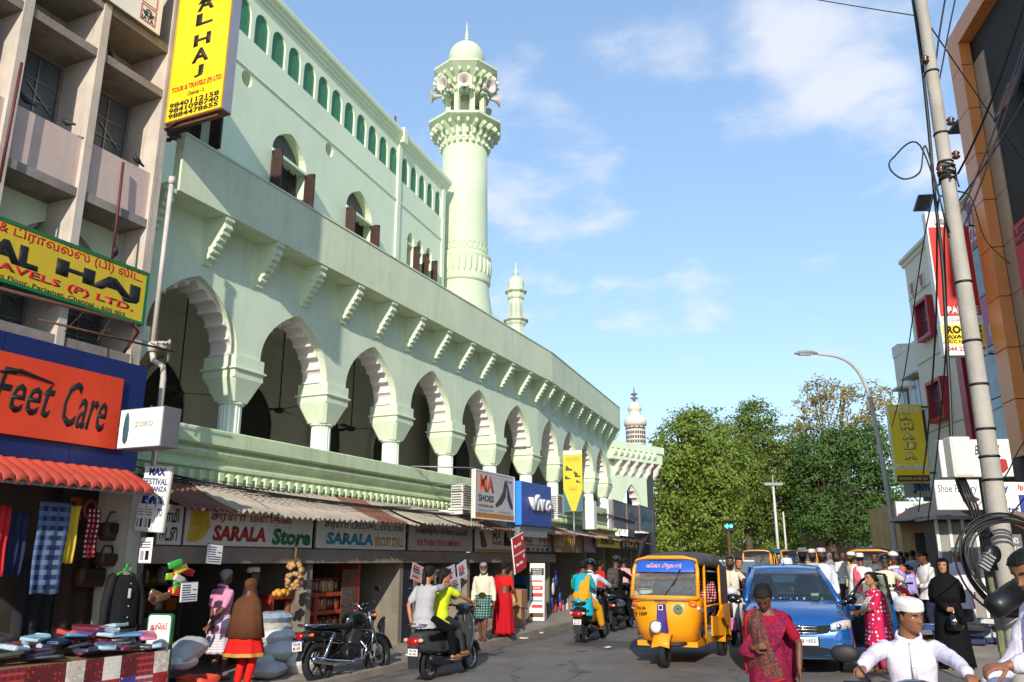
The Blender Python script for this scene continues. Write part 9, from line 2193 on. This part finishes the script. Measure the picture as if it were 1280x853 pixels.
# shawl end of the sari carried over her right forearm and across to the left hip
def pallu(o,inf):
 H=inf['H']; up,rt,fw=inf['up'],inf['rt'],inf['fw']; hip=inf['hip']; nb=hip+up*.305*H; el=inf['arms'][1][1]; wr=inf['arms'][1][2]; shR=inf['sh'][1]
 A=[shR+up*.05*H-rt*.03*H, shR+rt*.02*H+fw*.055*H, el.lerp(shR,.35)+fw*.03*H+rt*.01*H, el+rt*.02*H-up*.02*H, el+rt*.01*H-up*.16*H]      # outer edge
 B=[nb+rt*.02*H+fw*.05*H, hip+up*.20*H+fw*.085*H, hip+up*.12*H+fw*.095*H-rt*.02*H, hip+up*.02*H+fw*.10*H-rt*.06*H, hip-up*.06*H+fw*.09*H-rt*.085*H]
 def cr(P,t):
  n=len(P)-1; i=min(int(t*n),n-1); f=t*n-i; a,b,c,d=P[max(i-1,0)],P[i],P[i+1],P[min(i+2,n)]
  return .5*((2*b)+(c-a)*f+(2*a-5*b+4*c-d)*f*f+(3*b-a-3*c+d)*f**3)
 mb=MB(); rg=[]
 for i in range(19):
  t=i/18; a=cr(A,t); b=cr(B,t); row=[]
  for j in range(17):
   f=j/16; q=a.lerp(b,f); q=q+fw*(.055*H*math.sin(PI*f)+.010*math.sin(f*19+t*5)+.012)-up*(.02*H*math.sin(PI*f)*t); row.append(q)
  rg.append(row+[v-fw*.008-up*.002 for v in row[::-1]])
 mb.loft(rg,0,True,True); d=mb.build('sari_pallu',SARI2,o)
 e=MB(); e.tube([r[0] for r in rg],.012,6); e.tube([rg[-1][j] for j in range(17)],.011,6); e.build('pallu_border',C('border_red','b31c2a'),d)
 for s in (-1,1):
  pass
pallu(o,inf)
# -- polka dot woman by the open car door
x,y=atY(1090,714,13.2).xy
person('woman in a pink white dotted dress and floral dupatta beside the open car door',x,y,262,1.45,2,('bun',0),[('kurta',DOTS,dict(sl=.5,hem=.26)),('trousers',C('pink_leggings','a83a5a')),('drape',FLOR,dict(side=-1,w=.06)),('sandals',SAND)],fem=True,fat=1.3,wL=(-.05,.32,.88),wR=(.05,.26,.86),vox=.010,hy=-6)
# -- burqa woman
x,y=gp(1196,838).xy
person('woman in a black abaya and headscarf carrying a shiny black bag',x,y,200,1.62,2,('none',0),[('kurta',BLKC,dict(sl=.96,hem=.3,flare=.03)),('skirt',BLKC,dict(hem=.035,r=.165,top=.12,amp=.05,name='abaya')),('hood',BLKC,dict(low=.24,r=.15)),('sandals',SAND)],fem=True,vox=.010,wL=(-.03,.24,.92),wR=(.06,.24,.92),hy=18,curl=.9,palm=((1,0,0),(-1,0,0)))
def blackbag():
 p=gp(1196,838); mb=MB(); q=at(p.x,p.y,None,200)@Vector((-.03,.30,.0)); rs=[]
 for z,r in ((.58,.05),(.60,.10),(.68,.125),(.76,.10),(.82,.055),(.88,.025),(.93,.03)): rs.append([(r*math.cos(a)*(1+.12*math.sin(3*a+z*20)),r*.7*math.sin(a)*(1+.12*math.cos(4*a+z*25)),z) for a in [2*PI*i/22 for i in range(22)]])
 mb.loft(rs,0,True,True); tag(mb.build('plastic_bag',M('bag_black_gloss','0c0c0e',.12,.1,9,coat=.6,bump=.4,bsc=18),None,(q.x,q.y,q.z)),'shiny black plastic bag held by the woman in the black abaya','bag')
blackbag()
x,y,z=p_at(1197,18.6)
person('man from behind in a white skull cap and long lilac kurta on the right pavement',x,y,12,1.74,1,('cap',1),[('kurta',LIL,dict(sl=.95,hem=.22)),('trousers',C('mauve_trousers','6a5a62')),('sandals',SAND)],z=z+.02,face=0,vox=.013)
x,y,z=p_at(1156,17.5)
person('man in a white shirt walking left with a lilac plastic sheet',x,y,262,1.70,1,('short',0),[('shirt',WHC,dict(sl=.85,collar=True)),('trousers',NAVY),('sandals',SAND)],wR=(.05,.34,1.05),wL=(-.1,.30,1.0),vox=.013,beard=0)
def sheet_lilac():
 a=atY(1136,722,17.3); mb=MB(); rs=[]
 for j in range(6):
  t=j/5; row=[(a.x+(-.30+.45*i/10)*(1-.3*t)+.08*t,a.y+.04*math.sin(i*1.3+t*2),a.z+.18-.40*t-.16*i/10+.03*math.sin(i*.9+t)) for i in range(11)]; rs.append(row+[(p,q+.01,r) for p,q,r in row[::-1]])
 mb.loft(rs,0,True,True); tag(mb.build('plastic_sheet',M('plastic_lilac','9a90c9',.3,.1,5,coat=.3),None),'crumpled lilac plastic sheet held out by the man in the white shirt','sheet')
sheet_lilac()
# -- crowd behind
crowd=[ # px, Y, H, heading, hair, wear, label, skin, beard
 (1003,18.5,1.80,190,('cap',0),[('kurta',WHC,dict(sl=.9,hem=.2)),('trousers',WHC)],'bearded man in a white skull cap, left of the three behind the blue car',1,1),
 (1016,20.5,1.76,200,('cap',0),[('kurta',WHC,dict(sl=.9,hem=.2)),('trousers',WHC)],'man in a white skull cap in the middle of the three behind the blue car',1,1),
 (1027,18.3,1.79,196,('cap',0),[('kurta',SKYW,dict(sl=.9,hem=.2)),('trousers',WHC)],'bearded man in a ribbed skull cap, right of the three behind the blue car',1,1),
 (1053,26,1.68,188,('short',0),[('shirt',WHC,dict(sl=.36)),('trousers',DGR)],'young man in a white T-shirt walking toward the jam',1,0),
 (1066,22,1.66,250,('cap',0),[('kurta',CRM,dict(sl=.9,hem=.2)),('trousers',WHC)],'man in cream kurta and cap left of the pink scarf man',1,1),
 (1075,19.5,1.66,20,('cap',0),[('kurta',WHC,dict(sl=.9,hem=.2)),('drape',C('scarf_pink','c9566a'),dict(w=.05)),('trousers',WHC)],'man from behind in white with a pink scarf on his shoulder',1,0),
 (1093,20.5,1.66,200,('short',0),[('shirt',C('slate_shirt','5a6068'),dict(sl=.4)),('trousers',DGR)],'dark haired man in a slate shirt in front of the brown hooded auto',1,0),
 (1106,16.8,1.66,196,('helmet',0),[('shirt',CRM,dict(sl=.9)),('trousers',DGR)],'rider in a black helmet and cream shirt behind the woman in dotted pink',1,0),
 (1117,19.4,1.70,205,('helmet',M('helmet_white','d8d6d2',.25,.05,coat=.5)),[('shirt',WHC,dict(sl=.9)),('trousers',DGR)],'rider in a white helmet in the two wheeler jam',1,0),
 (1127,18.0,1.58,30,('bun',0),[('kurta',C('coral_pink','d0485a'),dict(sl=.4,hem=.2)),('trousers',DGR)],'woman from behind in a coral pink top seated among the two wheelers',2,0),
 (1124,22.5,1.70,20,('helmet',0),[('shirt',DGR,dict(sl=.9)),('trousers',DGR)],'rider in a dark helmet and grey shirt farther back in the jam',1,0),
 (1142,26,1.72,15,('short',0),[('shirt',C('grey_white_shirt','b9bdbd'),dict(sl=.4)),('trousers',C('sand_trousers','b3a68c'))],'man from behind in a pale grey shirt and sand trousers',1,0),
 (1134,29,1.66,30,('short',0),[('shirt',C('blue_shirt','3a4f8a'),dict(sl=.4)),('trousers',DGR)],'man in a blue shirt far along the right pavement',1,0),
 (1163,27,1.70,200,('short',0),[('shirt',C('olive_shirt','6a6a52'),dict(sl=.4)),('trousers',DGR)],'man in an olive shirt behind the man in the white shirt',1,0),
 (983,40,1.68,10,('short',0),[('shirt',SKYW,dict(sl=.4)),('trousers',DGR)],'man in a pale shirt far off beyond the teal hooded auto',1,0),
 (938,44,1.66,120,('short',0),[('shirt',C('azure_shirt','3a6ab4'),dict(sl=.4)),('trousers',DGR)],'man in azure blue near the far junction kerb',1,0),
 (808,46,1.66,150,('cap',0),[('shirt',WHC,dict(sl=.4)),('trousers',DGR)],'man in a white cap at the far end of the shop row',1,0),
 (1042,42,1.66,200,('short',0),[('shirt',C('brown_shirt','6a4a3a'),dict(sl=.4)),('trousers',DGR)],'man in a brown shirt near the compound wall',1,0),
 (1036,30,1.60,170,('none',0),[('kurta',LIL,dict(sl=.9,hem=.2)),('trousers',DGR),('hood',C('scarf_grey','8a8490'),dict(low=.2))],'person in lilac with a grey head cloth behind the blue car roof',1,0),
 (825,50,1.62,30,('short',0),[('shirt',C('rust_shirt','a05a3a'),dict(sl=.4)),('trousers',DGR)],'man in a rust coloured shirt by the gateway',1,0),
]
for px,Y,H,hd,hr_,wr,lab,sk,bd in crowd:
 x,y,z=p_at(px,Y); seated={}
 if hr_[0]=='helmet' or 'seated' in lab:
  seated=dict(hip=(0,-.1,.86),fL=(-.16,.3,.36),fR=(.16,.3,.36),kL=(-.5,1,.3),kR=(.5,1,.3),wL=(-.3,.5,1.05),wR=(.3,.5,1.05),eL=(-1,-.3,-.3),eR=(1,-.3,-.3))
 person(lab,x,y,hd,H,sk,hr_,wr,vox=.016 if Y<24 else .022,face=1 if Y<24 and 120<hd<280 else 0,beard=bd,group='people in the crowd beyond the blue car' if Y>15 else None,z=z,fem='woman' in lab,**seated)
for i,(px,py,c) in enumerate(((512,829,'d8d2c8'),(676,793,'d0ccc4'),(655,800,'c9c2b4'),(760,812,'b9b0a0'))):
 p=gp(px,py); mb=MB(); rr=random.Random(i); mb.loft([[(.10*math.cos(a)*rr.uniform(.6,1.1),.07*math.sin(a)*rr.uniform(.6,1.1),z+.02*rr.random()) for a in [2*PI*k/9 for k in range(9)]] for z in (0,.02)],0,True,False)
 tag(mb.build('paper_scrap',M('scrap_%d'%i,c,.8,.1),None,(p.x,p.y,p.z+.02+(.1 if FA.loc(p.x,p.y)[1]>KV else 0))),('crumpled paper scrap on the kerb left of the charcoal scooter','flat pale litter on the kerb before the folding board','tan litter on the kerb behind the red sari woman','dusty scrap on the road left of the auto rickshaw')[i],'litter','litter on the road edge')
# -- boy in the foreground
T=S5
person('boy in a white crocheted cap and lilac white kurta sitting on a scooter',T.translation.x,T.translation.y,204,1.40,0,('cap',0),[('kurta',LIL,dict(sl=.97,hem=.14,collar=True,placket=True,seat=.02,folds=.028,infl=.016)),('trousers',C('aqua_trousers','3a8aa8'))],near=True,vox=.0058,z=T.translation.z,hip=(0,-.36,.79),lean=3,twist=-4,hy=-38,hp=8,hr=4,wL=(-.37,.30,1.0),wR=(.35,.36,1.03),eL=(-1,-.4,-.2),eR=(1,-.3,-.3),fL=(-.14,.28,.37),fR=(.16,.26,.37),curl=1.1,palm=((0,.2,-1),(0,.2,-1)))
# -- man at the right edge
xx=atY(1331,720,4.8); x,y=xx.x,xx.y; T=at(x,y,None,262)
h1=loc(T,1262,832,4.55)
person('man in a fine checked shirt leaning in at the right edge of the picture',x,y,262,1.78,0,('short',0),[('shirt',CHKW,dict(sl=.92,collar=True,hem=.06,folds=.026)),('trousers',NAVY),('shoes',SHOE)],near=True,vox=.007,lean=10,hp=16,hy=-6,wL=tuple(h1),eL=(-.5,-.6,-.6),wR=(.2,.42,1.0),curl=.9,beard=0,palm=((.3,0,-1),None))
